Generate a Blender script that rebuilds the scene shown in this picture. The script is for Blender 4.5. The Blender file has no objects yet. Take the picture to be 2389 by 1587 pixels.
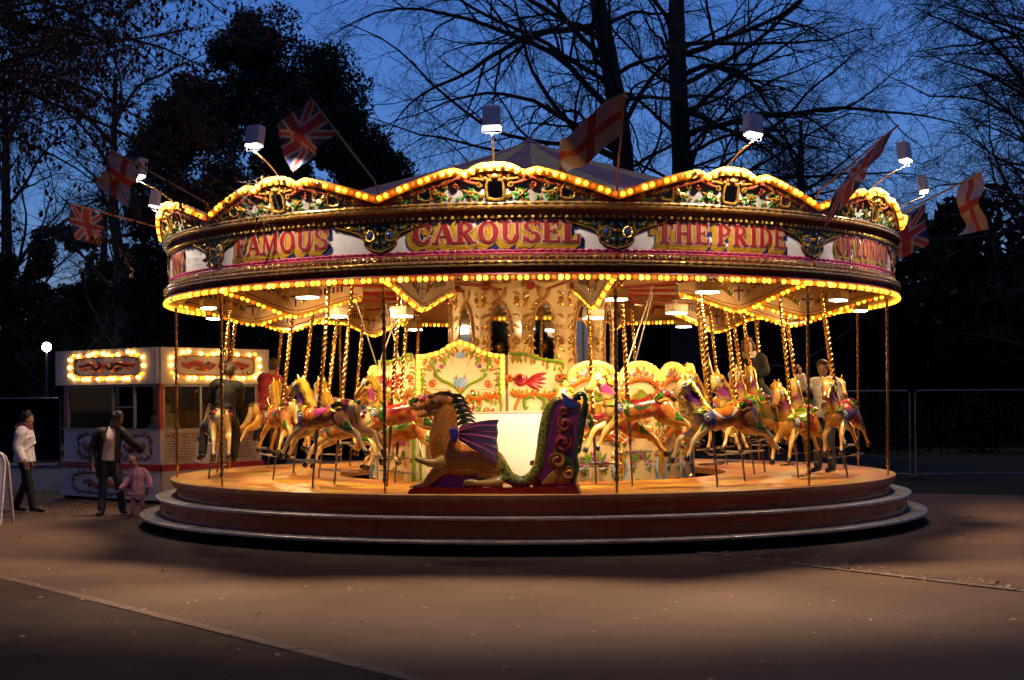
import bpy, bmesh, math, random
import numpy as np
from mathutils import Vector, Matrix, Euler
pi = math.pi
R = math.radians
random.seed(7)
scene = bpy.context.scene
col = scene.collection

# ------------------------------------------------------------------ camera
cam_d = bpy.data.cameras.new('camera')
cam = bpy.data.objects.new('camera', cam_d)
col.objects.link(cam)
CAMZ = 1.85
cam.location = (0, 0, CAMZ)
cam.rotation_euler = (Matrix.Rotation(R(90), 3, 'X') @ Matrix.Rotation(R(-0.40), 3, 'Z')).to_euler()
cam_d.lens = 50.9
cam_d.sensor_width = 36
cam_d.shift_y = 0.058
cam_d.clip_end = 2000
scene.camera = cam

# ------------------------------------------------------------------ world: dusk sky
world = bpy.data.worlds.new('World')
scene.world = world
world.use_nodes = True
wn, wl = world.node_tree.nodes, world.node_tree.links
wn.clear()
wo = wn.new('ShaderNodeOutputWorld')
wb = wn.new('ShaderNodeBackground')
sky = wn.new('ShaderNodeTexSky')
sky.sky_type = 'NISHITA'
sky.sun_disc = False
sky.sun_elevation = R(4.0)
sky.sun_rotation = R(188)
sky.air_density = 1.0
sky.dust_density = 0.3
sky.ozone_density = 4.5
wtint = wn.new('ShaderNodeMix'); wtint.data_type = 'RGBA'; wtint.blend_type = 'MULTIPLY'
wtint.inputs[0].default_value = 1.0
wtint.inputs[7].default_value = (1.62, 1.21, 1.70, 1)
wl.new(sky.outputs[0], wtint.inputs[6])
wl.new(wtint.outputs[2], wb.inputs[0])
wb.inputs[1].default_value = 0.12
wl.new(wb.outputs[0], wo.inputs[0])

# the light that throws the canopy's shadow forward over the ground
sun_d = bpy.data.lights.new('sun', 'SUN')
sun_d.energy = 0.5
sun_d.angle = R(6)
sun_d.color = (1.0, 0.74, 0.52)
sun = bpy.data.objects.new('sun', sun_d)
col.objects.link(sun)
sun.rotation_euler = Vector((0.02, -0.70, -1.0)).to_track_quat('-Z', 'Y').to_euler()

scene.view_settings.view_transform = 'Standard'
scene.view_settings.look = 'None'
scene.view_settings.exposure = 0.0
scene.view_settings.gamma = 1.0
scene.view_settings.use_curve_mapping = False
scene.render.engine = 'CYCLES'
scene.cycles.use_denoising = True
scene.cycles.denoiser = 'OPENIMAGEDENOISE'
scene.cycles.use_light_tree = True
scene.cycles.max_bounces = 6
scene.cycles.diffuse_bounces = 3
scene.cycles.glossy_bounces = 4
scene.cycles.transmission_bounces = 4
scene.cycles.sample_clamp_indirect = 4.0
scene.cycles.sample_clamp_direct = 0.0
scene.cycles.caustics_reflective = False
scene.cycles.caustics_refractive = False

CX, CY = 0.31, 23.0

# ------------------------------------------------------------------ materials
MATS = {}
def mat(name, c, rough=0.5, metal=0.0, c2=None, scale=12.0, bump=0.0, bscale=60.0, emit=None, es=0.0, coat=0.0, spec=0.5, contrast=0.5):
    if name in MATS: return MATS[name]
    m = bpy.data.materials.new(name); m.use_nodes = True
    nt = m.node_tree; b = nt.nodes['Principled BSDF']
    b.inputs['Base Color'].default_value = (*c, 1)
    b.inputs['Roughness'].default_value = rough
    b.inputs['Metallic'].default_value = metal
    b.inputs['Specular IOR Level'].default_value = spec
    if coat: b.inputs['Coat Weight'].default_value = coat; b.inputs['Coat Roughness'].default_value = 0.08
    tc = nt.nodes.new('ShaderNodeTexCoord')
    if c2 is None and emit is None: c2 = tuple(x * 0.72 for x in c)
    if c2 is not None:
        n = nt.nodes.new('ShaderNodeTexNoise'); n.inputs['Scale'].default_value = scale; n.inputs['Detail'].default_value = 5
        n.inputs['Roughness'].default_value = 0.62
        nt.links.new(tc.outputs['Object'], n.inputs['Vector'])
        rp = nt.nodes.new('ShaderNodeValToRGB')
        rp.color_ramp.elements[0].position = 0.5 - contrast * 0.36; rp.color_ramp.elements[0].color = (*c2, 1)
        rp.color_ramp.elements[1].position = 0.5 + contrast * 0.28; rp.color_ramp.elements[1].color = (*c, 1)
        nt.links.new(n.outputs[0], rp.inputs[0]); nt.links.new(rp.outputs[0], b.inputs['Base Color'])
        mr = nt.nodes.new('ShaderNodeMapRange'); mr.inputs[3].default_value = min(1, rough * 1.3); mr.inputs[4].default_value = rough * 0.8
        nt.links.new(n.outputs[0], mr.inputs[0]); nt.links.new(mr.outputs[0], b.inputs['Roughness'])
    if bump:
        n2 = nt.nodes.new('ShaderNodeTexNoise'); n2.inputs['Scale'].default_value = bscale; n2.inputs['Detail'].default_value = 4
        nt.links.new(tc.outputs['Object'], n2.inputs['Vector'])
        bp = nt.nodes.new('ShaderNodeBump'); bp.inputs['Strength'].default_value = bump; bp.inputs['Distance'].default_value = 0.02
        nt.links.new(n2.outputs[0], bp.inputs['Height']); nt.links.new(bp.outputs[0], b.inputs['Normal'])
    if emit is not None:
        b.inputs['Emission Color'].default_value = (*emit, 1); b.inputs['Emission Strength'].default_value = es
    MATS[name] = m
    return m

BULB = mat('lit yellow bulb', (0.9, 0.6, 0.2), 0.2, emit=(1.0, 0.43, 0.024), es=3.6)
BULBW = mat('lit pale bulb', (0.9, 0.7, 0.4), 0.2, emit=(1.0, 0.50, 0.05), es=6.0)
BULBO = mat('lit orange bulb', (0.9, 0.3, 0.05), 0.2, emit=(1.0, 0.17, 0.006), es=1.1)
BULBK = mat('lit booth bulb', (0.9, 0.7, 0.4), 0.2, emit=(1.0, 0.54, 0.10), es=12.0)
BULBD = mat('dead bulb glass', (0.30, 0.16, 0.05), 0.15, c2=(0.2, 0.1, 0.03), scale=20, coat=0.5)
LAMPW = mat('lit white lamp glass', (0.9, 0.9, 0.9), 0.2, emit=(1.0, 0.93, 0.95), es=14.0)
LAMPWARM = mat('lit warm lamp glass', (0.9, 0.9, 0.8), 0.2, emit=(1.0, 0.88, 0.62), es=10.0)
GOLD = mat('gold paint', (0.80, 0.46, 0.07), 0.22, 0.75, (0.42, 0.18, 0.03), 9, 0.25, 70, coat=0.3)
GOLDB = mat('bright gold leaf', (0.90, 0.60, 0.10), 0.2, 0.55, (0.7, 0.36, 0.04), 14, 0.15, 60, coat=0.3)
BRASS = mat('twisted brass', (0.72, 0.45, 0.14), 0.2, 1.0, (0.50, 0.28, 0.07), 10)
OLDBRASS = mat('dark twisted brass', (0.40, 0.22, 0.08), 0.28, 1.0, (0.24, 0.12, 0.04), 10)
SILVER = mat('silver bead', (0.80, 0.78, 0.76), 0.18, 0.9, (0.6, 0.58, 0.56), 20)
WHITE = mat('white sign paint', (0.78, 0.72, 0.66), 0.35, c2=(0.66, 0.59, 0.53), scale=3, coat=0.2)
CREAM = mat('cream gloss paint', (0.80, 0.66, 0.42), 0.3, c2=(0.72, 0.56, 0.32), scale=2.5, coat=0.3)
IVORY = mat('ivory board', (0.72, 0.54, 0.30), 0.4, c2=(0.60, 0.42, 0.20), scale=3)
DKRED = mat('dark red cove', (0.22, 0.026, 0.018), 0.28, c2=(0.13, 0.014, 0.012), scale=7, coat=0.3)
CRIM = mat('crimson paint', (0.38, 0.018, 0.025), 0.25, c2=(0.26, 0.01, 0.015), scale=8, coat=0.4)
REDF = mat('letter red', (0.26, 0.014, 0.010), 0.4, c2=(0.18, 0.010, 0.008), scale=6)
PINK = mat('pink paint', (0.48, 0.06, 0.12), 0.35, c2=(0.38, 0.04, 0.09), scale=6)
MAGENTA = mat('magenta paint', (0.45, 0.06, 0.30), 0.25, c2=(0.34, 0.04, 0.22), scale=7, coat=0.4)
PURPLE = mat('purple paint', (0.17, 0.04, 0.26), 0.25, c2=(0.11, 0.03, 0.18), scale=7, coat=0.4)
BLUE = mat('blue paint', (0.03, 0.10, 0.42), 0.25, c2=(0.02, 0.06, 0.28), scale=7, coat=0.4)
NAVY = mat('letter shadow blue', (0.008, 0.02, 0.10), 0.4, c2=(0.008, 0.02, 0.09), scale=9)
SKYB = mat('sky blue paint', (0.20, 0.36, 0.70), 0.3, c2=(0.35, 0.48, 0.72), scale=9, coat=0.3)
GREEN = mat('green paint', (0.05, 0.20, 0.025), 0.25, c2=(0.025, 0.10, 0.015), scale=8, coat=0.4)
LIME = mat('leaf green paint', (0.22, 0.34, 0.03), 0.25, c2=(0.10, 0.20, 0.02), scale=10, coat=0.4)
TEAL = mat('teal paint', (0.02, 0.17, 0.12), 0.25, c2=(0.015, 0.11, 0.08), scale=8, coat=0.4)
ORANGE = mat('orange paint', (0.62, 0.17, 0.02), 0.25, c2=(0.48, 0.11, 0.015), scale=8, coat=0.4)
LETGOLD = mat('letter gold', (0.46, 0.24, 0.012), 0.35, c2=(0.34, 0.15, 0.01), scale=8)
LETPALE = mat('letter outline', (0.46, 0.28, 0.22), 0.4, c2=(0.36, 0.2, 0.16), scale=8)
MIRROR = mat('mirror glass', (0.62, 0.64, 0.68), 0.03, 1.0, c2=(0.55, 0.57, 0.62), scale=4)
JEWEL = mat('blue mirror jewel', (0.16, 0.28, 0.60), 0.08, 0.8, c2=(0.05, 0.10, 0.3), scale=60)
CHROME = mat('worn aluminium edge', (0.82, 0.78, 0.74), 0.28, 0.75, (0.55, 0.50, 0.46), 6, 0.1, 40)
TREAD = mat('worn step plate', (0.32, 0.27, 0.20), 0.55, 0.2, (0.12, 0.095, 0.07), 5, 0.35, 90)
STEEL = mat('grey steel', (0.36, 0.35, 0.36), 0.4, 0.7, (0.24, 0.23, 0.24), 9)
RODM = mat('brown steel rod', (0.20, 0.13, 0.09), 0.35, 0.7, (0.12, 0.07, 0.05), 9)
BLACK = mat('black paint', (0.012, 0.011, 0.012), 0.35, coat=0.2)
HOOF = mat('black hoof', (0.012, 0.010, 0.014), 0.25, coat=0.5)
PLINTH = mat('red plinth', (0.30, 0.012, 0.015), 0.18, c2=(0.20, 0.008, 0.01), scale=4, coat=0.6)
HOUSING = mat('lamp housing', (0.80, 0.77, 0.78), 0.45, 0.0, (0.66, 0.63, 0.65), 8)

# ------------------------------------------------------------------ mesh helper
class MB:
    def __init__(s): s.v = []; s.f = []; s.m = []
    def add(s, vs, fs, mi=0):
        o = len(s.v); s.v += [tuple(p) for p in vs]
        for f in fs: s.f.append(tuple(i + o for i in f)); s.m.append(mi)
    def box(s, c, d, mi=0, M=None):
        x, y, z = (k / 2 for k in d)
        vs = [Vector((a, b, e)) for a in (-x, x) for b in (-y, y) for e in (-z, z)]
        if M is not None: vs = [M @ p for p in vs]
        vs = [p + Vector(c) for p in vs]
        s.add(vs, [(0,1,3,2),(4,6,7,5),(0,4,5,1),(2,3,7,6),(0,2,6,4),(1,5,7,3)], mi)
    def bevbox(s, c, d, b=0.01, mi=0, M=None):
        bm = bmesh.new(); bmesh.ops.create_cube(bm, size=1.0)
        for v in bm.verts: v.co = Vector((v.co.x * d[0], v.co.y * d[1], v.co.z * d[2]))
        bmesh.ops.bevel(bm, geom=list(bm.edges), offset=b, segments=2, affect='EDGES', profile=0.6)
        bm.verts.index_update()
        vs = [(M @ v.co if M is not None else v.co) + Vector(c) for v in bm.verts]
        s.add(vs, [tuple(v.index for v in f.verts) for f in bm.faces], mi); bm.free()
    def tube(s, pts, rad, n=6, mi=0, cap=True, sq=1.0, up=None):
        pts = [Vector(p) for p in pts]
        if not hasattr(rad, '__len__'): rad = [rad] * len(pts)
        N = len(pts); rings = []; prev = None
        for i, p in enumerate(pts):
            t = (pts[min(i + 1, N - 1)] - pts[max(i - 1, 0)])
            if t.length < 1e-9: t = Vector((0, 0, 1))
            t.normalize()
            if prev is None:
                a = Vector(up) if up is not None else (Vector((0, 0, 1)) if abs(t.z) < 0.9 else Vector((1, 0, 0)))
                u = a - t * a.dot(t); u.normalize()
            else:
                u = prev - t * prev.dot(t)
                if u.length < 1e-6: u = t.orthogonal()
                u.normalize()
            prev = u; w = t.cross(u)
            r = rad[i]
            ra, rb = r if hasattr(r, '__len__') else (r, r * sq)
            rings.append([p + u * (ra * math.cos(2 * pi * k / n)) + w * (rb * math.sin(2 * pi * k / n)) for k in range(n)])
        vs = [q for rg in rings for q in rg]
        fs = [(i * n + k, i * n + (k + 1) % n, (i + 1) * n + (k + 1) % n, (i + 1) * n + k) for i in range(N - 1) for k in range(n)]
        if cap: fs += [tuple(range(n - 1, -1, -1)), tuple((N - 1) * n + k for k in range(n))]
        s.add(vs, fs, mi)
    def lathe(s, prof, n=24, a0=0.0, a1=2 * pi, mi=0, mis=None, closed=None, c=(0, 0)):
        # prof: (r, z); angle 0 points to -y, grows towards +x
        closed = abs(a1 - a0 - 2 * pi) < 1e-6 if closed is None else closed
        cols = n if closed else n + 1
        vs = []
        for k in range(cols):
            a = a0 + (a1 - a0) * k / n
            for r, z in prof: vs.append((c[0] + r * math.sin(a), c[1] - r * math.cos(a), z))
        P = len(prof); o = len(s.v); s.v += vs
        for k in range(n):
            k2 = (k + 1) % cols
            for j in range(P - 1):
                s.f.append((o + k * P + j, o + k2 * P + j, o + k2 * P + j + 1, o + k * P + j + 1)); s.m.append(mis[j] if mis else mi)
    def sphere(s, c, r, n=8, m=6, mi=0, M=None):
        rx, ry, rz = r if hasattr(r, '__len__') else (r, r, r)
        vs = [Vector((0, 0, rz))]
        for j in range(1, m):
            for k in range(n):
                a, b = pi * j / m, 2 * pi * k / n
                vs.append(Vector((rx * math.sin(a) * math.cos(b), ry * math.sin(a) * math.sin(b), rz * math.cos(a))))
        vs.append(Vector((0, 0, -rz)))
        fs = [(0, 1 + k, 1 + (k + 1) % n) for k in range(n)]
        for j in range(m - 2):
            for k in range(n):
                a = 1 + j * n + k; b = 1 + j * n + (k + 1) % n
                fs.append((a, a + n, b + n, b))
        L = len(vs) - 1; o = 1 + (m - 2) * n
        fs += [(o + (k + 1) % n, o + k, L) for k in range(n)]
        if M is not None: vs = [M @ p for p in vs]
        s.add([p + Vector(c) for p in vs], fs, mi)
    def prism(s, poly, fn, d0, d1, mi=0, mside=None):
        # poly in (u, v); fn(u, v, d) -> point; closed slab between depths
        n = len(poly)
        vs = [fn(u, v, d1) for u, v in poly] + [fn(u, v, d0) for u, v in poly]
        tess = tessel(poly)
        s.add(vs, tess, mi)
        o = len(s.v) - 2 * n
        for i in range(n):
            j = (i + 1) % n
            s.f.append((o + i, o + n + i, o + n + j, o + j)); s.m.append(mi if mside is None else mside)
        for t in tess: s.f.append(tuple(o + n + i for i in reversed(t))); s.m.append(mi if mside is None else mside)
    def mesh(s, name, mats, smooth=True):
        me = bpy.data.meshes.new(name)
        me.from_pydata(s.v, [], s.f)
        for m in mats: me.materials.append(m)
        if len(mats) > 1: me.polygons.foreach_set('material_index', s.m)
        if smooth: me.polygons.foreach_set('use_smooth', [True] * len(me.polygons))
        me.update()
        if smooth: sharp(me)
        return me
    def build(s, name, mats, parent=None, smooth=True, **kw):
        if not isinstance(mats, (list, tuple)): mats = [mats]
        return link(name, s.mesh(name, mats, smooth), parent, **kw)

def sharp(me, ang=38):
    try: me.set_sharp_from_angle(angle=R(ang))
    except Exception: pass

def tessel(poly):
    from mathutils.geometry import tessellate_polygon
    t = tessellate_polygon([[Vector((u, v, 0)) for u, v in poly]])
    out = []
    for a, b, c in t:
        A, B, C = poly[a], poly[b], poly[c]
        cr = (B[0]-A[0])*(C[1]-A[1]) - (B[1]-A[1])*(C[0]-A[0])
        out.append((a, b, c) if cr > 0 else (a, c, b))
    return out

def link(name, me, parent=None, loc=None, rot=None, scale=None):
    o = bpy.data.objects.new(name, me); col.objects.link(o)
    if parent is not None: o.parent = parent
    if loc is not None: o.location = loc
    if rot is not None: o.rotation_euler = rot
    if scale is not None: o.scale = scale if hasattr(scale, '__len__') else (scale,) * 3
    return o
def tag(o, label=None, cat=None, group=None, kind=None):
    if label: o['label'] = label
    if cat: o['category'] = cat
    if group: o['group'] = group
    if kind: o['kind'] = kind
    return o
def thing(name, label, cat, loc=(0, 0, 0), rz=0.0, group=None):
    o = bpy.data.objects.new(name, None); col.objects.link(o)
    o.empty_display_size = 0.2
    o.location = loc; o.rotation_euler = (0, 0, rz)
    return tag(o, label, cat, group)
def copy_tree(o, parent=None):
    c = o.copy(); col.objects.link(c); c.parent = parent
    for ch in o.children: copy_tree(ch, c)
    return c
def setmat(o, m):
    o.material_slots[0].link = 'OBJECT'; o.material_slots[0].material = m

def spline(pts, k=6):
    # Catmull-Rom through tuples of any length
    P = [np.array(p, float) for p in pts]; out = []
    for i in range(len(P) - 1):
        p0, p1, p2, p3 = P[max(i - 1, 0)], P[i], P[i + 1], P[min(i + 2, len(P) - 1)]
        for j in range(k):
            t = j / k
            out.append(0.5 * ((2 * p1) + (p2 - p0) * t + (2 * p0 - 5 * p1 + 4 * p2 - p3) * t * t + (3 * p1 - p0 - 3 * p2 + p3) * t ** 3))
    out.append(P[-1]); return out

def fuse(mb, voxel, smooth=4, name='fused'):
    # union of overlapping closed shapes into one continuous surface
    me = bpy.data.meshes.new(name); me.from_pydata(mb.v, [], mb.f); me.update()
    o = bpy.data.objects.new(name, me); col.objects.link(o)
    md = o.modifiers.new('r', 'REMESH'); md.mode = 'VOXEL'; md.voxel_size = voxel; md.use_smooth_shade = True
    if smooth:
        sm = o.modifiers.new('s', 'SMOOTH'); sm.iterations = smooth; sm.factor = 0.5
    dg = bpy.context.evaluated_depsgraph_get(); dg.update()
    out = bpy.data.meshes.new_from_object(o.evaluated_get(dg))
    bpy.data.objects.remove(o); bpy.data.meshes.remove(me)
    out.name = name
    out.polygons.foreach_set('use_smooth', [True] * len(out.polygons))
    return out

# ornaments on a surface fn(u, v, d) -> point
def o_curve(mb, fn, pts, rad, mi=0, n=5, d=0.0, k=5):
    sp = spline(pts, k)
    if hasattr(rad, '__len__'):
        rr = np.interp(np.linspace(0, 1, len(sp)), np.linspace(0, 1, len(rad)), rad)
    else: rr = [rad] * len(sp)
    mb.tube([fn(p[0], p[1], d + r * 0.5) for p, r in zip(sp, rr)], [float(max(r, 0.0008)) for r in rr], n, mi)
def o_scroll(mb, fn, cu, cv, r, a0=0.0, turns=1.4, sgn=1, rad=0.012, mi=0, d=0.0, tail=None):
    pts = []
    N = int(9 * turns) + 3
    for i in range(N):
        t = i / (N - 1)
        rr = r * (0.18 + 0.82 * t); a = a0 + sgn * 2 * pi * turns * (t - 1)
        pts.append((cu + rr * math.cos(a), cv + rr * math.sin(a)))
    if tail: pts += tail
    o_curve(mb, fn, pts, [rad * 1.15, rad, rad, rad * 0.75, rad * 0.25], mi, d=d, k=2)
def o_leaf(mb, fn, u, v, L, ang, w, mi=0, d=0.0, curl=0.3, th=0.4):
    pts = []; rr = []
    for i in range(6):
        t = i / 5
        a = ang + curl * t
        pts.append((u + L * t * math.cos(a), v + L * t * math.sin(a)))
        rr.append((max(0.0015, w * math.sin(pi * min(0.97, t * 0.9 + 0.08))), max(0.0012, w * th * math.sin(pi * min(0.97, t * 0.9 + 0.08)))))
    p3 = [fn(a, b, d) for a, b in pts]
    nrm = Vector(fn(u, v, d + 1)) - Vector(fn(u, v, d))
    tng = Vector(p3[1]) - Vector(p3[0])
    side = nrm.cross(tng)
    mb.tube(p3, rr, 6, mi, up=side)
def o_fan(mb, fn, u, v, L, ang, n=5, spread=1.6, w=0.012, mi=0, d=0.0):
    for i in range(n):
        a = ang + spread * ((i / (n - 1)) - 0.5) if n > 1 else ang
        o_leaf(mb, fn, u, v, L * (1 - 0.3 * abs(i / max(1, n - 1) - 0.5) * 2), a, w, mi, d + 0.002 * i, 0.2 * (1 if i > n / 2 else -1))
def o_flower(mb, fn, u, v, r, mi_p=0, mi_c=1, n=6, d=0.0):
    for i in range(n):
        a = 2 * pi * i / n
        mb.sphere(fn(u + r * 0.6 * math.cos(a), v + r * 0.6 * math.sin(a), d + r * 0.2), r * 0.42, 6, 4, mi_p)
    mb.sphere(fn(u, v, d + r * 0.35), r * 0.34, 6, 4, mi_c)
# ================================================================== ground and setting
def ground_mat(name, c1, c2, c3, s1, s2, rough=0.85, bump=0.4):
    m = bpy.data.materials.new(name); m.use_nodes = True; nt = m.node_tree; b = nt.nodes['Principled BSDF']
    g = nt.nodes.new('ShaderNodeNewGeometry')
    n1 = nt.nodes.new('ShaderNodeTexNoise'); n1.inputs['Scale'].default_value = s1; n1.inputs['Detail'].default_value = 6; n1.inputs['Roughness'].default_value = 0.65
    n2 = nt.nodes.new('ShaderNodeTexNoise'); n2.inputs['Scale'].default_value = s2; n2.inputs['Detail'].default_value = 5
    n3 = nt.nodes.new('ShaderNodeTexNoise'); n3.inputs['Scale'].default_value = 75; n3.inputs['Detail'].default_value = 3
    for n in (n1, n2, n3): nt.links.new(g.outputs['Position'], n.inputs['Vector'])
    r1 = nt.nodes.new('ShaderNodeValToRGB'); r1.color_ramp.elements[0].color = (*c1, 1); r1.color_ramp.elements[1].color = (*c2, 1)
    r1.color_ramp.elements[0].position = 0.38; r1.color_ramp.elements[1].position = 0.64
    nt.links.new(n1.outputs[0], r1.inputs[0])
    r2 = nt.nodes.new('ShaderNodeValToRGB'); r2.color_ramp.elements[0].position = 0.60; r2.color_ramp.elements[1].position = 0.74
    r2.color_ramp.elements[0].color = (0, 0, 0, 1); r2.color_ramp.elements[1].color = (0.55, 0.55, 0.55, 1)
    nt.links.new(n2.outputs[0], r2.inputs[0])
    mx = nt.nodes.new('ShaderNodeMix'); mx.data_type = 'RGBA'; mx.inputs[7].default_value = (*c3, 1)
    nt.links.new(r2.outputs[0], mx.inputs[0]); nt.links.new(r1.outputs[0], mx.inputs[6])
    m3 = nt.nodes.new('ShaderNodeMix'); m3.data_type = 'RGBA'; m3.blend_type = 'OVERLAY'; m3.inputs[0].default_value = 0.8
    nt.links.new(mx.outputs[2], m3.inputs[6]); nt.links.new(n3.outputs[0], m3.inputs[7])
    vo = nt.nodes.new('ShaderNodeTexVoronoi'); vo.inputs['Scale'].default_value = 34     # pale and dark grit
    nt.links.new(g.outputs['Position'], vo.inputs['Vector'])
    vr = nt.nodes.new('ShaderNodeValToRGB'); e = vr.color_ramp.elements; e[0].position = 0.05; e[0].color = (1, 1, 1, 1); e[1].position = 0.13; e[1].color = (0, 0, 0, 1)
    nt.links.new(vo.outputs['Distance'], vr.inputs[0])
    vc = nt.nodes.new('ShaderNodeMix'); vc.data_type = 'RGBA'; vc.blend_type = 'MULTIPLY'; vc.inputs[0].default_value = 1.0; vc.inputs[7].default_value = (*[c * 4.2 for c in c2], 1)
    nt.links.new(vo.outputs['Color'], vc.inputs[6])
    m4 = nt.nodes.new('ShaderNodeMix'); m4.data_type = 'RGBA'
    nt.links.new(vr.outputs[0], m4.inputs[0]); nt.links.new(m3.outputs[2], m4.inputs[6]); nt.links.new(vc.outputs[2], m4.inputs[7])
    nt.links.new(m4.outputs[2], b.inputs['Base Color'])
    b.inputs['Roughness'].default_value = rough
    b.inputs['Specular IOR Level'].default_value = 0.25
    bp = nt.nodes.new('ShaderNodeBump'); bp.inputs['Strength'].default_value = bump; bp.inputs['Distance'].default_value = 0.02
    nt.links.new(n3.outputs[0], bp.inputs['Height']); nt.links.new(bp.outputs[0], b.inputs['Normal'])
    return m
ASPH = ground_mat('brown gravelled asphalt', (0.076, 0.047, 0.029), (0.108, 0.068, 0.042), (0.044, 0.027, 0.017), 0.55, 3.5)
EARTH = ground_mat('dark trodden earth', (0.030, 0.018, 0.012), (0.055, 0.034, 0.021), (0.018, 0.011, 0.008), 1.6, 6.0, 0.95, 1.0)
LAWN = ground_mat('night lawn', (0.005, 0.009, 0.003), (0.009, 0.014, 0.005), (0.008, 0.007, 0.004), 0.8, 5.0, 0.95, 1.0)
PATHM = ground_mat('grey park path', (0.080, 0.084, 0.096), (0.115, 0.118, 0.130), (0.06, 0.06, 0.07), 0.6, 4.0)

def sheet(name, poly, z, m, kind='structure'):
    mb = MB(); n = len(poly)
    mb.add([(x, y, z) for x, y in poly], tessel(poly))
    return tag(mb.build(name, m, smooth=False), kind=kind)
sheet('ground', [(-300, -20), (300, -20), (300, 500), (-300, 500)], 0.0, ASPH)
edge = [(5.5, 29.2), (8.0, 27.6), (10.0, 26.8), (12.5, 26.3), (16, 26.0), (60, 25.2)]
sheet('lawn', [(5.0, 36)] + edge + [(60, 400), (-2, 400), (2.5, 60)], 0.006, LAWN)
sheet('park_path', [(-60, 29.5), (-9.4, 30.2), (-4.6, 31.5), (-3.5, 44), (-60, 44)], 0.005, PATHM)
sheet('earth_verge', [(-30, 45), (-5.62, 15.55), (-0.55, 9.42), (6, 1.5), (6, -15), (-60, -15)][1:], 0.004, EARTH)
# flush kerb between earth and asphalt
KERB = mat('pinkish kerb stone', (0.105, 0.064, 0.046), 0.8, c2=(0.07, 0.042, 0.03), scale=5, bump=0.3)
kroot = tag(bpy.data.objects.new('kerb_line', None), 'pinkish flush kerb stones running diagonally across the foreground ground', 'kerb'); col.objects.link(kroot)
ka, kb = Vector((-8.6, 19.2, 0)), Vector((2.2, 6.1, 0))
kd = (kb - ka).normalized(); kn = int((kb - ka).length / 0.915)
kme = MB(); kme.bevbox((0, 0, -0.04), (0.905, 0.125, 0.10), 0.006); kme = kme.mesh('kerb_stone', [KERB])
kroot.location = ka
for i in range(kn):
    link('kerb_stone', kme, kroot, kd * (0.46 + i * 0.915) + Vector((0, 0, random.uniform(-0.001, 0.003))), (0, 0, math.atan2(kd.y, kd.x) + random.uniform(-0.004, 0.004)))
# drainage channel on the right
dr = tag(bpy.data.objects.new('drain_channel', None), 'dark slot drain with concrete edging crossing the ground at right', 'drain'); col.objects.link(dr)
da, db = Vector((0.2, 20.3, 0)), Vector((9.0, 8.1, 0))
dr.location = da; dr.rotation_euler = (0, 0, math.atan2((db - da).y, (db - da).x))
CONC = mat('concrete edging', (0.12, 0.09, 0.07), 0.85, c2=(0.08, 0.058, 0.044), scale=7, bump=0.4)
SLOT = mat('drain slot', (0.010, 0.008, 0.006), 0.9)
dl = (db - da).length
em = MB(); em.bevbox((0, 0, -0.04), (0.985, 0.13, 0.10), 0.008); em = em.mesh('edging_stone', [CONC])
for i in range(int(dl)):
    link('edging_stone', em, dr, (0.5 + i, -0.115, 0.004 + random.uniform(-0.002, 0.002)))
mb = MB(); mb.add([(0, -0.048, 0.007), (dl, -0.048, 0.007), (dl, 0.035, 0.007), (0, 0.035, 0.007)], [(0, 1, 2, 3)])
mb.build('slot', SLOT, dr, smooth=False)
# fallen leaves and grit
lv = MB(); rl = random.Random(3)
LEAFM = mat('fallen leaf', (0.52, 0.34, 0.16), 0.8, c2=(0.08, 0.04, 0.02), scale=2.2)
def leaf_at(x, y, s, z=0.012):
    a = rl.uniform(0, 6.3); t = rl.uniform(-0.4, 0.4)
    c, sn = math.cos(a) * s, math.sin(a) * s
    h = s * rl.uniform(0.1, 0.5)
    lv.add([(x - c, y - sn, z), (x - sn * 0.5, y + c * 0.5, z + h), (x + c, y + sn, z + h * t + 0.004), (x + sn * 0.5, y - c * 0.5, z + 0.002)], [(0, 1, 2), (0, 2, 3)])
for i in range(2400):
    if i % 3 == 0: x, y = rl.uniform(-8, 8), rl.uniform(8.5, 24)
    elif i % 3 == 1:
        x, y = rl.gauss(-8.2, 1.6), rl.gauss(26.5, 1.3)
    else:
        t = rl.random(); p = da.lerp(db, t); x, y = p.x + rl.gauss(0, 0.16), p.y + rl.gauss(0, 0.16)
    leaf_at(x, y, rl.choice((rl.uniform(0.008, 0.02), rl.uniform(0.015, 0.042))))
for i in range(900):   # leaves blown against the underside
    a = rl.uniform(-0.5, 0.62); r = 5.55 + 0.1 * math.sin(a * 5) + rl.gauss(0, 0.06)
    leaf_at(CX + r * math.sin(a), CY - r * math.cos(a), rl.uniform(0.02, 0.05), 0.02 + rl.random() * 0.05)
tag(lv.build('fallen_leaves', LEAFM, smooth=False), 'brown fallen leaves and grit scattered over the ground', 'leaves', kind='stuff')
# ================================================================== carousel structure
ROOT = thing('carousel', 'large fairground carousel with bulb-edged rounding boards and painted lettering', 'carousel', (CX, CY, 0))
SEC = [R(-5 + 30 * k) for k in range(12)]
def deg(a):
    d = math.degrees(a) % 360
    return d - 360 if d > 180 else d
VIS = [a for a in SEC if abs(deg(a)) <= 116]
HALF = R(15)
RB = 5.60
def cyl(u, v, d, R0=RB):
    a = u / R0; r = R0 + d
    return Vector((r * math.sin(a), -r * math.cos(a), v))

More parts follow.
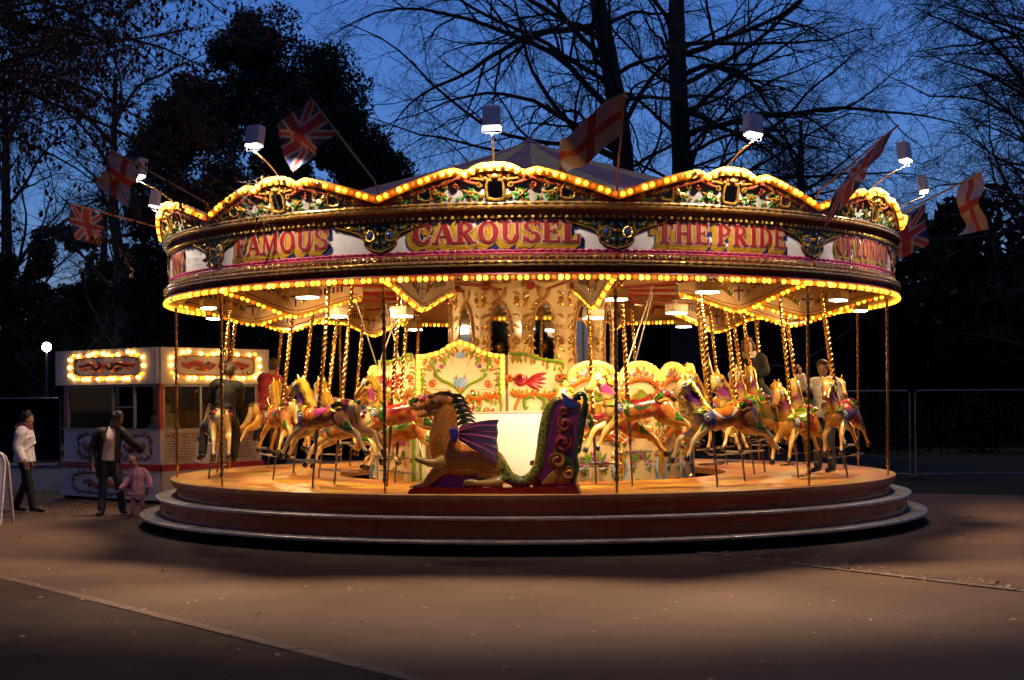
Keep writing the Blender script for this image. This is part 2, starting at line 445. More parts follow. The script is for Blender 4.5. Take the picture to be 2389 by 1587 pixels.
# --- deck
def deck_mat():
    m = bpy.data.materials.new('painted deck'); m.use_nodes = True; nt = m.node_tree; b = nt.nodes['Principled BSDF']
    tc = nt.nodes.new('ShaderNodeTexCoord'); mp = nt.nodes.new('ShaderNodeMapping'); mp.inputs['Scale'].default_value = (1.1, 3.6, 1)
    nt.links.new(tc.outputs['Object'], mp.inputs['Vector'])
    n = nt.nodes.new('ShaderNodeTexNoise'); n.inputs['Scale'].default_value = 1.0; n.inputs['Detail'].default_value = 4
    nt.links.new(mp.outputs[0], n.inputs['Vector'])
    r = nt.nodes.new('ShaderNodeValToRGB'); e = r.color_ramp.elements
    e[0].position = 0.36; e[0].color = (0.62, 0.21, 0.055, 1); e[1].position = 0.60; e[1].color = (0.58, 0.36, 0.04, 1)
    e2 = r.color_ramp.elements.new(0.50); e2.color = (0.64, 0.25, 0.06, 1)
    nt.links.new(n.outputs[0], r.inputs[0])
    n2 = nt.nodes.new('ShaderNodeTexNoise'); n2.inputs['Scale'].default_value = 9; n2.inputs['Detail'].default_value = 8; n2.inputs['Roughness'].default_value = 0.7
    nt.links.new(tc.outputs['Object'], n2.inputs['Vector'])
    mx = nt.nodes.new('ShaderNodeMix'); mx.data_type = 'RGBA'; mx.blend_type = 'OVERLAY'; mx.inputs[0].default_value = 0.35
    nt.links.new(r.outputs[0], mx.inputs[6]); nt.links.new(n2.outputs[0], mx.inputs[7])
    nt.links.new(mx.outputs[2], b.inputs['Base Color']); b.inputs['Roughness'].default_value = 0.42
    return m
DECK = deck_mat()
DECKEDGE = mat('orange brown deck edge', (0.55, 0.20, 0.06), 0.35, c2=(0.42, 0.13, 0.04), scale=5, coat=0.2)
RISER = mat('dark red riser', (0.58, 0.095, 0.036), 0.28, c2=(0.44, 0.068, 0.028), scale=3, coat=0.2)
RISORN = mat('faded gold stencil', (0.50, 0.27, 0.06), 0.5, c2=(0.42, 0.17, 0.04), scale=14)
g = 0.0006
mb = MB(); mb.lathe([(3.04, 0.60), (3.04, 0.70), (5.585, 0.70), (5.595, 0.692), (5.595, 0.645), (5.57, 0.64), (5.57, 0.60), (3.04, 0.60)], 12, -HALF + g, HALF - g, mis=[0, 0, 1, 1, 1, 1, 0], closed=False)
deck_me = mb.mesh('deck_panel', [DECK, DECKEDGE])
mb = MB(); mb.lathe([(5.50, 0.44), (5.50, 0.60)], 12, -HALF + g, HALF - g, closed=False)
mb.lathe([(5.48, 0.43), (5.805, 0.43)][::-1], 12, -HALF + g, HALF - g, mi=1, closed=False)
mb.lathe([(5.775, 0.446), (5.80, 0.446), (5.812, 0.438), (5.812, 0.412), (5.795, 0.404), (5.775, 0.404)], 12, -HALF + g, HALF - g, mi=2, closed=False)
mb.lathe([(5.48, 0.441), (5.776, 0.441)], 12, -HALF + g, HALF - g, mi=1, closed=False)
up_me = mb.mesh('upper_step', [RISER, TREAD, CHROME])
mb = MB(); mb.lathe([(5.735, 0.18), (5.735, 0.43)], 12, -HALF + g, HALF - g, closed=False)
mb.lathe([(5.70, 0.181), (6.002, 0.181)], 12, -HALF + g, HALF - g, mi=1, closed=False)
mb.lathe([(6.0, 0.186), (6.03, 0.186), (6.042, 0.178), (6.042, 0.150), (6.025, 0.142), (6.0, 0.142)], 12, -HALF + g, HALF - g, mi=2, closed=False)
mb.lathe([(5.70, 0.160), (6.002, 0.160)][::-1], 12, -HALF + g, HALF - g, mi=1, closed=False)
lo_me = mb.mesh('lower_step', [RISER, TREAD, CHROME])
def stencil(R0, zc, h):
    mb = MB(); fn = lambda u, v, d: cyl(u, v, d, R0)
    for s in (-1, 1):
        o_curve(mb, fn, [(0, zc - 0.2 * h), (s * 0.09, zc - 0.25 * h), (s * 0.2, zc - 0.05 * h), (s * 0.29, zc - 0.22 * h)], [0.012, 0.008, 0.003], 0, 4, 0.0)
        for k in range(4):
            o_leaf(mb, fn, s * (0.03 + 0.06 * k), zc - 0.18 * h, 0.4 * h * (1 - 0.14 * k), pi / 2 - s * 0.5, 0.014, 0, 0.0, -s * 0.5, 0.15)
    o_leaf(mb, fn, 0, zc - 0.2 * h, 0.62 * h, pi / 2, 0.016, 0, 0.0, 0, 0.15)
    return mb.mesh('stencil_scroll', [RISORN])
st1, st2 = stencil(5.502, 0.52, 0.13), stencil(5.737, 0.30, 0.2)
for a in SEC:
    link('deck_panel', deck_me, ROOT, rot=(0, 0, a))
    us = link('upper_step', up_me, ROOT, rot=(0, 0, a))
    ls = link('lower_step', lo_me, ROOT, rot=(0, 0, a))
    if abs(deg(a)) < 100:
        for k in (-10, 0, 10):
            link('stencil_scroll', st1, us, rot=(0, 0, R(k))); link('stencil_scroll', st2, ls, rot=(0, 0, R(k)))
# jacks under the deck
mb = MB(); mb.lathe([(2.9, 0.0), (2.9, 0.55)], 48)
mb.build('centre_skirt', mat('black skirting', (0.012, 0.010, 0.010), 0.7), ROOT)
mb = MB()
mb.box((0, 0, 0.28), (0.06, 0.06, 0.53)); mb.box((0, 0, 0.02), (0.28, 0.28, 0.04))
jm = mb.mesh('jack_leg', [mat('dark jack steel', (0.03, 0.025, 0.022), 0.6, 0.5)])
for a in SEC: link('jack_leg', jm, ROOT, (5.2 * math.sin(a + HALF), -5.2 * math.cos(a + HALF), 0))

# --- rounding boards
CR = [(0, 4.672), (0.10, 4.667), (0.17, 4.632), (0.235, 4.572), (0.30, 4.608), (0.345, 4.618), (0.5, 4.562), (0.75, 4.456), (1.0, 4.335)]
def crest(u): return float(np.interp(abs(u), [c[0] for c in CR], [c[1] for c in CR]))
HW = RB * HALF * 0.9985
def lean(z): return 0.04 + max(0.0, z - 4.2) * 0.22
def board_mesh():
    mb = MB(); A = HALF - 0.0004
    # 0 dkred 1 gold 2 white 3 crest cream 4 pink 5 bulb strip 6 back
    prof = [(5.36, 3.345), (5.66, 3.345), (5.672, 3.352), (5.665, 3.366), (5.615, 3.385), (5.60, 3.41), (5.605, 3.432), (5.64, 3.44), (5.665, 3.455), (5.665, 3.472), (5.645, 3.486), (5.662, 3.50), (5.655, 3.518), (5.62, 3.528), (5.60, 3.535), (5.592, 3.612), (5.585, 3.618), (5.585, 3.642), (5.578, 3.645),
            (5.578, 4.005), (5.60, 4.02), (5.60, 4.055), (5.625, 4.085), (5.645, 4.13), (5.655, 4.142), (5.672, 4.155), (5.672, 4.176), (5.660, 4.188), (5.668, 4.205), (5.660, 4.222), (5.645, 4.226)]
    mis = [6, 0, 0, 0, 0, 0, 1, 1, 1, 1, 1, 1, 1, 0, 0, 4, 4, 4, 2, 0, 0, 0, 0, 1, 1, 1, 1, 1, 1, 1]
    mb.lathe(prof, 16, -A, A, mis=mis, closed=False)
    mb.lathe([(5.50, 3.346), (5.50, 4.226), (5.62, 4.227)][::-1], 16, -A, A, mi=6, closed=False)
    # crest board as a slab
    N = 56; f0 = []; f1 = []
    for i in range(N + 1):
        u = -1 + 2 * i / N; zt = crest(u)
        colv = []
        for j in range(5):
            z = 4.224 + (zt - 4.224) * j / 4
            colv.append((z, u))
        f0.append(colv)
    vs = []; 
    for c in f0:
        for z, u in c: vs.append(cyl(u * HW, z, lean(z)))
    for c in f0:
        for z, u in c: vs.append(cyl(u * HW, z, lean(z) - 0.035))
    K = 5; O = (N + 1) * K; fs = []
    for i in range(N):
        for j in range(K - 1):
            a = i * K + j
            fs.append((a, a + K, a + K + 1, a + 1)); fs.append((O + a, O + a + 1, O + a + K + 1, O + a + K))
        a = i * K + K - 1
        fs.append((a, a + K, O + a + K, O + a))
    mb.add(vs, fs, 3)
    # raised bulb strip following the crest
    vs = []; fs = []
    for i in range(N + 1):
        u = -1 + 2 * i / N; zt = crest(u)
        for dz, dd in ((0.012, -0.03), (0.012, 0.022), (-0.09, 0.022), (-0.09, 0.0)):
            z = zt + dz; vs.append(cyl(u * HW * 0.999, z, lean(zt) + dd))
    for i in range(N):
        for j in range(3):
            a = i * 4 + j; fs.append((a, a + 1, a + 5, a + 4))
    mb.add(vs, fs, 5)
    return mb.mesh('rounding_board', [DKRED, GOLD, WHITE, CRESTM, PINK, BULBSTRIP, IVORY])
CRESTM = mat('greyish crest board', (0.42, 0.37, 0.34), 0.4, c2=(0.25, 0.19, 0.15), scale=5, coat=0.2)
BULBSTRIP = mat('yellow bulb strip', (0.80, 0.46, 0.05), 0.35, c2=(0.70, 0.34, 0.03), scale=10)
board_me = board_mesh()

def bead_rows():
    mb = MB()
    for z, d, n, off in ((3.463, 0.066, 25, 0), (3.508, 0.062, 25, 0.5), (4.165, 0.074, 25, 0), (4.208, 0.068, 25, 0.5)):
        for i in range(n):
            u = -HW + 2 * HW * (i + 0.25 + off * 0.5) / n
            if abs(u) > HW - 0.02: continue
            mb.tube([cyl(u - 0.026, z, d), cyl(u - 0.02, z, d + 0.004), cyl(u + 0.02, z, d + 0.004), cyl(u + 0.026, z, d)], [0.004, 0.0105, 0.0105, 0.004], 6)
    return mb.mesh('bead_row', [SILVER])
def shell_row():
    mb = MB(); n = 26
    for i in range(n):
        u = -HW + 2 * HW * (i + 0.5) / n
        for k in range(5):
            a = pi / 2 + (k - 2) * 0.42
            o_leaf(mb, cyl, u, 3.545, 0.062, a, 0.0085, 0, 0.004, 0, 0.7)
        mb.sphere(cyl(u, 3.548, 0.014), 0.012, 6, 4, 0)
        u2 = u + HW / n
        if i < n - 1: o_leaf(mb, cyl, u2, 3.538, 0.058, pi / 2, 0.013, 1, 0.006, 0, 0.7)
    return mb.mesh('shell_row', [GOLD, SILVER])
def scallops():
    mb = MB(); n = 30
    for i in range(n):     # scalloped pink strip
        u = -HW + 2 * HW * (i + 0.5) / n
        mb.sphere(cyl(u, 3.645, -0.017), (0.05, 0.012, 0.018), 8, 4, 0, Matrix.Rotation(u / RB, 3, 'Z'))
    n = 36
    for i in range(n):     # gold drops under the top cove; navy fringe paints the cornice shadow on the panel
        u = -HW + 2 * HW * (i + 0.5) / n
        w = 0.022 if i % 2 else 0.03
        for k in (-1, 0, 1):
            o_leaf(mb, cyl, u, 4.068, 0.045, -pi / 2 + k * 0.55, 0.009, 1, 0.02, 0, 0.8)
        o_leaf(mb, cyl, u - 0.02, 4.02, 0.035, -pi / 2, 0.008, 2, -0.018, 0, 0.4)
        o_leaf(mb, cyl, u + 0.02, 4.022, 0.025, -pi / 2, 0.008, 2, -0.018, 0, 0.4)
    return mb.mesh('scallop_trim', [PINK, GOLDB, NAVY])
def crest_carving():
    mb = MB(); rr = random.Random(14)
    def fn(u, v, d): return cyl(u, v, lean(v) + d)
    # 0 red 1 gold 2 green 3 dark red
    for s in (-1, 1):
        for row in range(2):       # acanthus hanging under the bulb line
            for k in range(17):
                u = s * (0.44 + 0.060 * k + 0.03 * row); zt = crest(u / HW)
                if abs(u) > HW - 0.03: continue
                o_leaf(mb, fn, u, zt - 0.09 - 0.035 * row, 0.10, -pi / 2 + s * 0.6 + rr.uniform(-0.2, 0.2), 0.030, (0, 3, 1, 0, 3)[(k + row) % 5], 0.006 + 0.004 * row, s * 0.6, 0.5)
        o_curve(mb, fn, [(s * 0.12, 4.475), (s * 0.22, 4.492), (s * 0.34, 4.505), (s * 0.44, 4.545), (s * 0.52, 4.535)], [0.018, 0.018, 0.016, 0.022, 0.006], 1, 6, 0.01)
        for k in range(5): o_leaf(mb, fn, s * (0.05 + 0.05 * k), 4.50 + 0.004 * k, 0.115 - 0.012 * k, pi / 2 - s * 0.55, 0.030, 3 if k % 2 else 1, 0.004, s * 0.3, 0.5)
        o_curve(mb, fn, [(s * 0.16, 4.43), (s * 0.30, 4.455), (s * 0.42, 4.505), (s * 0.54, 4.47), (s * 0.66, 4.41)], [0.008, 0.026, 0.034, 0.028, 0.006], 0, 6, 0.004)
        o_scroll(mb, fn, s * 0.185, 4.43, 0.045, pi / 2, 1.5, -s, 0.016, 1, 0.006)
        o_scroll(mb, fn, s * 0.17, 4.29, 0.035, -pi / 2, 1.3, s, 0.014, 1, 0.004)
        o_scroll(mb, fn, s * 0.46, 4.42, 0.055, 0, 1.4, s, 0.020, 0, 0.004)
        o_scroll(mb, fn, s * 0.60, 4.42, 0.045, pi, 1.2, -s, 0.018, 1, 0.004)
        for cu, cz in ((0.30, 4.325), (0.66, 4.32), (1.16, 4.29)):
            o_flower(mb, fn, s * cu, cz, 0.040, 1, 3, 8)
            for k in range(8): o_leaf(mb, fn, s * cu, cz, rr.uniform(0.085, 0.12), 2 * pi * k / 8 + 0.3, 0.022, 2 if k % 3 else 1, 0.002, rr.uniform(-0.5, 0.5), 0.5)
        cu = s * 0.86
        for w, m in ((0.078, 1), (0.095, 3)):
            o_curve(mb, fn, [(cu - w, 4.275), (cu - w, 4.36), (cu - w * 0.62, 4.415), (cu + w * 0.62, 4.415), (cu + w, 4.36), (cu + w, 4.275), (cu, 4.258), (cu - w, 4.275)], 0.013, m, 5, k=3, d=0.004 if m == 1 else 0)
        for q in (-1, 1): o_scroll(mb, fn, cu + q * 0.13, 4.35, 0.04, 0 if q < 0 else pi, 1.3, q, 0.015, 1, 0.004)
        for k in range(6): o_leaf(mb, fn, cu + s * (0.15 + 0.075 * k), 4.325 - 0.010 * k, 0.12 - 0.010 * k, (0 if s > 0 else pi) + s * 0.3, 0.032 - 0.003 * k, 0 if k % 2 else 3, 0.005, s * 0.5, 0.5)
        for k in range(16): o_leaf(mb, fn, s * (0.16 + 0.08 * k), 4.245, 0.07, pi / 2 - s * rr.uniform(-0.7, 0.9), 0.018, (2, 2, 1)[k % 3], 0.003, s * 0.6, 0.5)
    P = [(-0.095, 4.262), (-0.105, 4.35), (-0.095, 4.455), (-0.05, 4.475), (0.05, 4.475), (0.095, 4.455), (0.105, 4.35), (0.095, 4.262), (0.0, 4.245), (-0.095, 4.262)]
    o_curve(mb, fn, P, 0.019, 1, 6, k=3, d=0.004)
    for s in (-1, 1): mb.sphere(fn(s * 0.115, 4.488, 0.03), 0.026, 8, 6, 1)
    mb.sphere(fn(0, 4.515, 0.03), (0.05, 0.03, 0.034), 8, 6, 1)
    return mb.mesh('crest_carving', [CARVRED, GOLD, GREEN, DKRED])
CARVRED = mat('red gold carving', (0.46, 0.10, 0.03), 0.25, 0.35, (0.26, 0.045, 0.015), 9, 0.2, 60, coat=0.3)
def poly_plate(name, poly, fn, d0, d1, m, parent=None):
    mb = MB(); mb.prism(poly, fn, d0, d1); return mb.mesh(name, [m])
def fnL(u, v, d): return cyl(u, v, lean(v) + d)
mir_c = poly_plate('crest_mirror', [(-0.09, 4.267), (0, 4.252), (0.09, 4.267), (0.098, 4.35), (0.09, 4.45), (0.05, 4.468), (-0.05, 4.468), (-0.09, 4.45), (-0.098, 4.35)], fnL, 0.001, 0.007, MIRROR)
mir_s = {s: poly_plate('side_mirror', [(s * 0.86 + x, y) for x, y in ((-0.055, 4.295), (0, 4.278), (0.055, 4.295), (0.06, 4.36), (0.038, 4.398), (-0.038, 4.398), (-0.06, 4.36))], fnL, 0.001, 0.007, MIRROR) for s in (-1, 1)}

SP = [(0, 3.665), (0.06, 3.685), (0.13, 3.71), (0.18, 3.745), (0.205, 3.79), (0.20, 3.82), (0.24, 3.86), (0.29, 3.90), (0.36, 3.925), (0.46, 3.955), (0.58, 3.985), (0.62, 4.01)]
def spandrel(s):
    mb = MB()
    e = s * HW
    P = [(e - s * p[0], p[1]) for p in SP] + [(e, 4.01)]
    P2 = [(e - s * (p[0] + 0.02), p[1] - 0.022) for p in SP]; P2[0] = (e, 3.64); P2 = P2 + [(e - s * 0.645, 4.012), (e, 4.012)]
    if s > 0: P = P[::-1]; P2 = P2[::-1]
    mb.prism(P2[::-1] if False else P2, cyl, -0.024, -0.012, 3)
    mb.prism(P, cyl, -0.024, -0.004, 2)
    rr = random.Random(5)
    for sx, sz, r in ((0.13, 3.865, 0.066),):
        for k in range(14):
            a = 2 * pi * k / 14
            mb.sphere(cyl(e - s * (sx + 0.054 * math.cos(a)), sz + 0.066 * math.sin(a), 0.006), 0.012, 6, 4, 1)
    # scrolls and leaves
    for k in range(58):
        t = rr.random(); pu = rr.uniform(0.01, 0.58)
        zmin = float(np.interp(pu, [p[0] for p in SP], [p[1] for p in SP])) + 0.02
        if zmin > 3.985: continue
        pz = rr.uniform(zmin, 3.995)
        if math.hypot((pu - 0.13) / 0.06, (pz - 3.865) / 0.075) < 1: continue
        if k % 3 == 0: o_scroll(mb, cyl, e - s * pu, pz, rr.uniform(0.014, 0.026), rr.uniform(0, 6), 1.2, rr.choice((-1, 1)), 0.0065, 1, -0.002)
        else: o_leaf(mb, cyl, e - s * pu, pz, rr.uniform(0.03, 0.06), rr.uniform(0, 6.28), 0.011, rr.choice((0, 0, 1)), -0.001, rr.uniform(-0.6, 0.6), 0.7)
    o_curve(mb, cyl, [(e - s * (p[0] + 0.004), p[1] - 0.004) for p in SP], 0.008, 1, 5, d=-0.004, k=2)
    return mb.mesh('spandrel_carving', [LEAFG, GOLD, DKGREEN, PLINTHD])
LEAFG = mat('gilded green leaf', (0.16, 0.20, 0.03), 0.25, 0.45, (0.07, 0.10, 0.015), 20, coat=0.3)
DKGREEN = mat('dark green ground', (0.05, 0.055, 0.016), 0.35, c2=(0.03, 0.03, 0.01), scale=9)
PLINTHD = mat('maroon edge', (0.16, 0.012, 0.035), 0.35, c2=(0.11, 0.01, 0.025), scale=9)
sp_me = {s: spandrel(s) for s in (-1, 1)}
def jewel(s):
    mb = MB(); e = s * HW - s * 0.13; M = Matrix.Rotation(e / RB, 3, 'Z')
    mb.sphere(cyl(e, 3.865, 0.0), (0.044, 0.02, 0.056), 12, 8, 0, M)
    return mb.mesh('jewel', [JEWEL])
jw_me = {s: jewel(s) for s in (-1, 1)}
def small_jewels():
    mb = MB()
    for s in (-1, 1):
        for pu, pz, r in ((0.055, 3.775, 0.018), (0.27, 3.955, 0.02), (0.055, 3.955, 0.02)):
            e = s * HW - s * pu; mb.sphere(cyl(e, pz, 0.004), (r, r * 0.6, r * 1.2), 8, 6, 0, Matrix.Rotation(e / RB, 3, 'Z'))
    return mb.mesh('small_jewel', [JEWEL])
sj_me = small_jewels()

# --- lettering
def ring(cx, cy, rx, ry, wx, wy, a0=0.0, a1=360.0, n=18):
    out = []
    for i in range(n + 1):
        a = R(a0 + (a1 - a0) * i / n)
        out.append(((cx + rx * math.cos(a), cy + ry * math.sin(a)), (cx + (rx - wx) * math.cos(a), cy + (ry - wy) * math.sin(a))))
    return ('ring', out)
def st(p, q, w): return ('st', p, q, w)
GL = {
 'A': (0.86, [st((0.10, 0), (0.44, 0.99), 0.12), st((0.42, 0.99), (0.74, 0), 0.24), st((0.2, 0.34), (0.62, 0.34), 0.10), st((-0.04, 0.05), (0.26, 0.05), 0.10), st((0.54, 0.05), (0.92, 0.05), 0.10)]),
 'C': (0.78, [ring(0.42, 0.5, 0.42, 0.5, 0.24, 0.13, 48, 318), st((0.70, 0.98), (0.70, 0.66), 0.11), st((0.64, 0.22), (0.76, 0.36), 0.12)]),
 'D': (0.80, [st((0.2, 0), (0.2, 1), 0.23), ring(0.28, 0.5, 0.5, 0.5, 0.24, 0.12, -90, 90), st((0.0, 0.055), (0.36, 0.055), 0.11), st((0.0, 0.945), (0.36, 0.945), 0.11)]),
 'E': (0.74, [st((0.2, 0), (0.2, 1), 0.23), st((0.0, 0.055), (0.68, 0.055), 0.12), st((0.0, 0.945), (0.66, 0.945), 0.12), st((0.2, 0.52), (0.5, 0.52), 0.11), st((0.48, 0.38), (0.48, 0.66), 0.09), st((0.64, 0), (0.64, 0.30), 0.10), st((0.62, 0.72), (0.62, 1), 0.10)]),
 'F': (0.70, [st((0.2, 0), (0.2, 1), 0.23), st((0.0, 0.055), (0.42, 0.055), 0.11), st((0.0, 0.945), (0.64, 0.945), 0.12), st((0.2, 0.52), (0.5, 0.52), 0.11), st((0.48, 0.38), (0.48, 0.66), 0.09), st((0.61, 0.68), (0.61, 1), 0.10)]),
 'H': (0.86, [st((0.2, 0), (0.2, 1), 0.22), st((0.66, 0), (0.66, 1), 0.22), st((0.2, 0.5), (0.66, 0.5), 0.13), st((0.0, 0.05), (0.38, 0.05), 0.10), st((0.0, 0.95), (0.38, 0.95), 0.10), st((0.48, 0.05), (0.86, 0.05), 0.10), st((0.48, 0.95), (0.86, 0.95), 0.10)]),
 'I': (0.42, [st((0.21, 0), (0.21, 1), 0.23), st((0.0, 0.05), (0.42, 0.05), 0.10), st((0.0, 0.95), (0.42, 0.95), 0.10)]),
 'L': (0.72, [st((0.2, 0), (0.2, 1), 0.23), st((0.0, 0.06), (0.68, 0.06), 0.12), st((0.0, 0.95), (0.42, 0.95), 0.10), st((0.63, 0), (0.66, 0.36), 0.11)]),
 'M': (1.02, [st((0.16, 0), (0.2, 1), 0.12), st((0.2, 0.96), (0.5, 0.12), 0.20), st((0.5, 0.12), (0.8, 0.96), 0.12), st((0.84, 0), (0.82, 1), 0.22), st((0.0, 0.05), (0.32, 0.05), 0.10), st((0.66, 0.05), (1.02, 0.05), 0.10)]),
 'N': (0.86, [st((0.17, 0), (0.17, 1), 0.14), st((0.16, 0.96), (0.68, 0.04), 0.22), st((0.69, 0), (0.69, 1), 0.14), st((0.0, 0.05), (0.34, 0.05), 0.10), st((0.53, 0.95), (0.86, 0.95), 0.10)]),
 'O': (0.84, [ring(0.42, 0.5, 0.42, 0.51, 0.23, 0.13)]),
 'P': (0.76, [st((0.2, 0), (0.2, 1), 0.23), ring(0.3, 0.71, 0.42, 0.29, 0.22, 0.11, -90, 90, 12), st((0.0, 0.05), (0.42, 0.05), 0.10), st((0.0, 0.945), (0.34, 0.945), 0.11), st((0.2, 0.475), (0.34, 0.475), 0.11)]),
 'R': (0.84, [st((0.2, 0), (0.2, 1), 0.23), ring(0.3, 0.73, 0.40, 0.27, 0.21, 0.11, -90, 90, 12), st((0.36, 0.48), (0.66, 0.02), 0.22), st((0.0, 0.05), (0.40, 0.05), 0.10), st((0.0, 0.945), (0.34, 0.945), 0.11), st((0.2, 0.51), (0.36, 0.51), 0.11), st((0.58, 0.05), (0.86, 0.05), 0.10)]),
 'S': (0.70, [ring(0.35, 0.745, 0.32, 0.255, 0.20, 0.12, 20, 262, 14), ring(0.35, 0.265, 0.34, 0.265, 0.21, 0.12, 98, -170, 14), st((0.63, 0.98), (0.63, 0.70), 0.10), st((0.06, 0.02), (0.06, 0.32), 0.10)]),
 'T': (0.78, [st((0.39, 0), (0.39, 1), 0.23), st((0.0, 0.94), (0.78, 0.94), 0.13), st((0.05, 0.66), (0.05, 1), 0.10), st((0.73, 0.66), (0.73, 1), 0.10), st((0.18, 0.05), (0.60, 0.05), 0.10)]),
 'U': (0.84, [st((0.2, 0.36), (0.2, 1), 0.23), st((0.67, 0.36), (0.67, 1), 0.14), ring(0.415, 0.37, 0.33, 0.38, 0.20, 0.14, 180, 360, 12), st((0.0, 0.95), (0.40, 0.95), 0.10), st((0.5, 0.95), (0.86, 0.95), 0.10)]),
 "'": (0.24, [st((0.12, 0.72), (0.14, 1), 0.14)]),
}
def glyph_quads(ch, grow=0.0):
    out = []
    for s in GL[ch][1]:
        if s[0] == 'st':
            p, q, w = np.array(s[1]), np.array(s[2]), s[3]
            d = (q - p) / np.linalg.norm(q - p); n = np.array((-d[1], d[0])) * (w / 2 + grow); e = d * grow
            out.append([p - e + n, p - e - n, q + e - n, q + e + n])
        else:
            L = s[1]
            for (a, b), (c, d) in zip(L[:-1], L[1:]):
                a, b, c, d = map(np.array, (a, b, c, d))
                if grow:
                    def ex(o, i):
                        v = (o - i) / (np.linalg.norm(o - i) + 1e-9) * grow; return o + v, i - v
                    a, b = ex(a, b); c, d = ex(c, d)
                    t = (c - a); t = t / (np.linalg.norm(t) + 1e-9) * 0.004
                    a, b, c, d = a - t, b - t, c + t, d + t
                out.append([a, b, d, c])
    return out
def letter_mesh(ch, u0, z0, h, w_sc):
    mb = MB(); lay = [0]
    def layer(grow, du, dv, d, mi):
        for q in glyph_quads(ch, grow):
            lay[0] += 1
            pts = [cyl(u0 + (p[0] + du) * h * w_sc, z0 + (p[1] + dv) * h, d + 0.00012 * (lay[0] % 24)) for p in q]
            e1 = (pts[1] - pts[0]); e2 = (pts[2] - pts[0]); nrm = e1.cross(e2)
            rad = Vector((pts[0].x, pts[0].y, 0))
            if nrm.dot(rad) < 0: pts = pts[::-1]
            mb.add(pts, [(0, 1, 2, 3)], mi)
    for k in range(4): layer(0.05, 0.13 - 0.03 * k, -0.27 + 0.03 * k, -0.0195 + 0.0002 * k, 3)
    for k in range(6): layer(0.07, -0.22 + 0.04 * k, -0.21 + 0.036 * k, -0.0165 + 0.001 * k, 2)
    layer(0.045, 0, 0, -0.0085, 1)
    layer(-0.008, 0, 0, -0.0045, 0)
    return mb.mesh('letter', [REDF, LETPALE, LETGOLD, NAVY], smooth=False)

# --- bulbs
def bulb_mesh(m, r=0.030):
    mb = MB(); mb.sphere((0, 0, 0), r, 10, 7)
    mb.lathe([(0.019, -0.034 if False else 0.0), (0.021, -0.002)], 6)
    return mb.mesh('bulb', [m])
def ball(m, r):
    mb = MB(); mb.sphere((0, 0, 0), r, 10, 7); return mb.mesh('bulb', [m])
BY, BO, BW, BD = ball(BULB, 0.031), ball(BULBO, 0.027), ball(BULBW, 0.032), ball(BULBD, 0.028)
rb_ = random.Random(77)
def bulb_kind(i, live=False):
    k = i % 3
    if not live and rb_.random() < 0.035: return BD
    return BO if k == 2 else (BW if (i // 3) % 4 == 1 and k == 0 else BY)
NR = 36
ring_pts = [cyl(-HW + 2 * HW * (i + 0.5) / NR, 3.312, 0.050) for i in range(NR)]
crest_pts = []
_s = [0.0]; _u = np.linspace(-1, 1, 200)
for a, b in zip(_u[:-1], _u[1:]): _s.append(_s[-1] + math.hypot((b - a) * HW, crest(b) - crest(a)))
NC = 33
for i in range(NC):
    u = float(np.interp((i + 0.5) / NC * _s[-1], _s, _u)); crest_pts.append(cyl(u * HW, crest(u) - 0.04, lean(crest(u)) + 0.045))
def bulb_string(pts, off=0):
    mb = MB()
    for i, p in enumerate(pts):
        me = bulb_kind(i + off, True); mb.sphere(p, 0.030, 8, 6, {BY.name: 0, BO.name: 1, BW.name: 2}[me.name])
    return mb.mesh('bulb_string', [BULB, BULBO, BULBW])
ringstr_me, creststr_me = bulb_string(ring_pts), bulb_string(crest_pts)

WORDS = {-65: "TON'S", -35: 'FAMOUS', -5: 'CAROUSEL', 25: 'THE PRIDE', 55: 'OF LONDON'}
WPAR = {-65: (0.235, 0.95), -35: (0.275, 1.16), -5: (0.265, 1.16), 25: (0.265, 1.10), 55: (0.26, 1.0)}
bead_me, shell_me, scal_me, carv_me = bead_rows(), shell_row(), scallops(), crest_carving()
BOARDS = {}
for a in SEC:
    d = round(deg(a))
    bo = link('rounding_board', board_me, ROOT, rot=(0, 0, a)); BOARDS[d] = bo
    if abs(d) <= 70:
        for i, p in enumerate(ring_pts): link('bulb', bulb_kind(i), bo, p)
    else: tag(link('bulb_string', ringstr_me, bo), kind='stuff')
    if abs(d) > 116: continue
    if abs(d) <= 45:
        for i, p in enumerate(crest_pts): link('bulb', bulb_kind(i), bo, p)
    else: tag(link('bulb_string', creststr_me, bo), kind='stuff')
    tag(link('bead_row', bead_me, bo), kind='stuff'); tag(link('shell_row', shell_me, bo), kind='stuff'); tag(link('scallop_trim', scal_me, bo), kind='stuff'); link('crest_carving', carv_me, bo)
    link('crest_mirror', mir_c, bo)
    for s in (-1, 1):
        link('side_mirror', mir_s[s], bo); link('spandrel_carving', sp_me[s], bo); link('jewel', jw_me[s], bo)
    link('small_jewel', sj_me, bo)
    if d in WORDS:
        h, ws = WPAR[d]; W = WORDS[d]; gap = 0.05
        tot = sum((0.28 if c == ' ' else GL[c][0] + gap) for c in W) * h * ws
        u = -tot / 2 - (0.09 if d == -35 else 0.0)
        for c in W:
            if c == ' ': u += 0.28 * h * ws; continue
            z0 = 3.735
            bo2 = link('letter', letter_mesh(c, u, z0, h, ws), bo)
            u += (GL[c][0] + gap) * h * ws

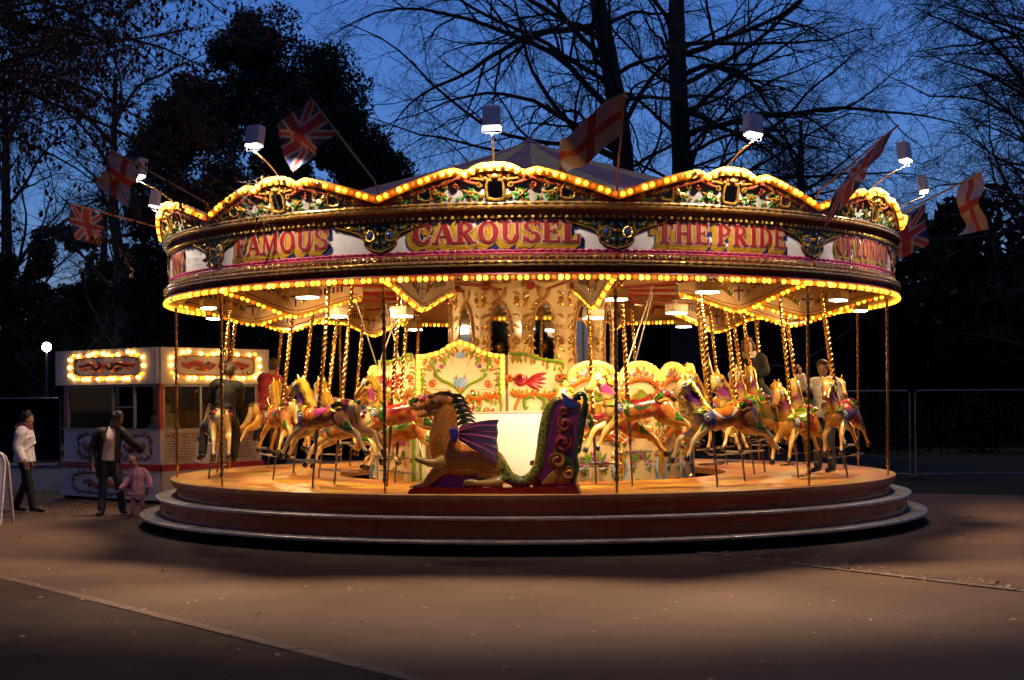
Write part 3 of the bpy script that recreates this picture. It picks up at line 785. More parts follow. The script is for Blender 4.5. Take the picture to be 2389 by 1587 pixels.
# --- striped canvas roof
TP = mat('purple tilt canvas', (0.12, 0.022, 0.13), 0.8, c2=(0.12, 0.04, 0.14), scale=3, bump=0.2, bscale=20)
TC = mat('cream tilt canvas', (0.36, 0.28, 0.15), 0.8, c2=(0.29, 0.22, 0.12), scale=3, bump=0.2, bscale=20)
for k in range(24):
    a0 = 2 * pi * k / 24; mb = MB(); N, K = 10, 6; vs = []
    for i in range(N + 1):
        t = i / N; r = 0.16 + (5.55 - 0.16) * t
        z = 5.90 - 1.62 * (t ** 0.90) - 0.03 * math.sin(pi * t)
        for j in range(K + 1):
            s = j / K; sag = math.sin(pi * s) * 0.03 * t
            a = a0 + 2 * pi / 24 * s
            vs.append((r * math.sin(a), -r * math.cos(a), z - sag))
    fs = [(i * (K + 1) + j, i * (K + 1) + j + 1, (i + 1) * (K + 1) + j + 1, (i + 1) * (K + 1) + j) for i in range(N) for j in range(K)]
    mb.add(vs, fs); mb.build('roof_gore', TP if k % 2 else TC, ROOT)
mb = MB(); mb.lathe([(0.0, 6.02), (0.05, 6.0), (0.08, 5.95), (0.19, 5.90), (0.2, 5.86)], 16); mb.build('roof_cap', TP, ROOT)

# --- ceiling, sweeps and cranks
mb = MB(); mb.lathe([(5.49, 3.72), (3.4, 3.80), (1.25, 3.86)][::-1], 48); mb.build('ceiling_canvas', IVORY, ROOT)
REDR = mat('red painted rod', (0.42, 0.025, 0.02), 0.3, c2=(0.3, 0.015, 0.015), scale=9, coat=0.3)
for k in range(12):
    a = SEC[k] + R(4)
    mb = MB()
    for r0, r1 in ((1.30, 2.9), (3.7, 4.05), (4.55, 5.3)): mb.tube([(0, -r0, 3.56), (0, -r1, 3.56)], 0.026, 8)
    mb.tube([(0, -2.9, 3.56), (0, -3.05, 3.70), (0, -3.5, 3.70), (0, -3.7, 3.56)], 0.024, 6)
    mb.tube([(0, -4.05, 3.56), (0, -4.15, 3.44), (0, -4.45, 3.44), (0, -4.55, 3.56)], 0.024, 6)
    mb.sphere((0, -1.36, 3.56), 0.075, 12, 8)
    o = mb.build('crank_shaft', REDR, ROOT, rot=(0, 0, a))
    mb = MB(); mb.box((0, -3.4, 3.64), (0.07, 4.1, 0.10)); mb.box((0, -3.4, 3.50), (0.04, 4.1, 0.03), 1)
    mb.build('sweep_beam', [IVORY, REDR], ROOT, smooth=False, rot=(0, 0, SEC[k] + HALF))
    o.name = 'crank_shaft'

# --- dropper boards with bulbs, hanging inwards from the rim
DROPB = mat('dropper board paint', (0.70, 0.50, 0.26), 0.4, c2=(0.56, 0.36, 0.16), scale=4)
def dropper_mesh():
    def fn(u, v, d): return Vector((d, -u, v))          # u radius, v height, d to the side
    bot = [(5.47, 3.345), (5.2, 3.29), (4.9, 3.20), (4.62, 3.11), (4.48, 3.07), (4.35, 3.055), (4.22, 3.07), (4.08, 3.11), (3.8, 3.20), (3.5, 3.29), (3.22, 3.345)]
    out = [(5.47, 3.56)] + bot + [(3.22, 3.56)]
    mb = MB(); mb.prism(out, fn, -0.015, 0.015, 0)
    rim_ = MB(); rim_.tube([fn(u, v, 0) for u, v in bot], 0.030, 6)
    orn = MB()
    for s in (-1, 1):
        f = lambda u, v, d: fn(u, v, s * (0.015 + d))
        def pr(P, d0, d1, mi):
            orn.prism(P, f, d0, d1, mi)
        pr([(4.25, 3.38), (4.25, 3.26), (4.35, 3.13), (4.45, 3.26), (4.45, 3.38)], 0.0, 0.006, 0)
        pr([(4.335, 3.16), (4.365, 3.16), (4.365, 3.37), (4.335, 3.37)], 0.006, 0.009, 1)
        pr([(4.26, 3.29), (4.334, 3.29), (4.334, 3.32), (4.26, 3.32)], 0.006, 0.009, 1)
        pr([(4.366, 3.29), (4.44, 3.29), (4.44, 3.32), (4.366, 3.32)], 0.006, 0.009, 1)
        for q in (-1, 1):
            for k in range(6): o_leaf(orn, f, 4.35 + q * (0.12 + 0.035 * k), 3.21 + 0.03 * k, 0.10, pi / 2 - q * (0.4 + 0.22 * k), 0.022, 2 if k % 2 else 3, 0.0, q * 0.4)
            o_scroll(orn, f, 4.35 + q * 0.24, 3.36, 0.06, 0, 1.3, q, 0.016, 3)
            for k in range(6):
                uu = 4.35 + q * (0.42 + 0.07 * k); z0 = 3.34 + 0.012 * k
                pr([(uu - 0.016, z0), (uu + 0.016, z0), (uu + 0.016, z0 + 0.09), (uu - 0.016, z0 + 0.09)], 0.0, 0.005, 4 if k % 2 else 1)
            o_curve(orn, f, [(4.35 + q * 0.02, 3.105), (4.35 + q * 0.3, 3.17), (4.35 + q * 0.7, 3.30), (4.35 + q * 1.05, 3.385)], 0.006, 5, 4)
    bs = MB(); L = [0.0]
    for p, q in zip(bot[:-1], bot[1:]): L.append(L[-1] + math.hypot(q[0] - p[0], q[1] - p[1]))
    for i in range(27):
        t = (i + 0.5) / 27 * L[-1]
        p = fn(float(np.interp(t, L, [b_[0] for b_ in bot])), float(np.interp(t, L, [b_[1] for b_ in bot])) - 0.03, 0.0)
        bs.sphere(p, 0.031, 10, 7, 1 if i % 3 == 2 else 0)
    return mb.mesh('dropper_board', [DROPB], smooth=False), rim_.mesh('dropper_rim', [GOLDB]), orn.mesh('dropper_crest', [WHITE, REDF, GREEN, GOLD, NAVY, CRIM]), bs.mesh('bulb_string', [BULB, BULBO])
dm = dropper_mesh()
for a in SEC:
    o = link('dropper_board', dm[0], ROOT, rot=(0, 0, a + HALF))
    link('dropper_rim', dm[1], o); link('dropper_crest', dm[2], o); tag(link('bulb_string', dm[3], o), kind='stuff')

# --- outer poles
def twist(L, r, amp, pitch, n=10, lobes=2, dz=0.0125):
    mb = MB(); N = int(L / dz); vs = []
    for i in range(N + 1):
        z = L * i / N; ph = 2 * pi * z / pitch
        for k in range(n):
            a = 2 * pi * k / n; rr = r * (1 + amp * math.cos(lobes * (a - ph / lobes)))
            vs.append((rr * math.cos(a), rr * math.sin(a), z))
    fs = [(i * n + k, i * n + (k + 1) % n, (i + 1) * n + (k + 1) % n, (i + 1) * n + k) for i in range(N) for k in range(n)]
    mb.add(vs, fs); return mb
tw = twist(2.42, 0.021, 0.22, 0.085, 10, 2)
tw.v = [(x, y, z + 0.86) for x, y, z in tw.v]
op_me = tw.mesh('outer_pole', [OLDBRASS])
mb = MB(); mb.lathe([(0.012, 0.70), (0.018, 0.72), (0.014, 0.82), (0.03, 0.845), (0.034, 0.865), (0.03, 0.885), (0.02, 0.905), (0.026, 0.925), (0.02, 0.94)], 12)
cl_me = mb.mesh('pole_collar', [BRASS])
for a in SEC:
    b = a + HALF
    o = link('outer_pole', op_me, ROOT, (5.50 * math.sin(b), -5.50 * math.cos(b), 0)); link('pole_collar', cl_me, o)
# stay rods
STAY = mat('white stay rod', (0.70, 0.66, 0.6), 0.35, 0.3)
for p, q in (((-2.25, -1.2, 3.5), (-1.5, -2.6, 0.75)), ((-1.75, -2.6, 3.5), (-2.45, -1.6, 1.9)), ((1.75, -2.0, 3.5), (0.75, -3.0, 0.75)), ((2.3, -1.9, 3.5), (2.75, -2.2, 1.5)), ((1.9, -0.4, 3.5), (1.3, -1.6, 1.6)), ((-2.9, 1.2, 3.5), (-2.2, 2.5, 0.9))):
    mb = MB(); mb.tube([p, q], 0.011, 6); mb.build('stay_rod', STAY, ROOT)

# --- centre drum with oval mirrors
DR = 1.27; DA = 2 * pi / 12; dw = DR * math.tan(DA / 2)
def dfn(u, v, d): return Vector((u, -(DR + d), v))
FRAME = mat('brown gilt frame', (0.46, 0.24, 0.07), 0.3, 0.35, (0.24, 0.10, 0.03), 14, 0.3, 60, coat=0.3)
mb = MB(); mb.prism([(-dw * 0.995, 0.3), (dw * 0.995, 0.3), (dw * 0.995, 3.78), (-dw * 0.995, 3.78)], dfn, -0.03, 0.0)
dp_me = mb.mesh('drum_panel', [mat('golden cream paint', (0.70, 0.50, 0.24), 0.35, c2=(0.60, 0.40, 0.17), scale=3, coat=0.3)], smooth=False)
oval = [(0.185 * math.cos(t), 2.72 + 0.60 * math.sin(t) * (1.0 if math.sin(t) > 0 else 1.1)) for t in np.linspace(0, 2 * pi, 32, endpoint=False)]
mb = MB(); mb.prism(oval, dfn, 0.001, 0.008); om_me = mb.mesh('oval_mirror', [MIRROR], smooth=False)
mb = MB()
for i in range(32):
    p, q = oval[i], oval[(i + 1) % 32]
    for k in range(2):
        t = k / 2; u, v = p[0] * (1 - t) + q[0] * t, p[1] * (1 - t) + q[1] * t
        ang = math.atan2(v - 2.72, u * 3)
        o_leaf(mb, dfn, u * 1.06, 2.72 + (v - 2.72) * 1.01, 0.10, ang + pi / 2 + (0.6 if k else -0.5), 0.026, 2 if (i % 8 == 5 and k) else (1 if i % 5 == 0 else 0), 0.004, 0.3, 0.6)
o_curve(mb, dfn, oval + [oval[0]], 0.02, 0, 6, d=0.004, k=1)
for s in (-1, 1):
    for k in range(9):
        v = 2.05 + 0.17 * k
        o_leaf(mb, dfn, s * (dw - 0.03), v, 0.13, pi / 2 + s * 0.5, 0.028, (0, 1)[k % 2], 0.003, s * 0.6, 0.5)
    for v in (2.10, 2.72, 3.36): o_scroll(mb, dfn, s * (dw - 0.07), v, 0.05, 0, 1.3, s, 0.018, 1, 0.003)
    o_leaf(mb, dfn, 0, 3.36, 0.22, pi / 2 - s * 0.9, 0.04, 0, 0.004, s * 0.5); o_leaf(mb, dfn, 0, 2.02, 0.2, -pi / 2 + s * 0.9, 0.035, 2, 0.004, -s * 0.5)
fr_me = mb.mesh('mirror_frame', [FRAME, GOLD, SKYB])
mb = MB()
for i in range(16):
    a = 2 * pi * i / 16; L = 0.10 if i % 2 else 0.06
    mb.tube([(0, -DR - 0.05, 2.63), (L * math.cos(a), -DR - 0.05, 2.63 + L * math.sin(a))], [0.006, 0.001], 4)
star_me = mb.mesh('mirror_star', [BRASS])
for k in range(12):
    o = link('drum_panel', dp_me, ROOT, rot=(0, 0, R(8) + k * DA))
    m_ = link('oval_mirror', om_me, o); link('mirror_frame', fr_me, o)
    if k in (0, 11): link('mirror_star', star_me, m_)
# ================================================================== galloping horses
# local frame: faces -x, origin at the pole on the saddle top, z up
BODY = [(0.640, -0.035, 0.035, 0.040), (0.615, -0.02, 0.095, 0.082), (0.55, 0.0, 0.145, 0.125), (0.46, -0.01, 0.158, 0.145), (0.33, -0.055, 0.138, 0.142), (0.18, -0.100, 0.122, 0.138), (0.03, -0.118, 0.130, 0.142), (-0.10, -0.112, 0.150, 0.148), (-0.19, -0.09, 0.155, 0.132), (-0.26, -0.065, 0.125, 0.102), (-0.30, -0.05, 0.06, 0.06)]
_bx = [b[0] for b in BODY][::-1]
def bsec(x): return [float(np.interp(x, _bx, [b[i] for b in BODY][::-1])) for i in (1, 2, 3)]
def bfn(x, ang, off=0.0):
    # point on the barrel: ang 0 at the top, + towards -y (outer side)
    zc, hh, hw = bsec(x)
    return Vector((x, -(hw + off) * math.sin(ang), zc + (hh + off) * math.cos(ang)))
def loft(mb, secs, n=14, mi=0):
    # secs: (x, y, z, ra, rb): tube with own ellipse
    sp = spline(secs, 4)
    mb.tube([p[:3] for p in sp], [(float(max(p[3], 0.004)), float(max(p[4], 0.004))) for p in sp], n, mi, up=(0, 0, 1))
def horse_body():
    mb = MB()
    sp = spline([(b[0], 0, b[1], b[2], b[3]) for b in BODY], 3)
    mb.tube([p[:3] for p in sp], [(float(p[3]), float(p[4])) for p in sp], 18, up=(0, 0, 1))
    # neck: radii are (in plane, across)
    neck = [(-0.10, 0, -0.10, 0.15, 0.11), (-0.19, 0, 0.0, 0.145, 0.095), (-0.255, 0, 0.12, 0.12, 0.075), (-0.315, 0, 0.24, 0.098, 0.062), (-0.365, 0, 0.335, 0.082, 0.055), (-0.385, 0, 0.37, 0.05, 0.045)]
    sp = spline(neck, 4); mb.tube([p[:3] for p in sp], [(float(p[3]), float(p[4])) for p in sp], 14, up=(-1, 0, 0))
    head = [(-0.335, 0, 0.375, 0.035, 0.035), (-0.375, 0, 0.345, 0.080, 0.060), (-0.42, 0, 0.305, 0.085, 0.060), (-0.47, 0, 0.255, 0.062, 0.047), (-0.52, 0, 0.205, 0.050, 0.040), (-0.555, 0, 0.172, 0.050, 0.042), (-0.58, 0, 0.15, 0.034, 0.032)]
    sp = spline(head, 4); mb.tube([p[:3] for p in sp], [(float(p[3]), float(p[4])) for p in sp], 14, up=(0, 0, 1))
    mb.sphere((-0.545, 0, 0.135), (0.032, 0.03, 0.018), 8, 6)        # lower lip
    for s in (-1, 1):
        mb.sphere((-0.395, s * 0.045, 0.335), (0.03, 0.022, 0.022), 8, 6)   # brow
        mb.sphere((-0.40, s * 0.038, 0.275), (0.05, 0.03, 0.045), 8, 6)     # cheek
        mb.sphere((-0.566, s * 0.025, 0.172), (0.018, 0.016, 0.016), 8, 6)  # nostril
        mb.tube([(-0.345, s * 0.035, 0.385), (-0.362, s * 0.045, 0.43), (-0.385, s * 0.048, 0.465), (-0.398, s * 0.045, 0.49)], [(0.026, 0.016), (0.027, 0.015), (0.018, 0.011), (0.005, 0.004)], 8)
        # forelegs reach forwards, hind legs drive back
        k = 0.0 if s < 0 else 0.085
        fl = [(-0.13, s * 0.10, -0.17, 0.085, 0.06), (-0.235 - k * 0.5, s * 0.105, -0.27, 0.060, 0.047), (-0.335 - k, s * 0.105, -0.345 + k * 0.25, 0.042, 0.036), (-0.375 - k, s * 0.105, -0.385 + k * 0.2, 0.040, 0.036), (-0.425 - k, s * 0.105, -0.475 + k * 0.1, 0.026, 0.024), (-0.465 - k, s * 0.105, -0.55, 0.030, 0.027), (-0.485 - k, s * 0.105, -0.585, 0.028, 0.027)]
        loft(mb, fl, 10)
        h = 0.0 if s < 0 else 0.10
        hl = [(0.44, s * 0.075, -0.07, 0.14, 0.085), (0.535 + h * 0.3, s * 0.095, -0.185, 0.110, 0.07), (0.64 + h * 0.7, s * 0.10, -0.255 + h * 0.1, 0.068, 0.05), (0.745 + h, s * 0.10, -0.29 + h * 0.2, 0.044, 0.037), (0.80 + h, s * 0.10, -0.335 + h * 0.2, 0.037, 0.032), (0.855 + h, s * 0.10, -0.425 + h * 0.2, 0.027, 0.025), (0.915 + h, s * 0.10, -0.495 + h * 0.2, 0.029, 0.026), (0.945 + h, s * 0.10, -0.52 + h * 0.2, 0.029, 0.027)]
        loft(mb, hl, 10)
    me = fuse(mb, 0.0125, 4, 'body')
    n = len(me.vertices); co = np.empty(n * 3); me.vertices.foreach_get('co', co); co = co.reshape(-1, 3)
    x, y, z = co.T
    att = me.color_attributes.new('paint', 'FLOAT_COLOR', 'POINT')
    # r: neck accent, g: dark mottling (muzzle, cannon bones, belly line), b: trappings under the saddle
    neck = np.clip((z - 0.02 + (x + 0.2) * 0.2) / 0.08, 0, 1) * np.clip((-0.10 - x) / 0.06, 0, 1) * np.clip((0.30 - z + (x + 0.30) * 0.6) / 0.06, 0, 1)
    muz = np.clip((-0.46 - x) / 0.08, 0, 1) * np.clip((z - 0.05) / 0.05, 0, 1)
    trap = np.clip((z + 0.245) / 0.03, 0, 1) * np.clip((x + 0.27) / 0.05, 0, 1) * np.clip((0.60 - x) / 0.04, 0, 1)
    c = np.stack([neck, muz, trap, np.ones(n)], 1).astype(np.float32)
    att.data.foreach_set('color', c.ravel())
    return me
def horse_paint(name, base, base2, trap):
    m = bpy.data.materials.new(name); m.use_nodes = True; nt = m.node_tree; b = nt.nodes['Principled BSDF']
    at = nt.nodes.new('ShaderNodeAttribute'); at.attribute_name = 'paint'
    sp = nt.nodes.new('ShaderNodeSeparateColor'); nt.links.new(at.outputs['Color'], sp.inputs[0])
    tc = nt.nodes.new('ShaderNodeTexCoord')
    n = nt.nodes.new('ShaderNodeTexNoise'); n.inputs['Scale'].default_value = 5.5; n.inputs['Detail'].default_value = 4
    nt.links.new(tc.outputs['Object'], n.inputs['Vector'])
    r = nt.nodes.new('ShaderNodeValToRGB'); e = r.color_ramp.elements
    e[0].position = 0.40; e[0].color = (*base2, 1); e[1].position = 0.60; e[1].color = (*base, 1)
    nt.links.new(n.outputs[0], r.inputs[0])
    def mix(fac, a, bcol, obj=False):
        x = nt.nodes.new('ShaderNodeMix'); x.data_type = 'RGBA'
        nt.links.new(fac, x.inputs[0]); nt.links.new(a, x.inputs[6])
        if obj:
            oi = nt.nodes.new('ShaderNodeObjectInfo'); nt.links.new(oi.outputs['Color'], x.inputs[7])
        else: x.inputs[7].default_value = (*bcol, 1)
        return x.outputs[2]
    n2 = nt.nodes.new('ShaderNodeTexNoise'); n2.inputs['Scale'].default_value = 9.0; n2.inputs['Detail'].default_value = 2
    nt.links.new(tc.outputs['Object'], n2.inputs['Vector'])
    r2 = nt.nodes.new('ShaderNodeValToRGB'); e = r2.color_ramp.elements
    e[0].position = 0.47; e[0].color = (*trap, 1); e[1].position = 0.56; e[1].color = (*[min(1, c * 0.45 + k) for c, k in zip(trap, (0.34, 0.17, 0.03))], 1)
    nt.links.new(n2.outputs[0], r2.inputs[0])
    xx = nt.nodes.new('ShaderNodeMix'); xx.data_type = 'RGBA'
    nt.links.new(sp.outputs[2], xx.inputs[0]); nt.links.new(r.outputs[0], xx.inputs[6]); nt.links.new(r2.outputs[0], xx.inputs[7])
    o = xx.outputs[2]
    o = mix(sp.outputs[0], o, None, True)
    o = mix(sp.outputs[1], o, (0.30, 0.13, 0.05))
    nt.links.new(o, b.inputs['Base Color'])
    b.inputs['Roughness'].default_value = 0.25; b.inputs['Coat Weight'].default_value = 0.5; b.inputs['Coat Roughness'].default_value = 0.07
    return m
HP = [horse_paint('ivory horse paint', (0.86, 0.70, 0.36), (0.74, 0.48, 0.15), (0.30, 0.05, 0.025)),
      horse_paint('tan horse paint', (0.80, 0.52, 0.15), (0.62, 0.31, 0.06), (0.34, 0.04, 0.03)),
      horse_paint('honey horse paint', (0.84, 0.62, 0.22), (0.68, 0.40, 0.09), (0.10, 0.12, 0.03))]
body_me = horse_body(); body_me.materials.append(HP[0])

def patch(x0, x1, a0, a1, off, th, nx=10, na=14, shape=None):
    # padded patch on the barrel
    mb = MB(); vs = []
    for i in range(nx + 1):
        for j in range(na + 1):
            s, t = i / nx, j / na
            A0, A1 = a0, a1
            if shape: k = shape(s); A0, A1 = a0 * k, a1 * k
            x = x0 + (x1 - x0) * s; a = A0 + (A1 - A0) * t
            ed = min(s, 1 - s, t, 1 - t); pad = th * min(1, ed * 7)
            vs.append(bfn(x, a, off + pad))
    fs = [(i * (na + 1) + j, (i + 1) * (na + 1) + j, (i + 1) * (na + 1) + j + 1, i * (na + 1) + j + 1) for i in range(nx) for j in range(na)]
    mb.add(vs, fs); return mb
def bf(s):   # ornament surface on one flank: u = x, v = arc position from top
    return lambda u, v, d: bfn(u, s * v, d + 0.006)
def horse_parts():
    P = {}
    P['saddle_cloth'] = patch(-0.035, 0.325, -1.62, 1.62, 0.002, 0.008, shape=lambda s: 0.70 + 0.30 * math.sin(pi * min(1, max(0, s)))).mesh('saddle_cloth', [CRIM])
    mb = patch(0.0, 0.285, -1.38, 1.38, 0.012, 0.012, shape=lambda s: 0.62 + 0.38 * math.sin(pi * s))
    mb.tube([(0.30, -0.10, 0.055), (0.325, -0.05, 0.085), (0.33, 0, 0.095), (0.325, 0.05, 0.085), (0.30, 0.10, 0.055)], [0.01, 0.028, 0.032, 0.028, 0.01], 8)
    mb.tube([(-0.02, -0.06, 0.03), (-0.035, 0, 0.055), (-0.02, 0.06, 0.03)], [0.012, 0.02, 0.012], 8)
    P['saddle'] = mb.mesh('saddle', [MAGENTA])
    P['girth'] = patch(-0.115, -0.045, -2.6, 2.6, 0.006, 0.008, 4, 26).mesh('girth', [BLUE])
    # shoulder leaves and roses
    mb = MB()
    for s in (-1, 1):
        f = bf(s)
        for k in range(5):
            o_leaf(mb, f, -0.125 - 0.014 * k, 0.35 + 0.22 * k, 0.15, pi * 0.62 + 0.12 * k, 0.038, k % 2, 0.0, 0.6, 0.5)
        o_curve(mb, f, [(-0.13, 0.15), (-0.16, 0.6), (-0.15, 1.1), (-0.10, 1.6)], [0.02, 0.024, 0.02, 0.006], 1, 6)
        o_scroll(mb, f, -0.19, 1.05, 0.05, 0, 1.3, 1, 0.016, 1)
    P['shoulder_leaf'] = mb.mesh('shoulder_leaf', [LIME, GOLDB])
    P['rosette'] = []
    for s in (-1, 1):
        mb = MB(); p = bfn(-0.17, s * 1.55, 0.01)
        for k in range(7):
            a = 2 * pi * k / 7; mb.sphere(p + Vector((0.038 * math.cos(a), 0, 0.038 * math.sin(a))), 0.024, 8, 5, 0)
        mb.sphere(p + Vector((0, -s * 0.014, 0)), 0.022, 8, 5, 1)
        P['rosette'].append(mb.mesh('rosette', [SKYB, WHITE]))
        mb = MB()
        for k in range(5):
            q = Vector((-0.405 + 0.028 * math.cos(2 * pi * k / 5), -s * 0.072, 0.325 + 0.028 * math.sin(2 * pi * k / 5)))
            mb.sphere(q, (0.021, 0.012, 0.021), 8, 5, 0)
        mb.sphere((-0.405, -s * 0.080, 0.325), 0.013, 8, 5, 1)
        P['rosette'].append(mb.mesh('rosette', [SKYB, WHITE]))
    # rump carving
    mb = MB()
    for s in (-1, 1):
        f = bf(s)
        o_scroll(mb, f, 0.40, 0.95, 0.075, 0.5, 1.5, 1, 0.030, 1)
        o_scroll(mb, f, 0.53, 1.05, 0.06, 2.0, 1.4, -1, 0.026, 0)
        for k in range(6):
            o_leaf(mb, f, 0.44 + 0.01 * k, 0.62, 0.13, -0.9 + 0.42 * k, 0.032, (0, 0, 3)[k % 3], 0.004, 0.5, 0.5)
        for k in range(4): o_leaf(mb, f, 0.36 + 0.03 * k, 1.35, 0.12, 0.4 + 0.3 * k, 0.02, 2, 0.002, -0.4, 0.5)
        o_curve(mb, f, [(0.34, 0.2), (0.37, 0.5), (0.335, 0.9), (0.36, 1.35), (0.42, 1.6)], [0.012, 0.018, 0.018, 0.012, 0.005], 2, 6)
    P['rump_carving'] = mb.mesh('rump_carving', [CRIM, GREEN, GOLDB, BLUE])
    P['thigh_leaf'] = []
    for s in (-1, 1):
        for bx, bz, L, a in ((0.56, -0.225, 0.20, -0.35), (-0.17, -0.235, -0.17, 0.6)):
            y = -s * (0.150 if bx > 0 else 0.142); mb = MB()
            for dz, sc in ((0, 1.0), (0.035, 0.7)):
                pts = [(bx + L * sc * t * math.cos(a), y + s * 0.012 * t, bz + dz - abs(L) * sc * t * math.sin(abs(a)) * 0.8 + 0.02 * math.sin(pi * t)) for t in np.linspace(0, 1, 6)]
                mb.tube(pts, [(0.012, 0.004), (0.036, 0.012), (0.040, 0.014), (0.032, 0.012), (0.016, 0.008), (0.003, 0.003)], 6, up=(0, 0, 1))
            P['thigh_leaf'].append(mb.mesh('thigh_leaf', [GREEN]))
    # mane
    mb = MB(); rr = random.Random(4)
    crestp = spline([(-0.385, 0.40), (-0.335, 0.395), (-0.275, 0.33), (-0.215, 0.235), (-0.155, 0.13), (-0.085, 0.05), (-0.06, 0.01)], 4)
    mb.tube([(p[0], 0, p[1]) for p in crestp], [0.02] + [0.034] * (len(crestp) - 2) + [0.012], 8)
    for s in (-1, 1):
        for i in range(1, len(crestp) - 1):
            p = crestp[i]; L = 0.115 + 0.03 * math.sin(i)
            pts = []
            for t in np.linspace(0, 1, 5):
                pts.append((p[0] + 0.035 * math.sin(t * 3.0) - 0.03 * t, -s * (0.018 + 0.065 * math.sin(min(1.5, t * 1.8))), p[1] - L * t * 0.75 + 0.014))
            mb.tube(pts, [0.012, 0.019, 0.019, 0.014, 0.003], 6)
    for k in range(4): mb.tube([(-0.375, 0.02 * (k - 1.5), 0.40), (-0.415, 0.025 * (k - 1.5), 0.40), (-0.445, 0.028 * (k - 1.5), 0.355 - 0.01 * (k % 2))], [0.010, 0.013, 0.003], 6)
    P['mane'] = mb.mesh('mane', [GOLDB])
    mb = MB()
    mb.tube([(0.59, 0, 0.07), (0.64, 0, 0.085), (0.665, 0, 0.03), (0.665, 0, -0.07), (0.69, 0, -0.16), (0.735, 0, -0.205)], [0.02, 0.034, 0.045, 0.048, 0.034, 0.006], 8)
    mb.tube([(0.56, 0, 0.10), (0.62, 0, 0.115), (0.675, 0, 0.105), (0.70, 0, 0.085)], [0.012, 0.032, 0.034, 0.01], 8, 1)
    P['tail'] = mb.mesh('tail', [IVORYT, GREEN])
    mb = MB()
    for s in (-1, 1):
        o = [(-0.352, 0.39), (-0.40, 0.36), (-0.425, 0.27), (-0.38, 0.235)]
        mb.tube([(u, -s * 0.064, v) for u, v in o], 0.008, 5)
        mb.tube([(-0.425, -s * 0.060, 0.30), (-0.50, -s * 0.046, 0.222), (-0.55, -s * 0.046, 0.165)], 0.008, 5)
        mb.tube([(-0.53, -s * 0.044, 0.175), (-0.40, -s * 0.085, 0.12), (-0.27, -s * 0.10, 0.06), (-0.12, -s * 0.08, 0.03)], 0.007, 5)
    mb.tube([(-0.503, -0.048, 0.225), (-0.475, -0.02, 0.29), (-0.475, 0.02, 0.29), (-0.503, 0.048, 0.225)], 0.008, 5)
    P['bridle'] = mb.mesh('bridle', [GOLDB])
    P['eye'] = []
    for s in (-1, 1):
        mb = MB(); mb.sphere((-0.418, -s * 0.058, 0.330), 0.0145, 8, 6, 0); P['eye'].append(mb.mesh('eye', [HOOF]))
    H = []
    for s in (-1, 1):
        k = 0.0 if s < 0 else 0.085; h = 0.0 if s < 0 else 0.10
        for p, dr in (((-0.478 - k, s * 0.105, -0.572), Vector((-0.42, 0, -0.75))), ((0.935 + h, s * 0.10, -0.51 + h * 0.2), Vector((0.62, 0, -0.62)))):
            mb = MB(); d = dr.normalized()
            P0 = Vector(p)
            mb.tube([P0 - d * 0.005, P0 + d * 0.012, P0 + d * 0.055, P0 + d * 0.068], [0.024, 0.031, 0.042, 0.036], 10)
            H.append(mb.mesh('hoof', [HOOF]))
    P['hoof'] = H
    # pole, lower rod and footrest
    tw = twist(2.55, 0.026, 0.24, 0.105, 10, 2); tw.v = [(x, y, z + 0.0) for x, y, z in tw.v]
    P['pole'] = tw.mesh('pole', [BRASS])
    mb = MB(); mb.lathe([(0.034, -0.02), (0.04, 0.03), (0.028, 0.07), (0.036, 0.10), (0.027, 0.12)], 12); P['pole_collar'] = mb.mesh('pole_collar', [BRASS])
    return P
IVORYT = mat('pale tail paint', (0.66, 0.48, 0.22), 0.28, c2=(0.48, 0.28, 0.09), scale=12, coat=0.4)
HPART = horse_parts()
rod_cache = {}
FOOTR = mat('grey footrest', (0.34, 0.31, 0.30), 0.5, 0.3, (0.24, 0.21, 0.2), 9)
ACC = [(0.16, 0.03, 0.24, 1), (0.22, 0.03, 0.20, 1), (0.30, 0.06, 0.03, 1), (0.26, 0.03, 0.12, 1), (0.34, 0.14, 0.03, 1)]
LEAN = R(7.5)
HS = 1.01
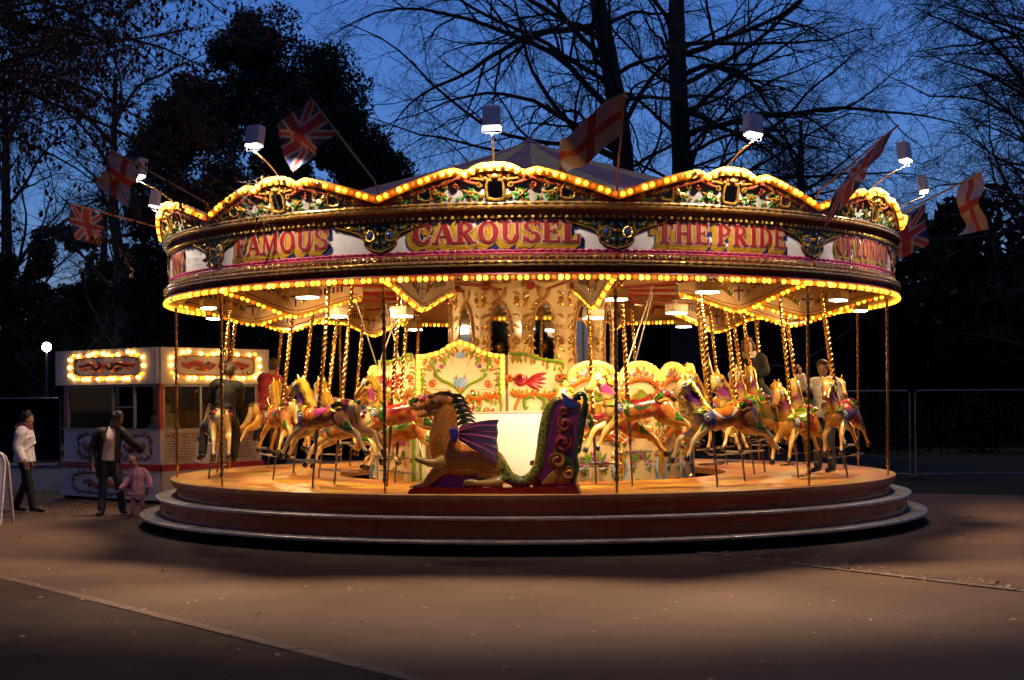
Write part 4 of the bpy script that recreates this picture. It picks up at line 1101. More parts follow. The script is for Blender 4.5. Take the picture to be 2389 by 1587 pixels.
def horse(deg_, r, dz, label, base=0, sad=None, cloth=None, gir=None, acc=0, detail=True, lean_=LEAN, yaw=0.0, rump=None):
    a = R(deg_)
    zs = 1.70 + dz
    t = thing('carousel_horse', label, 'carousel horse', (CX + r * math.sin(a), CY - r * math.cos(a), zs), 0, 'galloping carousel horses')
    t.rotation_euler = (Matrix.Rotation(a + yaw, 3, 'Z') @ Matrix.Rotation(-lean_, 3, 'X')).to_euler()
    t.scale = (HS,) * 3
    b = link('body', body_me, t); setmat(b, HP[base]); b.color = ACC[acc % len(ACC)]
    o = link('saddle_cloth', HPART['saddle_cloth'], t); setmat(o, cloth or CRIM)
    o = link('saddle', HPART['saddle'], t); setmat(o, sad or MAGENTA)
    o = link('girth', HPART['girth'], t); setmat(o, gir or BLUE)
    for k in ('mane', 'tail', 'pole_collar'): link(k, HPART[k], t)
    for m_ in HPART['eye']: link('eye', m_, b)
    for h in HPART['hoof']: link('hoof', h, t)
    if detail:
        for k in ('shoulder_leaf', 'bridle'): link(k, HPART[k], t)
        for k in ('rosette', 'thigh_leaf'):
            for m_ in HPART[k]: link(k, m_, t)
    o = link('rump_carving', HPART['rump_carving'], t)
    if rump: o.material_slots[0].link = 'OBJECT'; o.material_slots[0].material = rump
    # pole reaches the crank, rod reaches the deck
    Lp = (3.50 - zs) / math.cos(lean_) / HS
    link('pole', HPART['pole'], t, scale=(1, 1, Lp / 2.55))
    Lr = (zs - 0.70) / math.cos(lean_) / HS - 0.26
    if Lr > 0.25:
        mb = MB(); mb.tube([(0, 0, -0.26), (0, 0, -0.26 - Lr + 0.01)], 0.013, 8); mb.tube([(0, 0, -0.25), (0, 0, -0.55)], 0.02, 8)
        mb.build('lower_rod', RODM, t)
        fz = max(-0.66, -0.26 - Lr + 0.12)
        mb = MB(); mb.bevbox((0.05, -0.17, fz), (0.36, 0.075, 0.022), 0.006); mb.bevbox((0.05, 0.17, fz), (0.36, 0.075, 0.022), 0.006); mb.box((0.0, 0, fz - 0.013), (0.03, 0.38, 0.01))
        mb.build('footrest', FOOTR, t)
    return t
horse(-35, 4.95, 0.02, 'ivory horse with magenta saddle and blue flower bridle, left of the dragon', 0, MAGENTA, ORANGE, ORANGE, 0)
horse(27, 4.95, -0.02, 'ivory horse with orange saddle and blue girth, first right of the dragon', 0, ORANGE, WHITE, BLUE, 0)
horse(-71, 4.95, -0.10, 'horse seen from behind at far left carrying a rider in dark clothes', 0, LIME, GREEN, GREEN, 2)
horse(61, 4.95, -0.02, 'brown horse with pink saddle and teal girth at far right', 1, PINK, TEAL, TEAL, 1)
horse(93, 4.9, 0.02, 'rearmost right horse with toothy white muzzle facing the camera', 1, ORANGE, CRIM, TEAL, 2)
horse(-40, 4.15, -0.14, 'middle row horse with gold mane behind the magenta saddled horse', 0, LIME, GREEN, TEAL, 4)
horse(-62, 4.15, 0.02, 'middle row horse with crimson saddle seen past the far left rider', 1, CRIM, GREEN, ORANGE, 3)
horse(-27, 4.2, 0.06, 'horse with red saddle and brown head just left of the dragon', 1, CRIM, CRIM, GREEN, 3)
horse(-33, 3.45, -0.18, 'inner row ivory horse with green trappings behind the red saddled horse', 0, GREEN, LIME, LIME, 4)
horse(-62, 3.45, 0.04, 'inner row golden horse half hidden behind the left twisted poles', 2, MAGENTA, CRIM, BLUE, 2)
horse(17, 4.15, 0.10, 'tan horse with forelegs raised directly behind the orange saddled horse', 1, CRIM, GREEN, GREEN, 3)
horse(13, 3.5, -0.08, 'chestnut horse with crimson neck beside the cream arched panels', 1, CRIM, CRIM, GREEN, 3)
horse(42, 4.15, 0.06, 'horse with golden mane and purple collar facing camera right of centre', 2, LIME, GREEN, TEAL, 1)
horse(46, 3.45, 0.10, 'inner row horse with pricked ears and orange body near the centre opening', 1, ORANGE, CRIM, BLUE, 3)
horse(55, 4.45, -0.12, 'low chestnut horse with magenta collar between the right hand poles', 1, LIME, GREEN, CRIM, 3, lean_=R(6))
horse(72, 4.2, 0.0, 'pale maned horse with green saddle left of the far right pole', 2, GREEN, LIME, CRIM, 1)
horse(66, 3.45, 0.16, 'inner row honey horse beside the woman with the scarf', 2, CRIM, ORANGE, TEAL, 3)
horse(-92, 4.9, 0.10, 'far left back horse mostly hidden behind the twisted poles', 2, CRIM, GREEN, BLUE, 2, False)
BACKL = ['honey horse at the back left, third row', 'ivory horse at the back left under the rider in red', 'tan horse at the back, left of the mirror drum', 'honey horse at the back, right of the mirror drum', 'tan horse at the back right behind the scarf woman', 'ivory horse at the back right near the railing', 'honey horse at the far back behind the organ']
for i, (d_, r_) in enumerate(((-92, 3.7), (-115, 4.9), (-150, 4.2), (152, 4.3), (122, 4.9), (118, 3.7), (-125, 3.7))):
    horse(d_, r_, random.uniform(-0.15, 0.15), BACKL[i], (i * 2 + 2) % 3, (CRIM, LIME, MAGENTA, ORANGE)[i % 4], (GREEN, CRIM)[i % 2], BLUE, i, False)

# ================================================================== dragon chariot
SCALE = None
def dragon_skin():
    m = bpy.data.materials.new('scaled dragon skin'); m.use_nodes = True; nt = m.node_tree; b = nt.nodes['Principled BSDF']
    tc = nt.nodes.new('ShaderNodeTexCoord'); at = nt.nodes.new('ShaderNodeAttribute'); at.attribute_name = 'paint'
    sp = nt.nodes.new('ShaderNodeSeparateColor'); nt.links.new(at.outputs['Color'], sp.inputs[0])
    v = nt.nodes.new('ShaderNodeTexVoronoi'); v.inputs['Scale'].default_value = 20; v.feature = 'DISTANCE_TO_EDGE'
    mp = nt.nodes.new('ShaderNodeMapping'); mp.inputs['Scale'].default_value = (1, 0.45, 1.1); nt.links.new(tc.outputs['Object'], mp.inputs[0]); nt.links.new(mp.outputs[0], v.inputs['Vector'])
    r = nt.nodes.new('ShaderNodeValToRGB'); e = r.color_ramp.elements
    e[0].position = 0.02; e[0].color = (0, 0, 0, 1); e[1].position = 0.16; e[1].color = (1, 1, 1, 1)
    nt.links.new(v.outputs['Distance'], r.inputs[0])
    def mx(f, A, B):
        x = nt.nodes.new('ShaderNodeMix'); x.data_type = 'RGBA'
        nt.links.new(f, x.inputs[0])
        for k, c in ((6, A), (7, B)):
            if isinstance(c, tuple): x.inputs[k].default_value = (*c, 1)
            else: nt.links.new(c, x.inputs[k])
        return x.outputs[2]
    brown = mx(r.outputs[0], (0.50, 0.18, 0.02), (0.80, 0.26, 0.03))
    green = mx(r.outputs[0], (0.55, 0.33, 0.04), (0.07, 0.19, 0.025))
    o = mx(sp.outputs[0], brown, green)
    o = mx(sp.outputs[1], o, (0.62, 0.36, 0.05))
    nt.links.new(o, b.inputs['Base Color']); b.inputs['Roughness'].default_value = 0.22
    b.inputs['Coat Weight'].default_value = 0.7; b.inputs['Coat Roughness'].default_value = 0.06
    bp = nt.nodes.new('ShaderNodeBump'); bp.inputs['Strength'].default_value = 0.16; bp.inputs['Distance'].default_value = 0.01
    nt.links.new(r.outputs[0], bp.inputs['Height']); nt.links.new(bp.outputs[0], b.inputs['Normal'])
    return m
CH = thing('dragon_chariot', 'carved dragon chariot seat with bat wing and upright scrolled tail', 'chariot', (CX, CY, 0.70))
CH.rotation_euler = (0, 0, R(-6.0))
YC = -5.20
def D(x, z, y=0.0): return (x, YC + y, z)
mb = MB()
def dl(pts, n=12, k=4):
    sp = spline(pts, k)
    mb.tube([(p[0], YC + p[1], p[2]) for p in sp], [(float(max(p[3], 0.004)), float(max(p[4], 0.004))) for p in sp], n, up=(0, 1, 0))
# (x, y, z, thickness, in-plane)
dl([(-0.60, 0, 1.15, 0.06, 0.07), (-0.58, 0, 1.02, 0.085, 0.13), (-0.60, 0, 0.85, 0.10, 0.165), (-0.61, 0, 0.66, 0.12, 0.20), (-0.56, 0, 0.48, 0.13, 0.225), (-0.42, 0, 0.38, 0.13, 0.19), (-0.25, 0, 0.40, 0.13, 0.20), (-0.05, 0, 0.36, 0.13, 0.20), (0.08, 0, 0.25, 0.12, 0.14)])
dl([(-0.50, 0, 1.12, 0.07, 0.07), (-0.62, 0, 1.14, 0.085, 0.095), (-0.74, 0, 1.12, 0.075, 0.080), (-0.86, 0, 1.075, 0.062, 0.048), (-0.97, 0, 1.05, 0.055, 0.036), (-1.01, 0, 1.055, 0.03, 0.02)])      # skull and upper jaw
dl([(-0.66, 0, 1.03, 0.06, 0.055), (-0.80, 0, 0.985, 0.052, 0.038), (-0.90, 0, 0.955, 0.045, 0.026), (-0.96, 0, 0.96, 0.03, 0.016)])                                            # lower jaw
mb.sphere(D(-0.98, 1.09), (0.035, 0.045, 0.028), 8, 6); mb.sphere(D(-0.76, 1.20), (0.07, 0.07, 0.03), 8, 6)
dl([(-0.16, 0, 0.30, 0.12, 0.17), (0.02, 0, 0.22, 0.12, 0.14), (0.14, 0, 0.13, 0.11, 0.10)])                                                                                      # haunch
dl([(0.06, 0, 0.42, 0.07, 0.07), (0.115, 0, 0.30, 0.085, 0.085), (0.20, 0, 0.185, 0.085, 0.08), (0.34, 0, 0.135, 0.08, 0.075), (0.47, 0, 0.19, 0.08, 0.08), (0.565, 0, 0.34, 0.08, 0.075), (0.60, 0, 0.52, 0.08, 0.075), (0.63, 0, 0.75, 0.08, 0.075), (0.675, 0, 0.97, 0.075, 0.07), (0.745, 0, 1.10, 0.07, 0.055), (0.85, 0, 1.145, 0.06, 0.035)])
# arms, legs
dl([(-0.60, -0.11, 0.40, 0.05, 0.07), (-0.72, -0.15, 0.375, 0.045, 0.055), (-0.85, -0.17, 0.40, 0.04, 0.042), (-0.93, -0.17, 0.435, 0.04, 0.04)], 10)
dl([(-0.60, -0.06, 0.34, 0.07, 0.11), (-0.73, -0.08, 0.22, 0.06, 0.075), (-0.83, -0.08, 0.11, 0.055, 0.055), (-0.90, -0.09, 0.085, 0.05, 0.045), (-0.98, -0.09, 0.075, 0.045, 0.03)], 10)
dl([(0.12, -0.09, 0.14, 0.06, 0.07), (-0.05, -0.11, 0.125, 0.06, 0.05), (-0.18, -0.11, 0.125, 0.055, 0.045), (-0.27, -0.115, 0.135, 0.05, 0.05), (-0.315, -0.115, 0.10, 0.045, 0.035)], 10)
for k in (-1, 0, 1):
    dl([(-0.92, -0.17 + 0.035 * k, 0.445, 0.016, 0.016), (-0.985, -0.17 + 0.04 * k, 0.43, 0.015, 0.015), (-1.01, -0.17 + 0.04 * k, 0.37, 0.007, 0.007)], 6, 3)
    dl([(-0.95, -0.09 + 0.035 * k, 0.095, 0.018, 0.018), (-1.01, -0.09 + 0.04 * k, 0.085, 0.015, 0.015), (-1.035, -0.09 + 0.04 * k, 0.06, 0.008, 0.008)], 6, 3)
    dl([(-0.28, -0.115 + 0.035 * k, 0.16, 0.018, 0.018), (-0.335, -0.115 + 0.04 * k, 0.15, 0.015, 0.015), (-0.365, -0.115 + 0.04 * k, 0.06, 0.008, 0.008)], 6, 3)
me = fuse(mb, 0.0125, 3, 'body')
n_ = len(me.vertices); co = np.empty(n_ * 3); me.vertices.foreach_get('co', co); co = co.reshape(-1, 3)
gr = np.clip((co[:, 0] - 0.02) / 0.1, 0, 1)
pw = np.clip(((-0.12 - (co[:, 1] - YC)) / 0.02), 0, 1) * np.clip((0.52 - co[:, 2]) / 0.05, 0, 1); pw = np.maximum(pw, np.clip((0.20 - co[:, 2]) / 0.06, 0, 1) * np.clip((0.1 - co[:, 0]) / 0.05, 0, 1))
att = me.color_attributes.new('paint', 'FLOAT_COLOR', 'POINT'); att.data.foreach_set('color', np.stack([gr, pw, gr * 0, gr * 0 + 1], 1).astype(np.float32).ravel())
me.materials.append(dragon_skin()); link('body', me, CH)
def dfnC(u, v, d): return Vector((u, YC - d, v))
# head details
mb = MB()
for k in range(8):   # neck spikes: flat leaf blades sweeping back
    t = k / 7; bx, bz = -0.50 + 0.17 * t + 0.02 * math.sin(pi * t), 1.20 - 0.42 * t
    mb.tube([D(bx - 0.08, bz - 0.06), D(bx, bz + 0.0), D(bx + 0.09, bz + 0.0), D(bx + 0.175, bz - 0.055)], [(0.02, 0.02), (0.045 - 0.012 * (k % 2), 0.036), (0.03, 0.024), (0.003, 0.003)], 8, up=(0, 1, 0))
mb.tube([D(-0.78, 1.19), D(-0.66, 1.235), D(-0.55, 1.23), D(-0.48, 1.20)], [(0.03, 0.012), (0.05, 0.025), (0.045, 0.03), (0.01, 0.01)], 8, up=(0, 1, 0))
mb.build('neck_spikes', mat('dark green spike', (0.04, 0.085, 0.016), 0.25, c2=(0.12, 0.10, 0.016), scale=14, coat=0.4), CH)
mb = MB(); mb.sphere(D(-0.745, 1.125, -0.075), (0.026, 0.016, 0.02), 8, 6); mb.sphere(D(-0.745, 1.125, 0.075), (0.026, 0.016, 0.02), 8, 6); mb.build('eye', HOOF, CH)
mb = MB()
for s in (-1, 1):
    for k in range(4): mb.tube([D(-0.82 - 0.045 * k, 1.045, s * 0.035), D(-0.825 - 0.045 * k, 1.01, s * 0.035)], [0.008, 0.002], 5)
mb.build('teeth', WHITE, CH)
# tail panel
TPAN = mat('purple tail panel', (0.24, 0.03, 0.19), 0.25, c2=(0.17, 0.02, 0.09), scale=5, coat=0.4)
P = [(0.62, 0.10), (0.98, 0.08), (1.0, 0.30), (1.0, 0.52), (1.04, 0.75), (1.07, 0.95), (1.09, 1.08), (1.0, 1.15), (0.82, 1.13), (0.74, 1.05), (0.68, 0.85), (0.64, 0.60), (0.60, 0.35), (0.55, 0.20)]
mb = MB(); mb.prism(P, dfnC, -0.05, 0.05); mb.build('tail_panel', TPAN, CH, smooth=False)
mb = MB()
for s in (1, -1):
    f = (lambda u, v, d: dfnC(u, v, 0.05 + d)) if s > 0 else (lambda u, v, d: dfnC(u, v, -0.05 - d))
    o_scroll(mb, f, 0.86, 0.62, 0.115, 1.0, 1.4, 1, 0.036, 0); o_scroll(mb, f, 0.89, 0.85, 0.095, 2.0, 1.3, -1, 0.032, 0)
    o_scroll(mb, f, 0.88, 1.02, 0.06, 0.5, 1.2, 1, 0.024, 0); o_scroll(mb, f, 0.80, 0.40, 0.105, 3.4, 1.3, 1, 0.034, 1)
    o_scroll(mb, f, 0.93, 0.24, 0.085, 0.4, 1.3, -1, 0.03, 1)
    for k in range(7): o_leaf(mb, f, 0.60 + 0.05 * k, 0.11, 0.30 - 0.02 * k, 0.5 + 0.12 * k, 0.040, 1, 0.004 * (k % 3), 0.35, 0.5)
    for k in range(6): o_leaf(mb, f, 0.72 + 0.02 * k, 0.30 + 0.11 * k, 0.13, 0.9 - 0.1 * k, 0.034, (0, 1, 2)[k % 3], 0.002, 0.6, 0.5)
    o_leaf(mb, f, 0.98, 0.30, 0.24, 1.9, 0.035, 2, 0.004, 0.4, 0.5); o_leaf(mb, f, 0.90, 0.20, 0.2, 0.7, 0.03, 2, 0.004, 0.5, 0.5)
mb.build('tail_carving', [mat('dull red carving', (0.52, 0.07, 0.025), 0.22, c2=(0.34, 0.035, 0.015), scale=10, coat=0.4), mat('amber carving', (0.66, 0.27, 0.03), 0.22, c2=(0.48, 0.15, 0.02), scale=10, coat=0.4), GREEN], CH)
mb = MB()
e = [(0.98, 0.10), (1.03, 0.30), (1.01, 0.50), (1.06, 0.72), (1.10, 0.95), (1.135, 1.10), (1.13, 1.19), (1.08, 1.215), (1.04, 1.18), (1.045, 1.13)]
sp = spline(e, 4); mb.tube([D(p[0], p[1]) for p in sp], [(float(a), float(b)) for a, b in zip(np.interp(np.linspace(0, 1, len(sp)), [0, 0.8, 0.92, 1], [0.07, 0.06, 0.07, 0.055]), np.interp(np.linspace(0, 1, len(sp)), [0, 0.8, 0.92, 1], [0.03, 0.03, 0.055, 0.05]))], 10, up=(0, 1, 0))
for k in range(6): mb.tube([D(0.98 + 0.02 * k, 0.45 + 0.1 * k), D(1.06 + 0.018 * k, 0.52 + 0.1 * k), D(1.085 + 0.018 * k, 0.60 + 0.1 * k)], [(0.03, 0.02), (0.04, 0.03), (0.004, 0.004)], 6, up=(0, 1, 0))
mb.build('tail_curl', mat('dark green tail', (0.035, 0.085, 0.02), 0.22, c2=(0.02, 0.045, 0.012), scale=9, coat=0.5), CH)
mb = MB(); mb.prism([(0.86, 1.06), (0.98, 1.04), (1.06, 1.07), (0.99, 1.12), (0.90, 1.20), (0.84, 1.23), (0.87, 1.15)], dfnC, -0.075, 0.075); mb.build('tail_leaf', BLUE, CH)
# wing
WINGM = mat('mauve wing membrane', (0.80, 0.62, 0.66), 0.35, c2=(0.68, 0.48, 0.55), scale=6, coat=0.4)
mb = MB()
hub = Vector((-0.42, YC - 0.155, 0.73))
tips = [(0.085, 0.90), (0.06, 0.83), (0.075, 0.74), (0.055, 0.66), (0.075, 0.54), (0.045, 0.47), (0.05, 0.38)]
vs = []; fs = []
for k, (tx, tz) in enumerate(tips):
    for i in range(6):
        t = i / 5; st0 = Vector((-0.40, YC - 0.16, 0.79 - 0.02 * k)); en = Vector((tx, YC - 0.12, tz))
        p = st0.lerp(en, t); p.z += 0.03 * math.sin(pi * t) * (1 - k / 6); p.y -= 0.05 * math.sin(pi * t) + (0.012 if k % 2 else 0)
        vs.append(p)
vs2 = [p + Vector((0, 0.02, 0)) for p in vs]; O = len(vs)
for k in range(6):
    for i in range(5):
        a = k * 6 + i; fs.append((a, a + 6, a + 7, a + 1)); fs.append((O + a, O + a + 1, O + a + 7, O + a + 6))
for i in range(5): fs.append((i, i + 1, O + i + 1, O + i)); a = 36 + i; fs.append((a, O + a, O + a + 1, a + 1))
for k in range(6): a = k * 6 + 5; fs.append((a, a + 6, O + a + 6, O + a))
mb.add(vs + vs2, fs); mb.build('wing', WINGM, CH)
mb = MB()
for k in range(0, 7): mb.tube([vs[k * 6 + i] - Vector((0, 0.008, 0)) for i in range(6)], [0.014, 0.012, 0.010, 0.009, 0.008, 0.005], 6)
mb.build('wing_ribs', mat('pink wing rib', (0.52, 0.09, 0.20), 0.3, c2=(0.42, 0.06, 0.15), scale=9), CH)
mb = MB(); mb.tube([(-0.47, YC - 0.14, 0.80), (-0.47, YC - 0.17, 0.78), (-0.46, YC - 0.175, 0.68), (-0.46, YC - 0.14, 0.64)], [0.03, 0.055, 0.055, 0.03], 8); mb.build('wing_root', mat('violet blue wing root', (0.07, 0.06, 0.30), 0.25, c2=(0.05, 0.03, 0.2), scale=8, coat=0.4), CH)
# plinth, purple infill and seat
mb = MB(); mb.prism([(-1.04, 0.0), (1.08, 0.0), (1.02, 0.13), (0.9, 0.085), (-0.2, 0.075), (-0.95, 0.085), (-1.02, 0.05)], dfnC, -0.20, 0.20); mb.build('plinth', PLINTH, CH, smooth=False)
mb = MB(); mb.prism([(-0.80, 0.07), (-0.15, 0.07), (0.0, 0.25), (-0.3, 0.30), (-0.62, 0.33)], dfnC, -0.04, 0.04); mb.build('belly_infill', MAGENTA, CH, smooth=False)
SEATW = mat('white gloss seat board', (0.90, 0.88, 0.80), 0.3, c2=(0.86, 0.83, 0.74), scale=2, coat=0.3)
mb = MB(); mb.bevbox((-0.08, YC + 1.72, 0.50), (1.25, 0.03, 0.94), 0.006, 0, Matrix.Rotation(R(-8), 3, 'X')); mb.build('seat_board', SEATW, CH)
mb = MB(); mb.bevbox((-0.08, YC + 1.785, 0.97), (1.27, 0.045, 0.03), 0.006); mb.build('board_rail', mat('pale pink rail', (0.7, 0.55, 0.52), 0.4), CH)
mb = MB(); mb.bevbox((0.62, YC + 0.34, 0.36), (0.36, 0.50, 0.06), 0.01); mb.bevbox((0.62, YC + 0.34, 0.18), (0.30, 0.46, 0.30), 0.01); mb.build('seat', CRIM, CH)
# ================================================================== fairground organ and centre panels
ORG = thing('fairground_organ', 'cream fairground organ front with carved scrolls and bulb-edged centre panel', 'organ', (CX, CY, 0.0))
oy = -2.25
def panel(name, poly, fn, parent, m=CREAM, th=0.03):
    mb = MB(); mb.prism(poly, fn, -th, 0.0); return mb.build(name, m, parent, smooth=False)
OX = -1.045
def ofn(u, v, d): return Vector((OX + u, oy - d, v))
arch = [(-0.64, 0.45), (0.64, 0.45), (0.64, 2.50), (0.50, 2.51), (0.30, 2.56), (0.15, 2.66), (0.0, 2.71), (-0.15, 2.66), (-0.30, 2.56), (-0.50, 2.51), (-0.64, 2.50)]
cp = panel('centre_board', arch, ofn, ORG)
COLS = [ORANGE, LIME, GOLDB, SKYB, MAGENTA, CRIM]
mb = MB()
for s in (-1, 1):
    o_curve(mb, ofn, [(0, 1.93), (s * 0.12, 2.06), (s * 0.28, 2.14), (s * 0.36, 2.22), (s * 0.33, 2.28), (s * 0.28, 2.25)], [0.010, 0.022, 0.026, 0.026, 0.02, 0.008], 1)
    o_leaf(mb, ofn, 0, 1.95, 0.28, pi / 2 - s * 0.6, 0.03, 0, 0.0, s * 0.4)
    o_curve(mb, ofn, [(s * 0.10, 1.90), (s * 0.25, 1.86), (s * 0.42, 1.90), (s * 0.58, 1.86)], [0.02, 0.032, 0.028, 0.012], 0)
    o_scroll(mb, ofn, s * 0.20, 1.92, 0.05, 0, 1.3, s, 0.022, 1); o_scroll(mb, ofn, s * 0.48, 1.93, 0.05, pi, 1.2, -s, 0.022, 0)
    for k in range(4): o_leaf(mb, ofn, s * (0.26 + 0.07 * k), 1.88, 0.10, pi / 2 - s * 0.4 + 0.2 * k, 0.02, k % 2, 0.004, 0.5)
    o_curve(mb, ofn, [(s * 0.04, 1.68), (s * 0.18, 1.64), (s * 0.36, 1.66), (s * 0.52, 1.60), (s * 0.54, 1.42)], [0.02, 0.034, 0.030, 0.036, 0.012], 1)
    o_leaf(mb, ofn, s * 0.22, 1.66, 0.12, pi / 2 - s * 0.4, 0.03, 1); o_leaf(mb, ofn, s * 0.40, 1.66, 0.09, pi / 2, 0.024, 0)
    o_curve(mb, ofn, [(s * 0.58, 2.28), (s * 0.555, 2.1), (s * 0.575, 1.9), (s * 0.575, 1.5), (s * 0.575, 0.7)], [0.02, 0.026, 0.016, 0.016, 0.02], 1)
    o_leaf(mb, ofn, s * 0.53, 2.29, 0.13, 0 if s > 0 else pi, 0.022, 2)
    for k in range(2): o_leaf(mb, ofn, s * (0.30 + 0.16 * k), 2.47 - 0.06 * k, 0.17, (pi if s > 0 else 0) + s * 0.55, 0.03, 1, 0.0, s * 0.5)
for k in range(5): o_leaf(mb, ofn, -0.05 + 0.025 * k, 2.02, 0.17, pi / 2 + 0.25 - 0.12 * k, 0.024, 3, 0.01, 0, 0.6)
for k in range(5): o_leaf(mb, ofn, -0.04 + 0.02 * k, 2.44, 0.11, pi / 2 + 0.3 - 0.15 * k, 0.018, 3, 0.01)
mb.sphere(ofn(0, 1.79, 0.01), (0.075, 0.03, 0.075), 10, 8, 4)
for k in range(4): o_leaf(mb, ofn, -0.03 + 0.02 * k, 1.64, 0.09, pi / 2 + 0.2 - 0.14 * k, 0.02, 3, 0.02)
mb.build('scroll_carving', COLS, cp)
mb = MB(); LINE = mat('thin painted line', (0.10, 0.07, 0.05), 0.5)
for s in (-1, 1):
    o_curve(mb, ofn, [(s * 0.10, 2.33), (s * 0.17, 2.47), (s * 0.36, 2.40), (s * 0.44, 2.36), (s * 0.52, 2.28), (s * 0.50, 2.05), (s * 0.42, 2.0), (s * 0.2, 2.0)], 0.003, 0, 4)
mb.build('lining', LINE, cp)
panel('organ_opening', [(-0.50, 0.9), (0.50, 0.9), (0.50, 1.50), (0.40, 1.60), (-0.40, 1.60), (-0.50, 1.50)], lambda u, v, d: ofn(u, v, d + 0.012), ORG, mat('brown organ recess', (0.10, 0.055, 0.035), 0.6), 0.01)
for k in range(7):
    mb = MB(); h = 1.52 - 0.035 * abs(k - 3) - 0.1
    mb.lathe([(0.026, 0.95), (0.03, 1.05), (0.03, h), (0.0, h + 0.004)], 10, c=(OX - 0.25 + 0.083 * k, oy - 0.06)); mb.build('organ_pipe', mat('copper organ pipe', (0.42, 0.14, 0.05), 0.3, 0.6), ORG)
# bulbs round the centre board
OB = []
for t in np.linspace(0, 1, 15):
    u = -0.60 + 1.2 * t; OB.append((u, float(np.interp(u, [p[0] for p in arch[10:1:-1]], [p[1] for p in arch[10:1:-1]])) - 0.035))
for s in (-1, 1):
    for k in range(7): OB.append((s * 0.60, 2.39 - 0.072 * k))
for u, v in OB: link('bulb', BY, ORG, ofn(u, v, 0.035))
# wings
def garland(mb, fn, pts, n, size, cols, d=0.002, seed=1, both=True):
    rr = random.Random(seed); sp = spline(pts, 8)
    for i in range(n):
        q = sp[int(i / max(1, n - 1) * (len(sp) - 1))]; q2 = sp[min(len(sp) - 1, int(i / max(1, n - 1) * (len(sp) - 1)) + 1)]
        a = math.atan2(q2[1] - q[1], q2[0] - q[0]) if np.any(q2 != q) else 0
        for s in ((-1, 1) if both else (1,)):
            o_leaf(mb, fn, q[0], q[1], size * rr.uniform(0.8, 1.2), a + s * rr.uniform(0.5, 1.0), size * 0.24, cols[(i + (s > 0)) % len(cols)], d + 0.002 * (i % 3), s * 0.5, 0.55)
        if i % 4 == 2: o_scroll(mb, fn, q[0], q[1], size * 0.42, a, 1.2, 1 if i % 8 == 2 else -1, size * 0.15, cols[0], d)
        if i % 5 == 0: mb.sphere(fn(q[0], q[1], d + size * 0.12), size * 0.16, 6, 5, cols[-1])
